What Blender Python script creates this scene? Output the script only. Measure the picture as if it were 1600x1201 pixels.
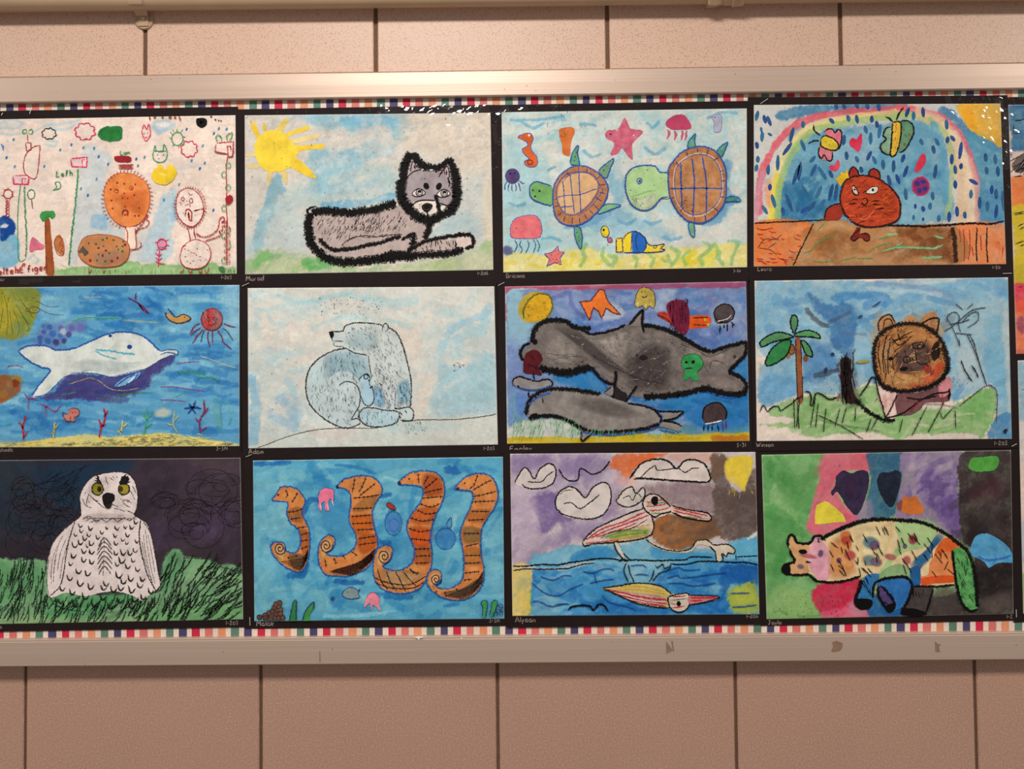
import bpy, math, random
import numpy as np
from mathutils import Vector, Matrix
from mathutils.geometry import tessellate_polygon

for o in list(bpy.data.objects):
    bpy.data.objects.remove(o, do_unlink=True)
scene = bpy.context.scene
COL = scene.collection
random.seed(7)
rng = np.random.default_rng(7)

# ------------------------------------------------------------------ camera
F_PX = 1250.0                       # focal length in pixels of the 1600 wide frame
ZOFF = 1.0                          # height of the board's lower inner edge above the floor
YAW, PITCH, ROLL = 0.00975, 0.02909, -0.01004
CAM = np.array([0.65312, -1.38257, 0.39132 + ZOFF])

def cam_rot(y, p, r):
    cy, sy, cp, sp, cr, sr = math.cos(y), math.sin(y), math.cos(p), math.sin(p), math.cos(r), math.sin(r)
    R0 = np.array([[1, 0, 0], [0, 0, 1], [0, -1, 0]]).T
    Rz = np.array([[cy, -sy, 0], [sy, cy, 0], [0, 0, 1]])
    Rx = np.array([[1, 0, 0], [0, cp, -sp], [0, sp, cp]])
    Rr = np.array([[cr, -sr, 0], [sr, cr, 0], [0, 0, 1]])
    return Rz @ Rx @ R0 @ Rr
ROT = cam_rot(YAW, PITCH, ROLL)
cam_data = bpy.data.cameras.new('camera')
cam_data.sensor_fit = 'HORIZONTAL'
cam_data.sensor_width = 36.0
cam_data.lens = F_PX * 36.0 / 1600.0
cam_data.clip_start = 0.01
cam = bpy.data.objects.new('camera', cam_data)
M = Matrix([[*ROT[i], CAM[i]] for i in range(3)] + [[0, 0, 0, 1]])
cam.matrix_world = M
COL.objects.link(cam)
scene.camera = cam

# ------------------------------------------------------------------ light
world = bpy.data.worlds.new('corridor_ambient')
scene.world = world
world.use_nodes = True
bgn = world.node_tree.nodes['Background']
bgn.inputs['Color'].default_value = (1.0, 0.93, 0.87, 1)
bgn.inputs['Strength'].default_value = 0.17

def fixture(x, y, z, energy, sx, sy, tilt=0.0, color=(1.0, 0.945, 0.885)):
    d = bpy.data.lights.new('ceiling_fixture_offscreen', 'AREA')
    d.shape = 'RECTANGLE'
    d.size, d.size_y = sx, sy
    d.energy = energy
    d.color = color
    o = bpy.data.objects.new('ceiling_fixture_offscreen', d)
    o.location = (x, y, z)
    o.rotation_euler = (tilt, 0, 0)
    COL.objects.link(o)
    return o
# the row of fluorescent fixtures on the corridor ceiling: one shines back from the upper rail, the next brightens its right end
for fx in (0.38, 2.80, -1.95):
    fixture(fx, -1.25, 2.74, 23, 0.66, 0.36)

vs = scene.view_settings
vs.view_transform = 'Standard'
vs.look = 'None'
vs.exposure = 0.66
vs.gamma = 1.0
vs.use_curve_mapping = False
scene.cycles.transparent_max_bounces = 24

# ------------------------------------------------------------------ helpers
def lin(c):
    c = np.asarray(c, float) / 255.0
    return np.where(c <= 0.04045, c / 12.92, ((c + 0.055) / 1.055) ** 2.4)

def wall_xz(px, py, depth=0.0):
    """point of the plane parallel to the wall, `depth` metres in front of it, seen at a photo pixel"""
    px = np.asarray(px, float); py = np.asarray(py, float)
    d = np.stack([(px - 800) / F_PX, -(py - 600.5) / F_PX, -np.ones_like(px)], -1) @ ROT.T
    t = (-depth - CAM[1]) / d[..., 1]
    return CAM[0] + t * d[..., 0], CAM[2] + t * d[..., 2]

def wp(px, py, depth=0.0):
    x, z = wall_xz(px, py, depth)
    return (float(x), -depth, float(z))

def link(o, parent=None, loc=None):
    COL.objects.link(o)
    if parent: o.parent = parent
    if loc is not None: o.location = loc
    return o

def tag(o, label=None, cat=None, group=None, kind=None):
    if label: o['label'] = label
    if cat: o['category'] = cat
    if group: o['group'] = group
    if kind: o['kind'] = kind
    return o

def empty(name, loc):
    o = bpy.data.objects.new(name, None)
    o.empty_display_size = 0.05
    return link(o, None, loc)

def mesh_obj(name, verts, faces, mat, parent=None, loc=None, cols=None, smooth=False):
    me = bpy.data.meshes.new(name)
    me.from_pydata([tuple(map(float, v)) for v in verts], [], [tuple(f) for f in faces])
    if mat: me.materials.append(mat)
    for nm, c in (cols or {}).items():
        a = me.color_attributes.new(nm, 'FLOAT_COLOR', 'POINT')
        a.data.foreach_set('color', np.asarray(c, np.float32).ravel())
    if smooth: me.polygons.foreach_set('use_smooth', [True] * len(me.polygons))
    me.update()
    return link(bpy.data.objects.new(name, me), parent, loc)

def box_geo(x0, x1, y0, y1, z0, z1, bev=0.0):
    """box whose front (low y) face is bevelled"""
    b = bev
    V = [(x0, y1, z0), (x1, y1, z0), (x1, y1, z1), (x0, y1, z1),
         (x0, y0 + b, z0), (x1, y0 + b, z0), (x1, y0 + b, z1), (x0, y0 + b, z1)]
    Fc = [(3, 2, 1, 0), (0, 1, 5, 4), (1, 2, 6, 5), (2, 3, 7, 6), (3, 0, 4, 7)]
    if b > 0:
        V += [(x0 + b, y0, z0 + b), (x1 - b, y0, z0 + b), (x1 - b, y0, z1 - b), (x0 + b, y0, z1 - b)]
        Fc += [(4, 5, 9, 8), (5, 6, 10, 9), (6, 7, 11, 10), (7, 4, 8, 11), (8, 9, 10, 11)]
    else:
        Fc += [(4, 5, 6, 7)]
    return V, Fc

def lathe_x(profile, seg=32, cy=0.0, cz=0.0):
    """profile [(x, r)] turned about an axis parallel to x"""
    V, Fc = [], []
    for x, r in profile:
        for k in range(seg):
            a = 2 * math.pi * k / seg
            V.append((x, cy + r * math.cos(a), cz + r * math.sin(a)))
    n = len(profile)
    for i in range(n - 1):
        for k in range(seg):
            k2 = (k + 1) % seg
            Fc.append((i * seg + k, i * seg + k2, (i + 1) * seg + k2, (i + 1) * seg + k))
    Fc.append(tuple(range(seg))[::-1]); Fc.append(tuple(range((n - 1) * seg, n * seg)))
    return V, Fc

def lathe_y(profile, seg=32, cx=0.0, cz=0.0):
    """profile [(y, r)] turned about an axis parallel to y"""
    V, Fc = [], []
    for y, r in profile:
        for k in range(seg):
            a = 2 * math.pi * k / seg
            V.append((cx + r * math.cos(a), y, cz + r * math.sin(a)))
    n = len(profile)
    for i in range(n - 1):
        for k in range(seg):
            k2 = (k + 1) % seg
            Fc.append((i * seg + k, (i + 1) * seg + k, (i + 1) * seg + k2, i * seg + k2))
    Fc.append(tuple(range(seg))); Fc.append(tuple(range((n - 1) * seg, n * seg))[::-1])
    return V, Fc

# ------------------------------------------------------------------ materials
class NT:
    def __init__(self, name):
        self.m = bpy.data.materials.new(name)
        self.m.use_nodes = True
        self.t = self.m.node_tree
        self.b = self.t.nodes['Principled BSDF']
        self.out = self.t.nodes['Material Output']
    def n(self, typ, **kw):
        nd = self.t.nodes.new(typ)
        for k, v in kw.items():
            if k in nd.inputs: nd.inputs[k].default_value = v
            else: setattr(nd, k, v)
        return nd
    def l(self, a, b): self.t.links.new(a, b)
    def noise(self, scale, detail=3, rough=0.5, vec=None):
        nd = self.n('ShaderNodeTexNoise')
        nd.inputs['Scale'].default_value = scale
        nd.inputs['Detail'].default_value = detail
        nd.inputs['Roughness'].default_value = rough
        self.l(vec or self.coord(), nd.inputs['Vector'])
        return nd.outputs['Fac']
    def coord(self):
        if not hasattr(self, '_c'):
            self._c = self.n('ShaderNodeTexCoord').outputs['Object']
        return self._c
    def ramp(self, src, stops):
        r = self.n('ShaderNodeValToRGB')
        el = r.color_ramp.elements
        while len(el) < len(stops): el.new(0.5)
        for e, (p, c) in zip(el, stops):
            e.position = p
            e.color = (*c, 1) if len(c) == 3 else c
        self.l(src, r.inputs['Fac'])
        return r.outputs['Color']
    def mix(self, fac, a, b, mode='MIX'):
        nd = self.n('ShaderNodeMix', data_type='RGBA', blend_type=mode)
        for sock, v in ((nd.inputs[0], fac), (nd.inputs[6], a), (nd.inputs[7], b)):
            if hasattr(v, 'is_linked'): self.l(v, sock)
            elif isinstance(v, (int, float)): sock.default_value = v
            else: sock.default_value = (*v, 1)
        return nd.outputs[2]
    def math(self, op, a, b=0.0, clamp=False):
        nd = self.n('ShaderNodeMath', operation=op, use_clamp=clamp)
        for i, v in enumerate((a, b)):
            if hasattr(v, 'is_linked'): self.l(v, nd.inputs[i])
            else: nd.inputs[i].default_value = v
        return nd.outputs[0]
    def bump(self, h, strength, dist=0.001):
        nd = self.n('ShaderNodeBump')
        nd.inputs['Strength'].default_value = strength
        nd.inputs['Distance'].default_value = dist
        self.l(h, nd.inputs['Height'])
        return nd.outputs['Normal']
    def set(self, **kw):
        for k, v in kw.items():
            s = self.b.inputs[k.replace('_', ' ')]
            if hasattr(v, 'is_linked'): self.l(v, s)
            elif isinstance(v, (int, float)): s.default_value = v
            else: s.default_value = (*v, 1)
        return self

def t3(c): return tuple(float(x) for x in lin(c))

def mat_block(upper):
    t = NT('speckled_glazed_block' if upper else 'flecked_glazed_block')
    if upper:
        base = t.mix(t.noise(7, 3), t3((217, 183, 162)), t3((208, 174, 152)))
        fine = t.noise(420, 2, 0.6)
        v = t.n('ShaderNodeTexVoronoi', feature='F1'); v.inputs['Scale'].default_value = 560
        t.l(t.coord(), v.inputs['Vector'])
        spot = t.math('LESS_THAN', v.outputs['Distance'], 0.36)
        sep = t.n('ShaderNodeSeparateColor'); t.l(v.outputs['Color'], sep.inputs[0])
        keep = t.math('GREATER_THAN', sep.outputs[0], 0.62)
        spot = t.math('MULTIPLY', spot, keep)
        base = t.mix(t.math('MULTIPLY', spot, 0.8), base, t3((140, 96, 70)))
        t.set(Base_Color=base, Roughness=0.40, Specular_IOR_Level=0.35, Normal=t.bump(fine, 0.3, 0.0006))
    else:
        base = t.mix(t.noise(8, 3), t3((184, 145, 125)), t3((174, 136, 118)))
        worm = t.noise(360, 4, 0.7)
        base = t.mix(t.ramp(worm, [(0.50, (0, 0, 0)), (0.70, (0.75, 0.75, 0.75))]), base, t3((216, 178, 154)))
        base = t.mix(t.ramp(worm, [(0.30, (0.5, 0.5, 0.5)), (0.46, (0, 0, 0))]), base, t3((146, 108, 92)))
        t.set(Base_Color=base, Roughness=0.5, Specular_IOR_Level=0.3, Normal=t.bump(worm, 0.3, 0.0006))
    return t.m

def mat_simple(name, c, rough=0.6, metal=0.0, var=0.08, scale=60, bump=0.0, spec=0.4):
    t = NT(name)
    c = np.asarray(c, float)
    base = t.mix(t.noise(scale, 4), t3(np.clip(c * (1 - var), 0, 255)), t3(np.clip(c * (1 + var), 0, 255)))
    t.set(Base_Color=base, Roughness=rough, Metallic=metal, Specular_IOR_Level=spec)
    if bump: t.set(Normal=t.bump(t.noise(scale * 6, 3), bump, 0.001))
    return t.m

def mat_rail():
    t = NT('brushed_aluminium')
    mp = t.n('ShaderNodeMapping'); mp.inputs['Scale'].default_value = (1.2, 60, 420)
    t.l(t.coord(), mp.inputs['Vector'])
    st = t.noise(1.0, 4, 0.6, mp.outputs['Vector'])
    big = t.noise(3.0, 3)
    base = t.mix(st, t3((188, 164, 148)), t3((206, 182, 164)))
    base = t.mix(t.math('MULTIPLY', big, 0.35), base, t3((198, 172, 154)))
    v = t.n('ShaderNodeTexVoronoi'); v.inputs['Scale'].default_value = 38
    t.l(t.coord(), v.inputs['Vector'])
    sp = t.math('MULTIPLY', t.math('LESS_THAN', v.outputs['Distance'], 0.045), 0.6)
    base = t.mix(sp, base, t3((92, 72, 62)))
    t.set(Base_Color=base, Metallic=0.38, Roughness=t.math('ADD', t.math('MULTIPLY', st, 0.16), 0.36),
          Anisotropic=0.0, Normal=t.bump(st, 0.40, 0.0004))
    return t.m

def coat(t, w=0.07, rough=0.10, strength=0.45):
    """laminating film: a clear wrinkled gloss over the paper"""
    h = t.noise(55, 3, 0.55)
    nd = t.bump(h, strength, 0.006)
    t.b.inputs['Coat Weight'].default_value = w
    t.b.inputs['Coat Roughness'].default_value = rough
    t.b.inputs['Coat IOR'].default_value = 1.45
    t.l(nd, t.b.inputs['Coat Normal'])

def mat_sheet():
    t = NT('watercolour_sheet')
    a = t.n('ShaderNodeVertexColor', layer_name='Col')
    n1 = t.noise(260, 3, 0.6)
    g = t.ramp(n1, [(0.25, (0.95, 0.95, 0.95)), (0.75, (1.05, 1.05, 1.05))])
    c = t.mix(1.0, a.outputs['Color'], g, 'MULTIPLY')
    t.set(Base_Color=c, Roughness=0.65, Specular_IOR_Level=0.12)
    coat(t)
    return t.m

def mat_paint():
    t = NT('paint_and_crayon')
    a = t.n('ShaderNodeVertexColor', layer_name='Col')
    b = t.n('ShaderNodeVertexColor', layer_name='Tone')
    m = t.ramp(t.noise(85, 4, 0.6), [(0.36, (0, 0, 0)), (0.64, (1, 1, 1))])
    c = t.mix(m, a.outputs['Color'], b.outputs['Color'])
    pool = t.ramp(t.noise(34, 5, 0.62), [(0.34, (0.80, 0.80, 0.80)), (0.50, (1.0, 1.0, 1.0)), (0.66, (1.13, 1.13, 1.13))])
    c = t.mix(1.0, c, pool, 'MULTIPLY')
    grain = t.noise(700, 2, 0.55)
    g = t.ramp(grain, [(0.3, (0.93, 0.93, 0.93)), (0.7, (1.06, 1.06, 1.06))])
    c = t.mix(1.0, c, g, 'MULTIPLY')
    t.set(Base_Color=c, Roughness=0.65, Specular_IOR_Level=0.12)
    coat(t)
    al = t.math('SUBTRACT', t.math('MULTIPLY', a.outputs['Alpha'], 1.0), grain)
    al = t.math('MULTIPLY', al, 7.0, clamp=True)
    soft = t.math('MULTIPLY', a.outputs['Alpha'], t.math('ADD', t.noise(140, 3), 0.55), clamp=True)
    fm = t.n('ShaderNodeMix', data_type='FLOAT')
    t.l(b.outputs['Alpha'], fm.inputs[0]); t.l(soft, fm.inputs[2]); t.l(al, fm.inputs[3])
    t.l(fm.outputs[0], t.b.inputs['Alpha'])
    return t.m

def mat_mount():
    t = NT('black_construction_paper')
    c = t.mix(t.noise(40, 4), t3((22, 12, 12)), t3((33, 20, 20)))
    t.set(Base_Color=c, Roughness=0.75, Specular_IOR_Level=0.2)
    coat(t, 0.04, 0.10, 0.5)
    return t.m

def mat_border():
    t = NT('marker_striped_border')
    a = t.n('ShaderNodeVertexColor', layer_name='Col')
    g = t.ramp(t.noise(700, 3, 0.6), [(0.3, (0.84, 0.84, 0.84)), (0.7, (1.12, 1.12, 1.12))])
    t.set(Base_Color=t.mix(1.0, a.outputs['Color'], g, 'MULTIPLY'), Roughness=0.6, Specular_IOR_Level=0.3)
    return t.m

def mat_film():
    t = NT('clear_film')
    tr = t.n('ShaderNodeBsdfTransparent')
    gl = t.n('ShaderNodeBsdfGlossy'); gl.inputs['Roughness'].default_value = 0.05
    mx = t.n('ShaderNodeMixShader'); mx.inputs[0].default_value = 0.055
    t.l(tr.outputs[0], mx.inputs[1]); t.l(gl.outputs[0], mx.inputs[2])
    t.l(mx.outputs[0], t.out.inputs['Surface'])
    return t.m

MAT = {
    'block': mat_block(True),
    'low_block': mat_block(False),
    'mortar': mat_simple('brown_mortar', (112, 84, 66), 0.95, 0, 0.25, 260, 0.6),
    'rail': mat_rail(),
    'cork': mat_simple('black_backing_paper', (26, 18, 18), 0.85, 0, 0.2, 100, 0.2),
    'pipe': mat_simple('painted_conduit', (184, 154, 124), 0.42, 0, 0.05, 14),
    'screw': mat_simple('screw_steel', (200, 178, 150), 0.35, 0.6, 0.05, 60),
    'staple': mat_simple('staple_steel', (225, 220, 212), 0.3, 0.5, 0.03, 60),
    'residue': mat_simple('tape_residue', (140, 110, 88), 0.7, 0, 0.18, 240),
    'white_scrap': mat_simple('white_paper_scrap', (245, 240, 230), 0.6, 0, 0.03, 60),
    'sheet': mat_sheet(),
    'paint': mat_paint(),
    'mount': mat_mount(),
    'border': mat_border(),
    'film': mat_film(),
}

# ------------------------------------------------------------------ the wall
BW, BH, JT = 0.4064, 0.2032, 0.0072
Z0C = -0.0385 + ZOFF                 # a course boundary, hidden behind the board's lower rail
XMIN, XMAX = -1.20, 2.50
V, Fc = box_geo(XMIN, XMAX, 0.0035, 0.12, Z0C - 2 * BH, Z0C + 7 * BH)
wall = tag(mesh_obj('wall_back', V, Fc, MAT['mortar']), 'tan glazed block wall with brown mortar joints', None, None, 'structure')
bm_cache = {}
def block_mesh(w, h, mat):
    key = (round(w, 4), round(h, 4), mat)
    if key not in bm_cache:
        V, Fc = box_geo(-w / 2, w / 2, 0.0, 0.05, -h / 2, h / 2, 0.0016)
        me = bpy.data.meshes.new('block')
        me.from_pydata(V, [], Fc); me.materials.append(MAT[mat]); me.update()
        bm_cache[key] = me
    return bm_cache[key]
for course in (-1, 0, 6, 7):
    zc = Z0C + (course - 0.5) * BH
    off = 0.5 if course in (0, 7) else 0.0
    for k in range(-4, 8):
        x0 = max((k + off) * BW, XMIN); x1 = min((k + 1 + off) * BW, XMAX)
        if x1 - x0 < 0.03: continue
        jt = JT if course > 0 else 0.0056
        o = bpy.data.objects.new('block', block_mesh(x1 - x0 - jt, BH - 0.006, 'block' if course > 0 else 'low_block'))
        link(o, wall, ((x0 + x1) / 2 + 0.0006 * math.sin(k * 3.1), 0.0006 * math.sin(k * 1.7 + course), zc))

# ------------------------------------------------------------------ bulletin board
DF = 0.0145; DB = 0.0225                          # how far the rails stand off the blocks
def edge_z(pts, depth):
    return float(np.mean([wall_xz(x, y, depth)[1] for x, y in pts]))
zt1 = edge_z([(0, 121), (400, 115), (800, 109), (1200, 103), (1600, 97)], DF)
zt0 = edge_z([(0, 160), (400, 156), (800, 150), (1200, 143), (1600, 138)], DF)
zb1 = edge_z([(0, 1000), (400, 996), (800, 992.5), (1200, 991), (1600, 990)], DB)
zb0 = edge_z([(0, 1043.5), (400, 1039), (800, 1035), (1200, 1033), (1600, 1031.5)], DB)
board = tag(empty('bulletin_board', (0.65, 0, zb0)), 'long wall bulletin board framed by brushed aluminium rails', 'bulletin board')
BX0, BX1 = -1.10, 2.40
V, Fc = box_geo(BX0 - 0.65, BX1 - 0.65, -0.0038, -0.0002, 0.01, zt1 - zb0 - 0.01)
mesh_obj('backing_panel', V, Fc, MAT['cork'], board)
def rail(z0, z1, lip_low, DF):
    """extruded aluminium profile: flat face, rolled edges and a thin lip towards the panel"""
    h = z1 - z0
    pr = [(-0.0002, z0 + 0.001), (-DF + 0.003, z0), (-DF + 0.0012, z0 + 0.0005), (-DF, z0 + 0.002),
          (-DF - 0.0004, z0 + h * 0.5), (-DF, z1 - 0.002), (-DF + 0.0012, z1 - 0.0005), (-DF + 0.003, z1), (-0.0002, z1 - 0.001)]
    if lip_low == 'up':
        pr = pr[:5] + [(-DF, z1 - 0.0045), (-DF + 0.0015, z1 - 0.0038), (-DF + 0.0016, z1 - 0.001), (-DF + 0.003, z1), (-0.0002, z1 - 0.001)]
    n = len(pr); V, Fc = [], []
    xs = np.linspace(BX0 - 0.65, BX1 - 0.65, 15)
    for x in xs: V += [(x, y, z) for y, z in pr]
    for i in range(len(xs) - 1):
        for k in range(n):
            k2 = (k + 1) % n
            Fc.append((i * n + k, i * n + k2, (i + 1) * n + k2, (i + 1) * n + k))
    Fc.append(tuple(range(n))[::-1]); Fc.append(tuple(range((len(xs) - 1) * n, len(xs) * n)))
    return V, Fc
V, Fc = rail(zt0 - zb0, zt1 - zb0, '', DF)
mesh_obj('frame_rail', V, Fc, MAT['rail'], board)
V, Fc = rail(0, zb1 - zb0, 'up', DB)
low_rail = mesh_obj('frame_rail', V, Fc, MAT['rail'], board)
def flat_patch(name, pts, depth, mat, parent, th=0.00025):
    w = [wp(x, y, depth) for x, y in pts]
    pl = parent.matrix_world.translation if parent else Vector((0, 0, 0))
    n = len(w)
    V = [(a[0], a[1], a[2]) for a in w] + [(a[0], a[1] + th, a[2]) for a in w]
    ox, oy, oz = board.location if parent in (board, low_rail) else (0, 0, 0)
    V = [(a - ox, b - oy, c - oz) for a, b, c in V]
    Fc = [tuple(range(n))] + [(i, (i + 1) % n, n + (i + 1) % n, n + i) for i in range(n)]
    return mesh_obj(name, V, Fc, mat, parent)
DR = DB + 0.0008
for pts in ([(1300, 1003), (1307, 1001), (1316, 1004), (1317, 1010), (1313, 1016), (1304, 1018), (1299, 1017), (1302, 1010)],
            [(1461, 1002), (1466, 1006), (1470, 1006), (1467, 1011), (1469, 1018), (1462, 1018)],
            [(1041, 1002), (1048, 1011), (1051, 1016), (1041, 1021)],
            [(1049, 1001), (1051, 1001), (1053.5, 1017), (1051.5, 1017)],
            [(499, 1017), (500.2, 1017), (500.4, 1034), (499.2, 1034)]):
    flat_patch('tape_residue', pts, DR, MAT['residue'], low_rail)
for pts in ([(648, 995), (654, 993.6), (661, 994.5), (660, 996), (655.5, 996.5), (655, 999), (653, 999), (652.5, 996.5), (648, 996)],
            [(720, 996), (722, 996), (722, 998), (720, 998)]):
    flat_patch('paper_scrap', pts, DR, MAT['white_scrap'], low_rail)

# ------------------------------------------------------------------ striped paper border
WHITE = (232, 214, 200)
SEQ = [(205, 42, 72), (214, 118, 112), (226, 150, 112), (92, 130, 112), (74, 68, 108)]
def border(name, label, phase, period, ya, yb, depth, jag):
    """a band printed with alternating colour and white squares; ya, yb give its edges along the photo"""
    xs, cs = [], []
    x = phase - 6 * period
    k = 0
    while x < 1600 + 6 * period:
        i = k % 5
        for f0, f1, c in ((0.0, 0.1, SEQ[i]), (0.1, 0.2, WHITE)):
            xs.append((x + period * (f0 + k % 5 * 0.2) * 1.0, x + period * (f1 + k % 5 * 0.2), c))
        k += 1
        if k % 5 == 0: x += period
    V, Fc, C = [], [], []
    for j, (a, b, c) in enumerate(xs):
        a += random.uniform(-.8, .8); b = xs[j + 1][0] if False else b + random.uniform(-.4, .4)
        if c is not WHITE: a -= 0.8; b += 0.8
        dd = depth + (0.00012 if c is not WHITE else 0)
        if c is WHITE: a -= 1.5; b += 1.5
        n = len(V)
        V += [wp(a, ya(a), dd), wp(b, ya(b), dd), wp(b, yb(b), dd), wp(a, yb(a), dd)]
        V += [(p[0], -(depth - 0.0004), p[2]) for p in V[-4:]]
        Fc += [(n + 3, n + 2, n + 1, n), (n, n + 1, n + 5, n + 4), (n + 1, n + 2, n + 6, n + 5), (n + 2, n + 3, n + 7, n + 6), (n + 3, n, n + 4, n + 7)]
        v = random.uniform(0.93, 1.05)
        C += [(*np.clip(lin(np.array(c)) * v, 0, 1), 1)] * 8
    return tag(mesh_obj(name, V, Fc, MAT['border'], None, None, {'Col': C}), label, 'border strip', 'striped border strips')
yi = lambda tab: (lambda x: float(np.interp(x, [t[0] for t in tab], [t[1] for t in tab])))
border('border_strip', 'striped paper border under the upper aluminium rail', 30, 100.07,
       yi([(-600, 160), (0, 159), (400, 154), (800, 149), (1200, 141), (1600, 134), (2200, 130)]),
       yi([(-600, 196), (0, 193), (800, 184), (1600, 176), (2200, 172)]), 0.0046, 1)
border('border_strip', 'striped paper border along the lower aluminium rail', -5, 102.0,
       yi([(-600, 962), (0, 962), (400, 956), (800, 952), (1600, 950), (2200, 950)]),
       yi([(-600, 1003), (0, 1000.2), (200, 998.5), (400, 996), (800, 991.6), (1200, 989), (1600, 988), (2200, 988)]), 0.0066, 1)

# ------------------------------------------------------------------ conduit along the top
PR = 0.0145; PD = 0.0230             # radius, distance of its axis from the wall
def pipe_axis(px, pyb):              # axis height from its lower silhouette
    return wall_xz(px, pyb, PD)[1] + PR * 1.02
xa, za = wall_xz(100, 17, PD)[0], pipe_axis(100, 17.2)
xb, zb = wall_xz(1250, 4, PD)[0], pipe_axis(1250, 4.0)
slope = (zb - za) / (xb - xa)
def axis_z(x): return za + slope * (x - xa)
cx0 = (XMIN + XMAX) / 2
conduit = tag(empty('conduit_pipe', (cx0, -PD, axis_z(cx0))), 'beige painted conduit pipe running above the board', 'pipe')
V, Fc = lathe_x([(XMIN - cx0, PR), (XMAX - cx0, PR)], 40)
V = [(x, y, z + slope * x) for x, y, z in V]
mesh_obj('pipe', V, Fc, MAT['pipe'], conduit, smooth=True)
# one-hole strap over the pipe with its backing disc
sx, sz = wall_xz(224.8, 31, 0.004)
sx = float(sx); sz = float(sz)
def loc_c(v): return (v[0] - cx0, v[1] + PD, v[2] - axis_z(cx0))
V, Fc = lathe_y([(0.0, 0.0162), (-0.0030, 0.0162), (-0.0042, 0.0152), (-0.0042, 0.001)], 40, sx, sz)
strap = mesh_obj('strap_backing_disc', [loc_c(v) for v in V], Fc, MAT['pipe'], conduit)
ax = axis_z(sx)
R2 = PR + 0.0016
path = []
for k in range(13):
    a = math.radians(-20 + k * 12.5) # angle from straight up, turning to the front and down
    path.append((-PD - R2 * math.sin(a), ax + R2 * math.cos(a), 0.0120, 0.0))
path = [p for p in path if p[0] < -0.008]
zb_ = path[-1][1]
path += [(-0.0135, zb_ - 0.004, 0.0112, -0.0005), (-0.0090, zb_ - 0.0075, 0.0098, -0.0008), (-0.0066, sz + 0.006, 0.0090, 0),
         (-0.0060, sz, 0.0088, 0), (-0.0060, sz - 0.0115, 0.0088, 0)]
V, Fc = [], []
for y, z, hw, xo in path:
    V += [(sx + xo - hw, y, z), (sx + xo + hw, y, z), (sx + xo + hw, y + 0.0014, z), (sx + xo - hw, y + 0.0014, z)]
for i in range(len(path) - 1):
    for k in range(4):
        Fc.append((i * 4 + k, (i + 1) * 4 + k, (i + 1) * 4 + (k + 1) % 4, i * 4 + (k + 1) % 4))
Fc += [(0, 1, 2, 3), tuple(range(len(V) - 4, len(V)))[::-1]]
sp = mesh_obj('strap', [loc_c(v) for v in V], Fc, MAT['pipe'], conduit)
V, Fc = lathe_y([(-0.0058, 0.0044), (-0.0074, 0.0043), (-0.0086, 0.0030), (-0.0090, 0.0014), (-0.0078, 0.0010)], 24, sx - 0.0005, sz + 0.0030)
mesh_obj('screw', [loc_c(v) for v in V], Fc, MAT['screw'], sp)
# compression coupling: two hexagonal nuts on a ribbed sleeve
def nut(px0, px1, r, seg=6, rot=0.3):
    x0 = float(wall_xz(px0, 5, PD)[0]); x1 = float(wall_xz(px1, 5, PD)[0]); zc = axis_z((x0 + x1) / 2)
    V, Fc = lathe_x([(x0, r * 0.86), (x0 + 0.003, r), (x1 - 0.006, r * 0.98), (x1, r * 0.88)], seg, -PD, zc)
    c, s = math.cos(rot), math.sin(rot)
    V = [(x, -PD + (y + PD) * c - (z - zc) * s, zc + (y + PD) * s + (z - zc) * c) for x, y, z in V]
    return [loc_c(v) for v in V], Fc
x0 = float(wall_xz(1122, 5, PD)[0]); x1 = float(wall_xz(1146, 5, PD)[0])
V, Fc = lathe_x([(x0, PR + .001), (x0 + .001, PR + .0022), (x0 + .006, PR + .0022), (x0 + .007, PR + .0014), (x0 + .010, PR + .0014),
                 (x0 + .011, PR + .0026), (x1 - .001, PR + .0026), (x1, PR + .001)], 32, -PD, axis_z((x0 + x1) / 2))
mesh_obj('coupling_sleeve', [loc_c(v) for v in V], Fc, MAT['pipe'], conduit)
mesh_obj('compression_nut', *nut(1105, 1125, PR + 0.0068, 6, 0.25), MAT['pipe'], conduit)
mesh_obj('compression_nut', *nut(1142, 1162, PR + 0.0062, 6, 0.55), MAT['pipe'], conduit)

# ------------------------------------------------------------------ painting kit
_f = np.fft.fftfreq(512)
_r = np.sqrt(_f[:, None] ** 2 + _f[None, :] ** 2); _r[0, 0] = 1
def _noise(cut, beta):
    sp = np.fft.fft2(rng.standard_normal((512, 512))) * np.exp(-(_r / cut) ** 2) / np.maximum(_r, 0.004) ** beta
    sp[0, 0] = 0
    a = np.real(np.fft.ifft2(sp)); a = (a - a.mean()) / a.std()
    return a
NOISE = _noise(0.12, 1.0)            # about 20 cells across, standard deviation one

def pts(s):
    if not isinstance(s, str): return np.array(s, float)
    return np.array([[float(v) for v in p.split(',')] for p in s.split()])

def smooth_path(P, closed=False, step=5.0):
    """Catmull-Rom through the points, resampled at about `step`"""
    P = np.asarray(P, float)
    n = len(P)
    if n < 3 and not closed:
        d = max(2, int(np.hypot(*(P[-1] - P[0])) / step) + 1)
        return P[0] + (P[-1] - P[0]) * np.linspace(0, 1, d)[:, None]
    out = []
    for i in range(n if closed else n - 1):
        p0 = P[(i - 1) % n] if closed or i > 0 else P[0]
        p1, p2 = P[i], P[(i + 1) % n]
        p3 = P[(i + 2) % n] if closed or i + 2 < n else P[-1]
        d = max(1, int(np.hypot(*(p2 - p1)) / step))
        t = (np.arange(d) / d)[:, None]
        out.append(0.5 * (2 * p1 + (p2 - p0) * t + (2 * p0 - 5 * p1 + 4 * p2 - p3) * t ** 2 + (3 * p1 - p0 - 3 * p2 + p3) * t ** 3))
    if not closed: out.append(P[-1:])
    return np.concatenate(out)

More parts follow.
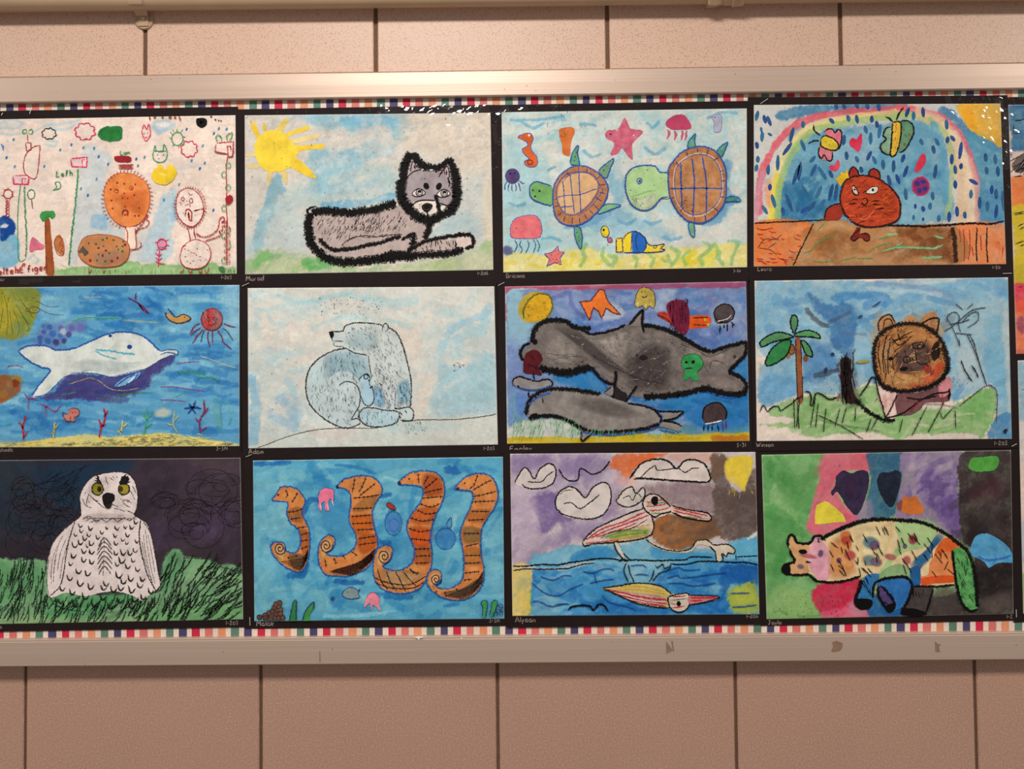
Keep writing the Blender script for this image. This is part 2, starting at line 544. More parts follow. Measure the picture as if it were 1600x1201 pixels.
def line_path(P, closed=False, step=6.0):
    P = np.asarray(P, float)
    if closed: P = np.vstack([P, P[:1]])
    out = []
    for a, b in zip(P[:-1], P[1:]):
        d = max(1, int(np.hypot(*(b - a)) / step))
        out.append(a + (b - a) * (np.arange(d) / d)[:, None])
    if not closed: out.append(P[-1:])
    return np.concatenate(out)

LAYER = 0.000022
SHEET_D = 0.0084
class Art:
    """one child's painting: a painted sheet glued on a black mount; drawn in the pixels of an enlarged view"""
    def __init__(s, label, view, quad, mount, paper=(236, 220, 205), depth=0.0, name='mounted_painting', grid=1.5):
        s.vx, s.vy, s.vs = view
        s.q = np.array(quad, float)                       # TL TR BR BL in photo pixels
        s.mq = np.array(mount, float)
        s.depth = SHEET_D + depth
        s.seed = int(s.q.sum()) % 997
        s.r = np.random.default_rng(s.seed)
        w = np.hypot(*(s.q[1] - s.q[0])); h = np.hypot(*(s.q[3] - s.q[0]))
        s.nu, s.nv = int(w / grid) + 1, int(h / grid) + 1
        u, v = np.meshgrid(np.linspace(0, 1, s.nu), np.linspace(0, 1, s.nv))
        P = [(1 - u) * (1 - v), u * (1 - v), u * v, (1 - u) * v]
        s.PX = sum(P[i] * s.q[i, 0] for i in range(4)); s.PY = sum(P[i] * s.q[i, 1] for i in range(4))
        s.U, s.Vv = u, v
        s.X = (s.PX - s.vx) / s.vs; s.Y = (s.PY - s.vy) / s.vs   # grid in view pixels
        s.C = np.empty((s.nv, s.nu, 3)); s.C[:] = paper
        s.motifs = []; s.cur = None; s.lay = 1; s.label = label; s.name = name
        s.gain = 1.0
        s.texts = []; s.staples = []; s.tapes = []
        s.mott((np.array(paper) * 0.95), 40, 0.3, 0.4)
    # ---- washes, painted into the sheet
    def nz(s, size, k=0, ang=0.0, stretch=1.0):
        c, sn = math.cos(ang), math.sin(ang)
        a = (s.X * c + s.Y * sn) / stretch; b = -s.X * sn + s.Y * c
        f = 26.0 / size
        i = (a * f + 37 * (k + s.seed)).astype(int) % 512; j = (b * f + 91 * (k + s.seed)).astype(int) % 512
        return NOISE[j, i]
    def _mix(s, al, col):
        al = np.clip(al, 0, 1)[..., None]
        s.C = s.C * (1 - al) + np.asarray(col, float) * al
    def mott(s, col, size, thr=0.3, a=0.5, k=1, ang=0.0, stretch=1.0, box=None, soft=0.8):
        n = s.nz(size, k, ang, stretch)
        al = np.clip((n - thr) / soft, 0, 1) * a
        if box:
            x0, y0, x1, y1 = box
            e = 18.0
            al = al * np.clip((s.X - x0) / e, 0, 1) * np.clip((x1 - s.X) / e, 0, 1) * np.clip((s.Y - y0) / e, 0, 1) * np.clip((y1 - s.Y) / e, 0, 1)
        s._mix(al, col)
    def _dist(s, P):
        D = np.full(s.X.shape, 1e9)
        for a, b in zip(P[:-1], P[1:]):
            d = b - a; L = max(d @ d, 1e-6)
            t = np.clip(((s.X - a[0]) * d[0] + (s.Y - a[1]) * d[1]) / L, 0, 1)
            D = np.minimum(D, (s.X - a[0] - t * d[0]) ** 2 + (s.Y - a[1] - t * d[1]) ** 2)
        return np.sqrt(D)
    def b(s, col, w, P, a=0.6, soft=0.35, rag=0.35):
        """brush stroke"""
        P = pts(P)
        if len(P) > 2: P = smooth_path(P, False, 25)
        D = s._dist(P) + s.nz(28, 3) * w * 0.5 * rag * 0.6
        h = w / 2
        st = 0.75 + 0.25 * np.clip(s.nz(14, 5) * 0.6 + 0.5, 0, 1)
        s._mix(np.clip((h - D) / max(h * soft, 2.5) + 0.5, 0, 1) * a * st, col)
    def bb(s, col, w, Ps, **k):
        for P in Ps: s.b(col, w, P, **k)
    def p(s, col, P, a=1.0, soft=6.0, rag=4.0, sm=True, mot=0.12):
        """washed area"""
        P = pts(P)
        if sm: P = smooth_path(P, True, 22)
        ins = np.zeros(s.X.shape, bool)
        n = len(P)
        for i in range(n):
            (x1, y1), (x2, y2) = P[i], P[(i + 1) % n]
            if y1 == y2: continue
            c = ((y1 > s.Y) != (y2 > s.Y)) & (s.X < (x2 - x1) * (s.Y - y1) / (y2 - y1) + x1)
            ins ^= c
        D = s._dist(np.vstack([P, P[:1]]))
        D = np.where(ins, D, -D) + s.nz(24, 7) * rag
        al = np.clip(D / soft + 0.5, 0, 1)
        m = 1 - mot * np.clip(s.nz(30, 9) + 0.6, 0, 2)
        s._mix(al * a * m, col)
        s._mix(np.clip(1 - np.abs(D - 1.5) / 4.0, 0, 1) * a * 0.28 * (soft < 30), np.asarray(col, float) * 0.78)
    def e(s, col, cx, cy, rx, ry, a=1.0, soft=0.15, rag=0.08):
        d = np.sqrt(((s.X - cx) / rx) ** 2 + ((s.Y - cy) / ry) ** 2) + s.nz(26, 11) * rag
        s._mix(np.clip((1 - d) / soft + 0.5, 0, 1) * a, col)
    def dabs(s, cols, n, box, ln, w, ang=0.0, spread=0.3, a=0.35):
        x0, y0, x1, y1 = box
        for k in range(n):
            c = cols[k % len(cols)]
            x, y = s.r.uniform(x0, x1), s.r.uniform(y0, y1)
            t = ang + s.r.normal() * spread; l = ln * s.r.uniform(.5, 1.2)
            dx, dy = math.cos(t) * l / 2, math.sin(t) * l / 2
            s.b(c, w * s.r.uniform(.5, 1.3), [(x - dx, y - dy), (x + s.r.normal() * w * .3, y + s.r.normal() * w * .3), (x + dx, y + dy)], a=a, soft=0.3)
    # ---- drawn motifs, thin layers of paint and crayon on the sheet
    def m(s, name, stuff=False):
        s.cur = dict(name=name, stuff=stuff, v=[], f=[], c=[], t=[])
        s.motifs.append(s.cur)
        return s
    def _add(s, V, Fc, C, T):
        if s.cur is None: s.m('painted_marks')
        n = len(s.cur['v'])
        s.cur['v'] += V; s.cur['f'] += [tuple(i + n for i in f) for f in Fc]
        s.cur['c'] += C; s.cur['t'] += T
    def tone(s, c, c2):
        if c2 is None: c2 = np.clip(np.asarray(c, float) * 0.90, 0, 255)
        return np.clip(lin(c) * s.gain, 0, .92), np.clip(lin(c2) * s.gain, 0, .92)
    def f(s, c, P, c2=None, sm=True, a=1.0, rag=1.0, nl=True):
        P = pts(P)
        P = smooth_path(P, True, 7) if sm else line_path(P, True, 8)
        P = P + s.r.normal(size=P.shape) * rag
        if nl: s.lay += 1
        if a < 1:                                        # a blended patch: full in the middle, fading to its rim
            A, B = s.tone(c, c2); n = len(P); Q = P.mean(0) + (P - P.mean(0)) * 0.55
            tris = [tuple(i + n for i in t) for t in tessellate_polygon([[Vector((x, y, 0)) for x, y in Q]])]
            ring = [(i, (i + 1) % n, n + (i + 1) % n, n + i) for i in range(n)]
            s._add([(x, y, s.lay) for x, y in np.vstack([P, Q])], ring + tris, [(*A, 0.0)] * n + [(*A, a)] * n, [(*B, 0.0)] * (2 * n))
            return
        V3 = [Vector((x, y, 0)) for x, y in P]
        tris = tessellate_polygon([V3])
        A, B = s.tone(c, c2)
        s._add([(x, y, s.lay) for x, y in P], [tuple(t) for t in tris], [(*A, a)] * len(P), [(*B, 1)] * len(P))
    def o(s, c, cx, cy, rx, ry=None, rot=0.0, c2=None, a=1.0, n=20, nl=True, rag=0.6):
        ry = ry or rx
        t = np.linspace(0, 2 * np.pi, n, endpoint=False)
        cr, sr = math.cos(rot), math.sin(rot)
        x, y = rx * np.cos(t), ry * np.sin(t)
        s.f(c, np.stack([cx + x * cr - y * sr, cy + x * sr + y * cr], 1), c2, False, a, rag, nl)
    def _ribbon(s, c, w, P, a, jit, pen, taper):
        n = len(P)
        if n < 2: return
        T = np.gradient(P, axis=0); L = np.hypot(T[:, 0], T[:, 1]); L[L == 0] = 1
        N = np.stack([-T[:, 1], T[:, 0]], 1) / L[:, None]
        hw = np.full((n, 2), w / 2.0)
        hw *= 1 + s.r.normal(size=(n, 2)) * jit
        hw = np.maximum(hw, w * 0.15)
        if taper:
            k = min(3, n // 2)
            for i in range(k):
                g = (i + 0.6) / (k + 0.3); hw[i] *= g; hw[n - 1 - i] *= g
        A, B = s.tone(c, None if pen else np.clip(np.asarray(c, float) * 1.1 + 3, 0, 255))
        a = 0.45 + 0.45 * a
        ea = a if pen else a * 0.58
        V, C, Tn, Fc = [], [], [], []
        for i in range(n):
            l = P[i] + N[i] * hw[i, 0]; r_ = P[i] - N[i] * hw[i, 1]
            V += [(l[0], l[1], s.lay), (P[i][0], P[i][1], s.lay), (r_[0], r_[1], s.lay)]
            C += [(*A, ea), (*A, a), (*A, ea)]; Tn += [(*B, 1)] * 3
        for i in range(n - 1):
            q = i * 3
            Fc += [(q, q + 1, q + 4, q + 3), (q + 1, q + 2, q + 5, q + 4)]
        s._add(V, Fc, C, Tn)
    def l(s, c, w, P, closed=False, sm=True, a=0.85, jit=0.16, pen=False, nl=True, taper=True):
        P = pts(P)
        st = 4.5 if w > 16 else max(4.0, min(9.0, w * 0.7))
        Q = smooth_path(P, closed, st) if sm else line_path(P, closed, st)
        if closed: Q = np.vstack([Q, Q[:1]]); taper = False
        if not pen: w = w * 1.22
        if not pen: Q = Q + s.r.normal(size=Q.shape) * min(1.2, w * 0.08)
        if nl: s.lay += 1
        s._ribbon(c, w, Q, a, 0.05 if pen else jit, pen, taper)
    def L(s, c, w, Ps, **k):
        s.lay += 1
        if isinstance(Ps, str): Ps = Ps.split('|')
        for P in Ps: s.l(c, w, P, nl=False, **k)
    def dots(s, c, r, P, c2=None):
        s.lay += 1
        for x, y in pts(P): s.o(c, x, y, r * s.r.uniform(.8, 1.2), r * s.r.uniform(.8, 1.2), 0, c2, 1, 8, False)
    def ring(s, c, w, cx, cy, rx, ry=None, rot=0.0, **k):
        ry = ry or rx
        t = np.linspace(0, 2 * np.pi, 14, endpoint=False) + 0.3
        cr, sr = math.cos(rot), math.sin(rot)
        x, y = rx * np.cos(t), ry * np.sin(t)
        s.l(c, w, np.stack([cx + x * cr - y * sr, cy + x * sr + y * cr], 1), closed=True, **k)
    def ticks(s, c, w, box, n, ln, ang, spread=0.25, inside=None, curve=0.0, a=0.8, **kk):
        """many short strokes scattered over an area"""
        x0, y0, x1, y1 = box; s.lay += 1
        poly = smooth_path(pts(inside), True, 20) if inside is not None else None
        k = 0; tries = 0
        while k < n and tries < n * 30:
            tries += 1
            x, y = s.r.uniform(x0, x1), s.r.uniform(y0, y1)
            if poly is not None:
                ins = False
                for i in range(len(poly)):
                    (xa_, ya_), (xb_, yb_) = poly[i], poly[(i + 1) % len(poly)]
                    if (ya_ > y) != (yb_ > y) and x < (xb_ - xa_) * (y - ya_) / (yb_ - ya_) + xa_: ins = not ins
                if not ins: continue
            k += 1
            t = (ang(x, y) if callable(ang) else ang) + s.r.normal() * spread; l = ln * s.r.uniform(.6, 1.3) / 2
            dx, dy = math.cos(t) * l, math.sin(t) * l
            s.l(c, w, [(x - dx, y - dy), (x - dy * curve, y + dx * curve), (x + dx, y + dy)], a=a, nl=False, **kk)
    def spk(s, c, n, box, r=2.0):
        s.lay += 1
        x0, y0, x1, y1 = box
        for k in range(n): s.o(c, s.r.uniform(x0, x1), s.r.uniform(y0, y1), r * s.r.uniform(.5, 1.3), None, 0, None, 1, 6, False)
    def write(s, c, w, string, x, y, h, slope=0.0, a=0.85, gap=0.2):
        cur = x; s.lay += 1
        for ch in string:
            if ch == ' ': cur += h * 0.4; continue
            wid = 0
            for st in GLYPH[ch].split('|'):
                g = pts(st); wid = max(wid, g[:, 0].max())
                s.l(c, w, np.stack([cur + g[:, 0] * h, y + (g[:, 1] - 1) * h + slope * (cur + g[:, 0] * h - x)], 1), a=a, nl=False, taper=False)
            cur += wid * h + h * gap
    def cloud(s, c, w, cx, cy, rx, ry, n=9, **k):
        P = []
        for i in range(n * 6):
            t = 2 * math.pi * i / (n * 6); q = 0.84 + 0.24 * abs(math.sin(n * t / 2 + 0.4)) + s.r.normal() * 0.015
            P.append((cx + rx * q * math.cos(t), cy + ry * q * math.sin(t)))
        s.l(c, w, P, closed=True, **k)
    # ---- writing on the mount, staples, film
    def text(s, name, string, x, y, h, slope=0.0, c=(168, 152, 142), w=None):
        s.texts.append((name, string, x, y, h, slope, c, w or h * 0.13))
    def staple(s, x0, y0, x1, y1): s.staples.append((x0, y0, x1, y1))
    def tape(s, x0, y0, x1, y1, w, rough=0.16):
        """crinkled film, added to catch glints, from one photo pixel to another, w pixels wide"""
        s.tapes.append((x0, y0, x1, y1, w, rough))
    # ---- build
    def finish(s):
        """brush streaks and the dark dry edges of watercolour blooms"""
        ang = (s.seed % 7 - 3) * 0.12
        g = 1 + 0.012 * np.clip(s.nz(16, 21, ang, 6.0), -2, 2) + 0.008 * np.clip(s.nz(9, 23), -2, 2)
        for k, thr in ((25, 0.5), (27, -0.6), (29, 0.1)):
            n = s.nz(75, k); d = n - thr
            g *= 1 - 0.05 * np.clip(1 - np.abs(d) / 0.06, 0, 1)
            g *= np.where(d > 0, 0.985, 1.012)
        s.C = s.C * g[..., None]
        rim = np.zeros(s.X.shape); rim[:1] = rim[-1:] = 0.45; rim[:, :1] = rim[:, -1:] = 0.45   # bare paper at the cut edge
        s._mix(rim, (222, 210, 198))
    def build(s):
        s.finish()
        cx, cy = s.mq.mean(0)
        bx, bz = wall_xz(cx, s.mq[:, 1].max(), s.depth)
        root = tag(empty(s.name, (float(bx), -s.depth, float(bz))), s.label, 'painting', 'mounted paintings on the board')
        O = np.array(root.location)
        # mount: a thin black sheet
        dm = s.depth - 0.0008
        n = 12; V = []; Fc = []
        q = s.mq
        for side in (dm, dm - 0.0004):
            for j in range(n + 1):
                for i in range(n + 1):
                    u, v = i / n, j / n
                    p_ = (1 - u) * (1 - v) * q[0] + u * (1 - v) * q[1] + u * v * q[2] + (1 - u) * v * q[3]
                    p_ = p_ + s.r.normal(size=2) * 0.12
                    x, z = wall_xz(p_[0], p_[1], side)
                    V.append((float(x) - O[0], -side - O[1], float(z) - O[2]))
        N1 = n + 1
        for j in range(n):
            for i in range(n):
                a_ = j * N1 + i
                Fc.append((a_ + N1, a_ + N1 + 1, a_ + 1, a_))
                b_ = a_ + N1 * N1
                Fc.append((b_, b_ + 1, b_ + N1 + 1, b_ + N1))
        rim = [i for i in range(N1)] + [j * N1 + n for j in range(1, N1)] + [n * N1 + i for i in range(n - 1, -1, -1)] + [j * N1 for j in range(n - 1, 0, -1)]
        for a_, b_ in zip(rim, rim[1:] + rim[:1]):
            Fc.append((a_, b_, b_ + N1 * N1, a_ + N1 * N1))
        mount = mesh_obj('mount', V, Fc, MAT['mount'], root)
        # sheet with the washes as colour
        x, z = wall_xz(s.PX, s.PY, s.depth)
        y = np.full_like(x, -s.depth)
        V = np.stack([x - O[0], y - O[1], z - O[2]], -1).reshape(-1, 3)
        nu, nv = s.nu, s.nv
        idx = np.arange(nu * nv).reshape(nv, nu)
        quads = np.stack([idx[1:, :-1], idx[1:, 1:], idx[:-1, 1:], idx[:-1, :-1]], -1).reshape(-1, 4)
        rim = np.concatenate([idx[0, :], idx[1:, -1], idx[-1, -2::-1], idx[-2:0:-1, 0]])
        back = V[rim].copy(); back[:, 1] = -(s.depth - 0.0006) - O[1]
        m0 = len(V); nr = len(rim)
        nxt = np.roll(np.arange(nr), -1)
        skirt = np.stack([rim, rim[nxt], m0 + nxt, m0 + np.arange(nr)], -1)
        Vall = np.vstack([V, back]); Q = np.vstack([quads, skirt]).astype(np.int32)
        me = bpy.data.meshes.new('painted_sheet')
        me.vertices.add(len(Vall)); me.vertices.foreach_set('co', Vall.astype(np.float32).ravel())
        me.loops.add(Q.size); me.loops.foreach_set('vertex_index', Q.ravel())
        me.polygons.add(len(Q)); me.polygons.foreach_set('loop_start', np.arange(0, Q.size, 4, dtype=np.int32))
        me.update(calc_edges=True)
        me.materials.append(MAT['sheet'])
        c = np.ones((len(Vall), 4), np.float32)
        c[:m0, :3] = np.clip(lin(np.clip(s.C, 0, 255)) * s.gain, 0, 0.92).reshape(-1, 3); c[m0:, :3] = lin((225, 210, 196))
        at = me.color_attributes.new('Col', 'FLOAT_COLOR', 'POINT'); at.data.foreach_set('color', c.ravel())
        sheet = link(bpy.data.objects.new('painted_sheet', me), root)
        for mo in s.motifs:
            if not mo['f']: continue
            A = np.array(mo['v'])
            px, py = s.vx + A[:, 0] * s.vs, s.vy + A[:, 1] * s.vs
            # keep the paint on its sheet
            px, py = s.clip(px, py)
            x, z = wall_xz(px, py, s.depth)
            y = -s.depth - LAYER * (A[:, 2] + 3)
            Vm = np.stack([x - O[0], y - O[1], z - O[2]], -1)
            ob = mesh_obj(mo['name'], Vm, mo['f'], MAT['paint'], sheet, None, {'Col': mo['c'], 'Tone': mo['t']})
            if mo['stuff']: ob['kind'] = 'stuff'
        for nm, st, x, y, h, sl, c, w in s.texts:
            V, Fc, C, T = handwriting(s, st, x, y, h, sl, c, w, dm + 0.00005)
            mesh_obj(nm, [(a - O[0], b - O[1], c_ - O[2]) for a, b, c_ in V], Fc, MAT['paint'], mount, None, {'Col': C, 'Tone': T})
        for x0, y0, x1, y1 in s.staples:
            a = np.array(wp(x0, y0, s.depth + 0.0012)); b = np.array(wp(x1, y1, s.depth + 0.0012))
            d = (b - a) / np.linalg.norm(b - a); nn = np.array([-d[2], 0, d[0]]) * 0.00045; dp = np.array([0, 0.0009, 0])
            V = [a - nn, b - nn, b + nn, a + nn, a - nn + dp, b - nn + dp, b + nn + dp, a + nn + dp]
            mesh_obj('staple', [v - O for v in V], [(0, 1, 2, 3), (4, 7, 6, 5), (0, 4, 5, 1), (1, 5, 6, 2), (2, 6, 7, 3), (3, 7, 4, 0)], MAT['staple'], root)
        for x0, y0, x1, y1, w, rough in s.tapes:
            d = np.array([x1 - x0, y1 - y0], float); Ln = np.hypot(*d); d /= Ln; nn = np.array([-d[1], d[0]])
            n = max(3, int(Ln / 4)); m = max(2, int(w / 4)); V = []; Fc = []
            for i in range(n + 1):
                for k in range(m + 1):
                    p_ = np.array([x0, y0]) + d * Ln * i / n + nn * w * (k / m - 0.5) + s.r.normal(size=2) * 0.9
                    dd = s.depth + 0.0022 + s.r.uniform(0, 1) * rough * 0.0048
                    x, z = wall_xz(p_[0], p_[1], dd); V.append((float(x) - O[0], -dd - O[1], float(z) - O[2]))
            for i in range(n):
                for k in range(m):
                    q = i * (m + 1) + k
                    Fc += [(q, q + m + 1, q + 1), (q + 1, q + m + 1, q + m + 2)]
            mesh_obj('glint_film', V, Fc, MAT['film'], root)  # added film facets that glint in place of the laminate's wrinkles
        return root
    def clip(s, px, py):
        q = s.q
        l = np.interp(py, [q[0, 1], q[3, 1]], [q[0, 0], q[3, 0]]) + .3; r_ = np.interp(py, [q[1, 1], q[2, 1]], [q[1, 0], q[2, 0]]) - .3
        px = np.clip(px, l, r_)
        t = np.interp(px, [q[0, 0], q[1, 0]], [q[0, 1], q[1, 1]]) + .3; b = np.interp(px, [q[3, 0], q[2, 0]], [q[3, 1], q[2, 1]]) - .3
        return px, np.clip(py, t, b)

GLYPH = {  # strokes in a unit box, y down, baseline 1
    'A': '0,1 .35,0 .7,1|.12,.62 .6,.62', 'B': '.1,1 .1,0|.1,.05 .5,.1 .5,.4 .12,.48 .6,.6 .55,.95 .1,1',
    'E': '.6,.05 .15,.1 .1,.45 .5,.45|.1,.45 .1,.95 .65,.95', 'J': '.1,.05 .7,.05|.45,.05 .45,.8 .3,1 .05,.85',
    'H': '.05,0 .05,1|.6,0 .6,1|.05,.5 .6,.5', 'L': '.1,0 .1,.95 .6,.95', 'M': '.05,1 .1,.05 .4,.6 .7,.05 .75,1', 'W': '0,.1 .2,.95 .4,.4 .6,.95 .85,.1',
    'a': '.5,.5 .2,.45 .05,.75 .2,1 .45,.9 .5,.5 .55,1', 'd': '.5,.6 .2,.5 .05,.75 .2,1 .45,.9|.5,0 .5,1',
    'e': '.08,.75 .5,.7 .4,.48 .15,.5 .05,.8 .25,1 .5,.92', 'h': '.08,0 .08,1|.08,.65 .3,.48 .45,.6 .47,1', 'i': '.1,.5 .1,1|.1,.25 .1,.3',
    'k': '.08,0 .08,1|.45,.45 .1,.75 .48,1', 'l': '.1,0 .1,1', 'm': '.05,1 .06,.5|.06,.6 .22,.48 .32,.6 .33,1|.33,.6 .5,.48 .6,.6 .62,1',
    'n': '.06,1 .06,.5|.06,.62 .28,.48 .42,.6 .44,1', 'o': '.28,.48 .06,.65 .15,.98 .4,.98 .5,.7 .28,.48', 'r': '.06,1 .06,.5|.06,.65 .2,.5 .38,.52',
    's': '.42,.52 .15,.5 .12,.68 .4,.8 .35,.98 .05,.96', 'u': '.05,.5 .08,.9 .3,1 .45,.85|.46,.5 .48,1', 'y': '.05,.5 .25,.9|.48,.5 .1,1.35',
    'c': '.45,.55 .2,.48 .06,.75 .2,1 .45,.93', 'f': '.45,.1 .25,.05 .2,1|.05,.5 .4,.5', 'g': '.5,.55 .2,.45 .06,.75 .25,.95 .48,.8|.5,.5 .5,1.2 .25,1.35 .08,1.2', 't': '.2,.1 .2,.95 .4,1|.02,.45 .42,.45',
    '0': '.25,.3 .05,.5 .1,.95 .4,.95 .5,.5 .25,.3', '1': '.15,.15 .15,1', '2': '.05,.3 .3,.12 .45,.35 .05,.95 .55,.95', '3': '.05,.15 .4,.15 .22,.5 .45,.7 .3,1 .02,.95',
    '4': '.05,.1 .05,.6 .45,.55|.38,.2 .38,1', '6': '.4,.15 .1,.5 .1,.95 .4,.95 .42,.65 .12,.65', '-': '.05,.6 .4,.58', '.': '.1,.6 .16,.62', '7': '.05,.15 .5,.12 .2,1',
}
def handwriting(s, string, x, y, h, slope, c, w, depth):
    """pencil lettering; x, y is the start of the baseline in view pixels"""
    V, Fc, C, T = [], [], [], []
    A = lin(c); cur = x
    for ch in string:
        if ch == ' ': cur += h * 0.4; continue
        wid = 0
        for st in GLYPH[ch].split('|'):
            g = pts(st); wid = max(wid, g[:, 0].max())
            g = np.stack([cur + g[:, 0] * h, y + (g[:, 1] - 1) * h + slope * (cur + g[:, 0] * h - x)], 1) + s.r.normal(size=g.shape) * h * 0.02
            Q = smooth_path(g, False, h * 0.12) if len(g) > 2 else g
            Tn = np.gradient(Q, axis=0); Ln = np.hypot(Tn[:, 0], Tn[:, 1]); Ln[Ln == 0] = 1
            N = np.stack([-Tn[:, 1], Tn[:, 0]], 1) / Ln[:, None] * w / 2
            n0 = len(V)
            for a_, n_ in zip(Q, N):
                for sg in (1, -1):
                    p_ = a_ + n_ * sg
                    V.append(wp(s.vx + p_[0] * s.vs, s.vy + p_[1] * s.vs, depth))
                    C.append((*A, 0.78)); T.append((*(A * 0.7), 1))
            for i in range(len(Q) - 1):
                Fc.append((n0 + i * 2, n0 + i * 2 + 1, n0 + i * 2 + 3, n0 + i * 2 + 2))
        cur += wid * h + h * 0.2
    return V, Fc, C, T

K = (10, 7, 8)          # black crayon

# ------------------------------------------------------------------ lions with houses and flowers
A = Art("drawing of orange lions with tree, clouds and flowers, on black mount", (0, 140, .25811),
        [(-18, 186.8), (367.8, 180), (369.8, 427.8), (-15, 432)],
        [(-34, 174), (372, 166.5), (373.5, 444), (-32, 449)], (238, 218, 204), 0.0002)
RD = (168, 46, 48); PK = (206, 36, 86); GN = (44, 140, 84); BR = (150, 66, 36); OR = (226, 128, 62)
A.mott((226, 208, 196), 70, .2, .5, 2); A.mott((244, 226, 214), 60, .3, .5, 4); A.mott((206, 198, 192), 36, 1.0, .3, 6, .3, 3)
for P in ("0,205 60,185 140,200 120,230 60,235 0,232", "0,262 60,275 140,262", "200,260 290,215 400,205 490,180", "310,240 400,240 480,200", "270,330 330,345 350,315 300,310"):
    A.b((150, 195, 208), 14, P, .55)
A.b((196, 208, 212), 26, "0,215 120,210", .5); A.b((196, 208, 212), 26, "290,225 470,190", .5)
A.bb((176, 198, 210), 20, ["1060,480 1150,470 1220,460", "0,412 60,408"], a=.35)
A.p((188, 206, 214), "490,400 560,330 660,380 650,500 640,680 690,820 780,900 620,880 500,900 470,1000 450,1070 425,1070 445,820 480,560", .7, 24, 8)
A.p((132, 182, 214), "560,770 620,750 650,800 640,850 560,840", .75, 22, 6)
A.p((172, 204, 218), "1060,600 1090,660 1080,760 1040,880 1030,1020 860,1040 850,990 930,800 980,660", .8, 24, 8)
A.p((152, 196, 220), "1060,660 1085,740 1060,800 1030,790 1040,700", .6, 24)
A.p((194, 210, 216), "850,840 950,860 930,1000 800,1040 790,960", .5, 30)
A.p((112, 176, 206), "0,880 100,875 118,1030 60,1075 0,1075", .9, 10, 3)
A.p((10, 66, 146), "0,775 50,765 85,800 97,845 85,875 60,880 40,905 10,920 0,900", 1, 5, 2)
A.p((230, 226, 224), "0,825 30,810 50,820 40,835 5,835", 1, 3, 1)
A.b((150, 196, 206), 16, "170,1030 200,1000 235,1030 220,1050", .6)
A.p((142, 188, 122), "325,1122 400,1085 520,1068 640,1070 780,1040 880,1060 960,1045 1060,1060 1200,1048 1300,1052 1340,1075 1430,1075 1430,1125", .95, 7, 3)
A.dabs([(110, 168, 100), (166, 200, 140), (120, 176, 104)], 22, (340, 1070, 1420, 1115), 80, 18, -.1, .2, .4)
A.e((176, 200, 210), 985, 215, 66, 38, .8, .2); A.e((236, 226, 220), 985, 210, 40, 15, .9, .4); A.b((150, 190, 210), 22, "930,230 960,262 1010,240", .6)
A.m('painted_raindrops', True)
for k, (x, y) in enumerate([(82, 303), (40, 412), (90, 466), (365, 365), (432, 334), (505, 352), (570, 355), (598, 405), (585, 542), (268, 465), (825, 420), (835, 462), (655, 452), (1130, 240), (1325, 236), (1372, 240), (1295, 266), (1228, 340), (1240, 446), (1210, 478), (1085, 575), (992, 668), (532, 640), (875, 410), (1160, 430), (1292, 730), (490, 600)]):
    A.o([(92, 150, 186), (70, 120, 170), (120, 160, 180)][k % 3], x, y, 7, 11, .3, nl=k == 0)
A.L((60, 130, 190), 14, ["5,325 18,345 22,370"], a=.9)
A.spk((120, 110, 108), 40, (0, 170, 1430, 700), 2)
A.m('painted_tree')
A.f((150, 76, 36), "272,790 285,778 300,782 308,860 318,960 328,1116 280,1116 276,1000 272,900", (166, 88, 44)); A.l((110, 52, 26), 5, "274,800 278,960 286,1110", a=.6)
A.f((52, 140, 70), "240,765 255,740 285,735 325,735 335,770 315,785 300,775 280,785 262,800 248,785", (70, 156, 80))
A.m('painted_leaf'); A.f((196, 120, 70), "345,885 365,878 385,915 392,970 380,1000 350,985 330,930"); A.l(BR, 6, "345,885 330,920 335,960 350,995 378,1005 388,985 370,975 385,950 362,935 375,905 345,885", a=.8)
A.m('painted_heart'); A.f((214, 104, 130), "190,900 210,895 240,925 270,945 262,968 215,972 190,985 178,965", (222, 124, 146))
A.m('painted_house'); A.f((244, 214, 214), "432,420 525,412 522,468 432,465"); A.l(PK, 8, "430,415 435,465 525,470 528,410 432,418", sm=False); A.l(PK, 6, "500,470 498,425 520,425", sm=False); A.L(PK, 6, "440,425 450,412|460,425 470,410|480,422 490,410")
A.l(GN, 11, "475,475 462,640 445,790 430,930 418,1068", a=.75)
A.m('painted_house'); A.f((244, 210, 210), "82,522 172,520 172,572 84,570"); A.l(PK, 9, "80,520 84,572 172,574 175,525", sm=False); A.l(PK, 6, "135,575 135,538 165,540", sm=False); A.L(PK, 6, "90,522 170,518|150,550 155,560")
A.l(GN, 6, "125,580 110,720 108,860 116,1030 160,1022", a=.8); A.l(GN, 12, "148,580 155,760 162,900 158,1020", a=.6)
A.m('painted_boat'); A.l(RD, 6, "243,337 200,350 160,390 143,450 150,500 180,530 218,535 235,450 243,337", a=.85); A.l(RD, 6, "155,322 188,322 190,365 162,372 155,322", sm=False); A.l(RD, 6, "168,265 170,320")
A.L(GN, 6, "166,260 142,268 140,248 158,240 166,260|172,258 190,240 200,258 186,272 172,258")
A.m('painted_sprout'); A.l(GN, 6, "170,620 190,605 210,620 205,655 180,660 168,640 172,615"); A.l((120, 60, 50), 5, "190,660 195,690 200,725"); A.m('painted_sprout'); A.l(GN, 6, "318,610 345,605 368,590 360,560 335,565 345,590 325,605")
A.m('painted_string'); A.ring(RD, 7, 50, 632, 27, 27)
A.L(RD, 6, "20,640 8,640|30,610 20,600|50,605 50,590|72,620 85,612|76,640 86,650|40,658 32,670|60,660 66,672|45,665 40,770")
for k in range(5): A.ring(RD, 5, 47, 680 + k * 20, 11, 9)
A.m('painted_cloud'); A.cloud(K, 6, 298, 267, 42, 33, 8)
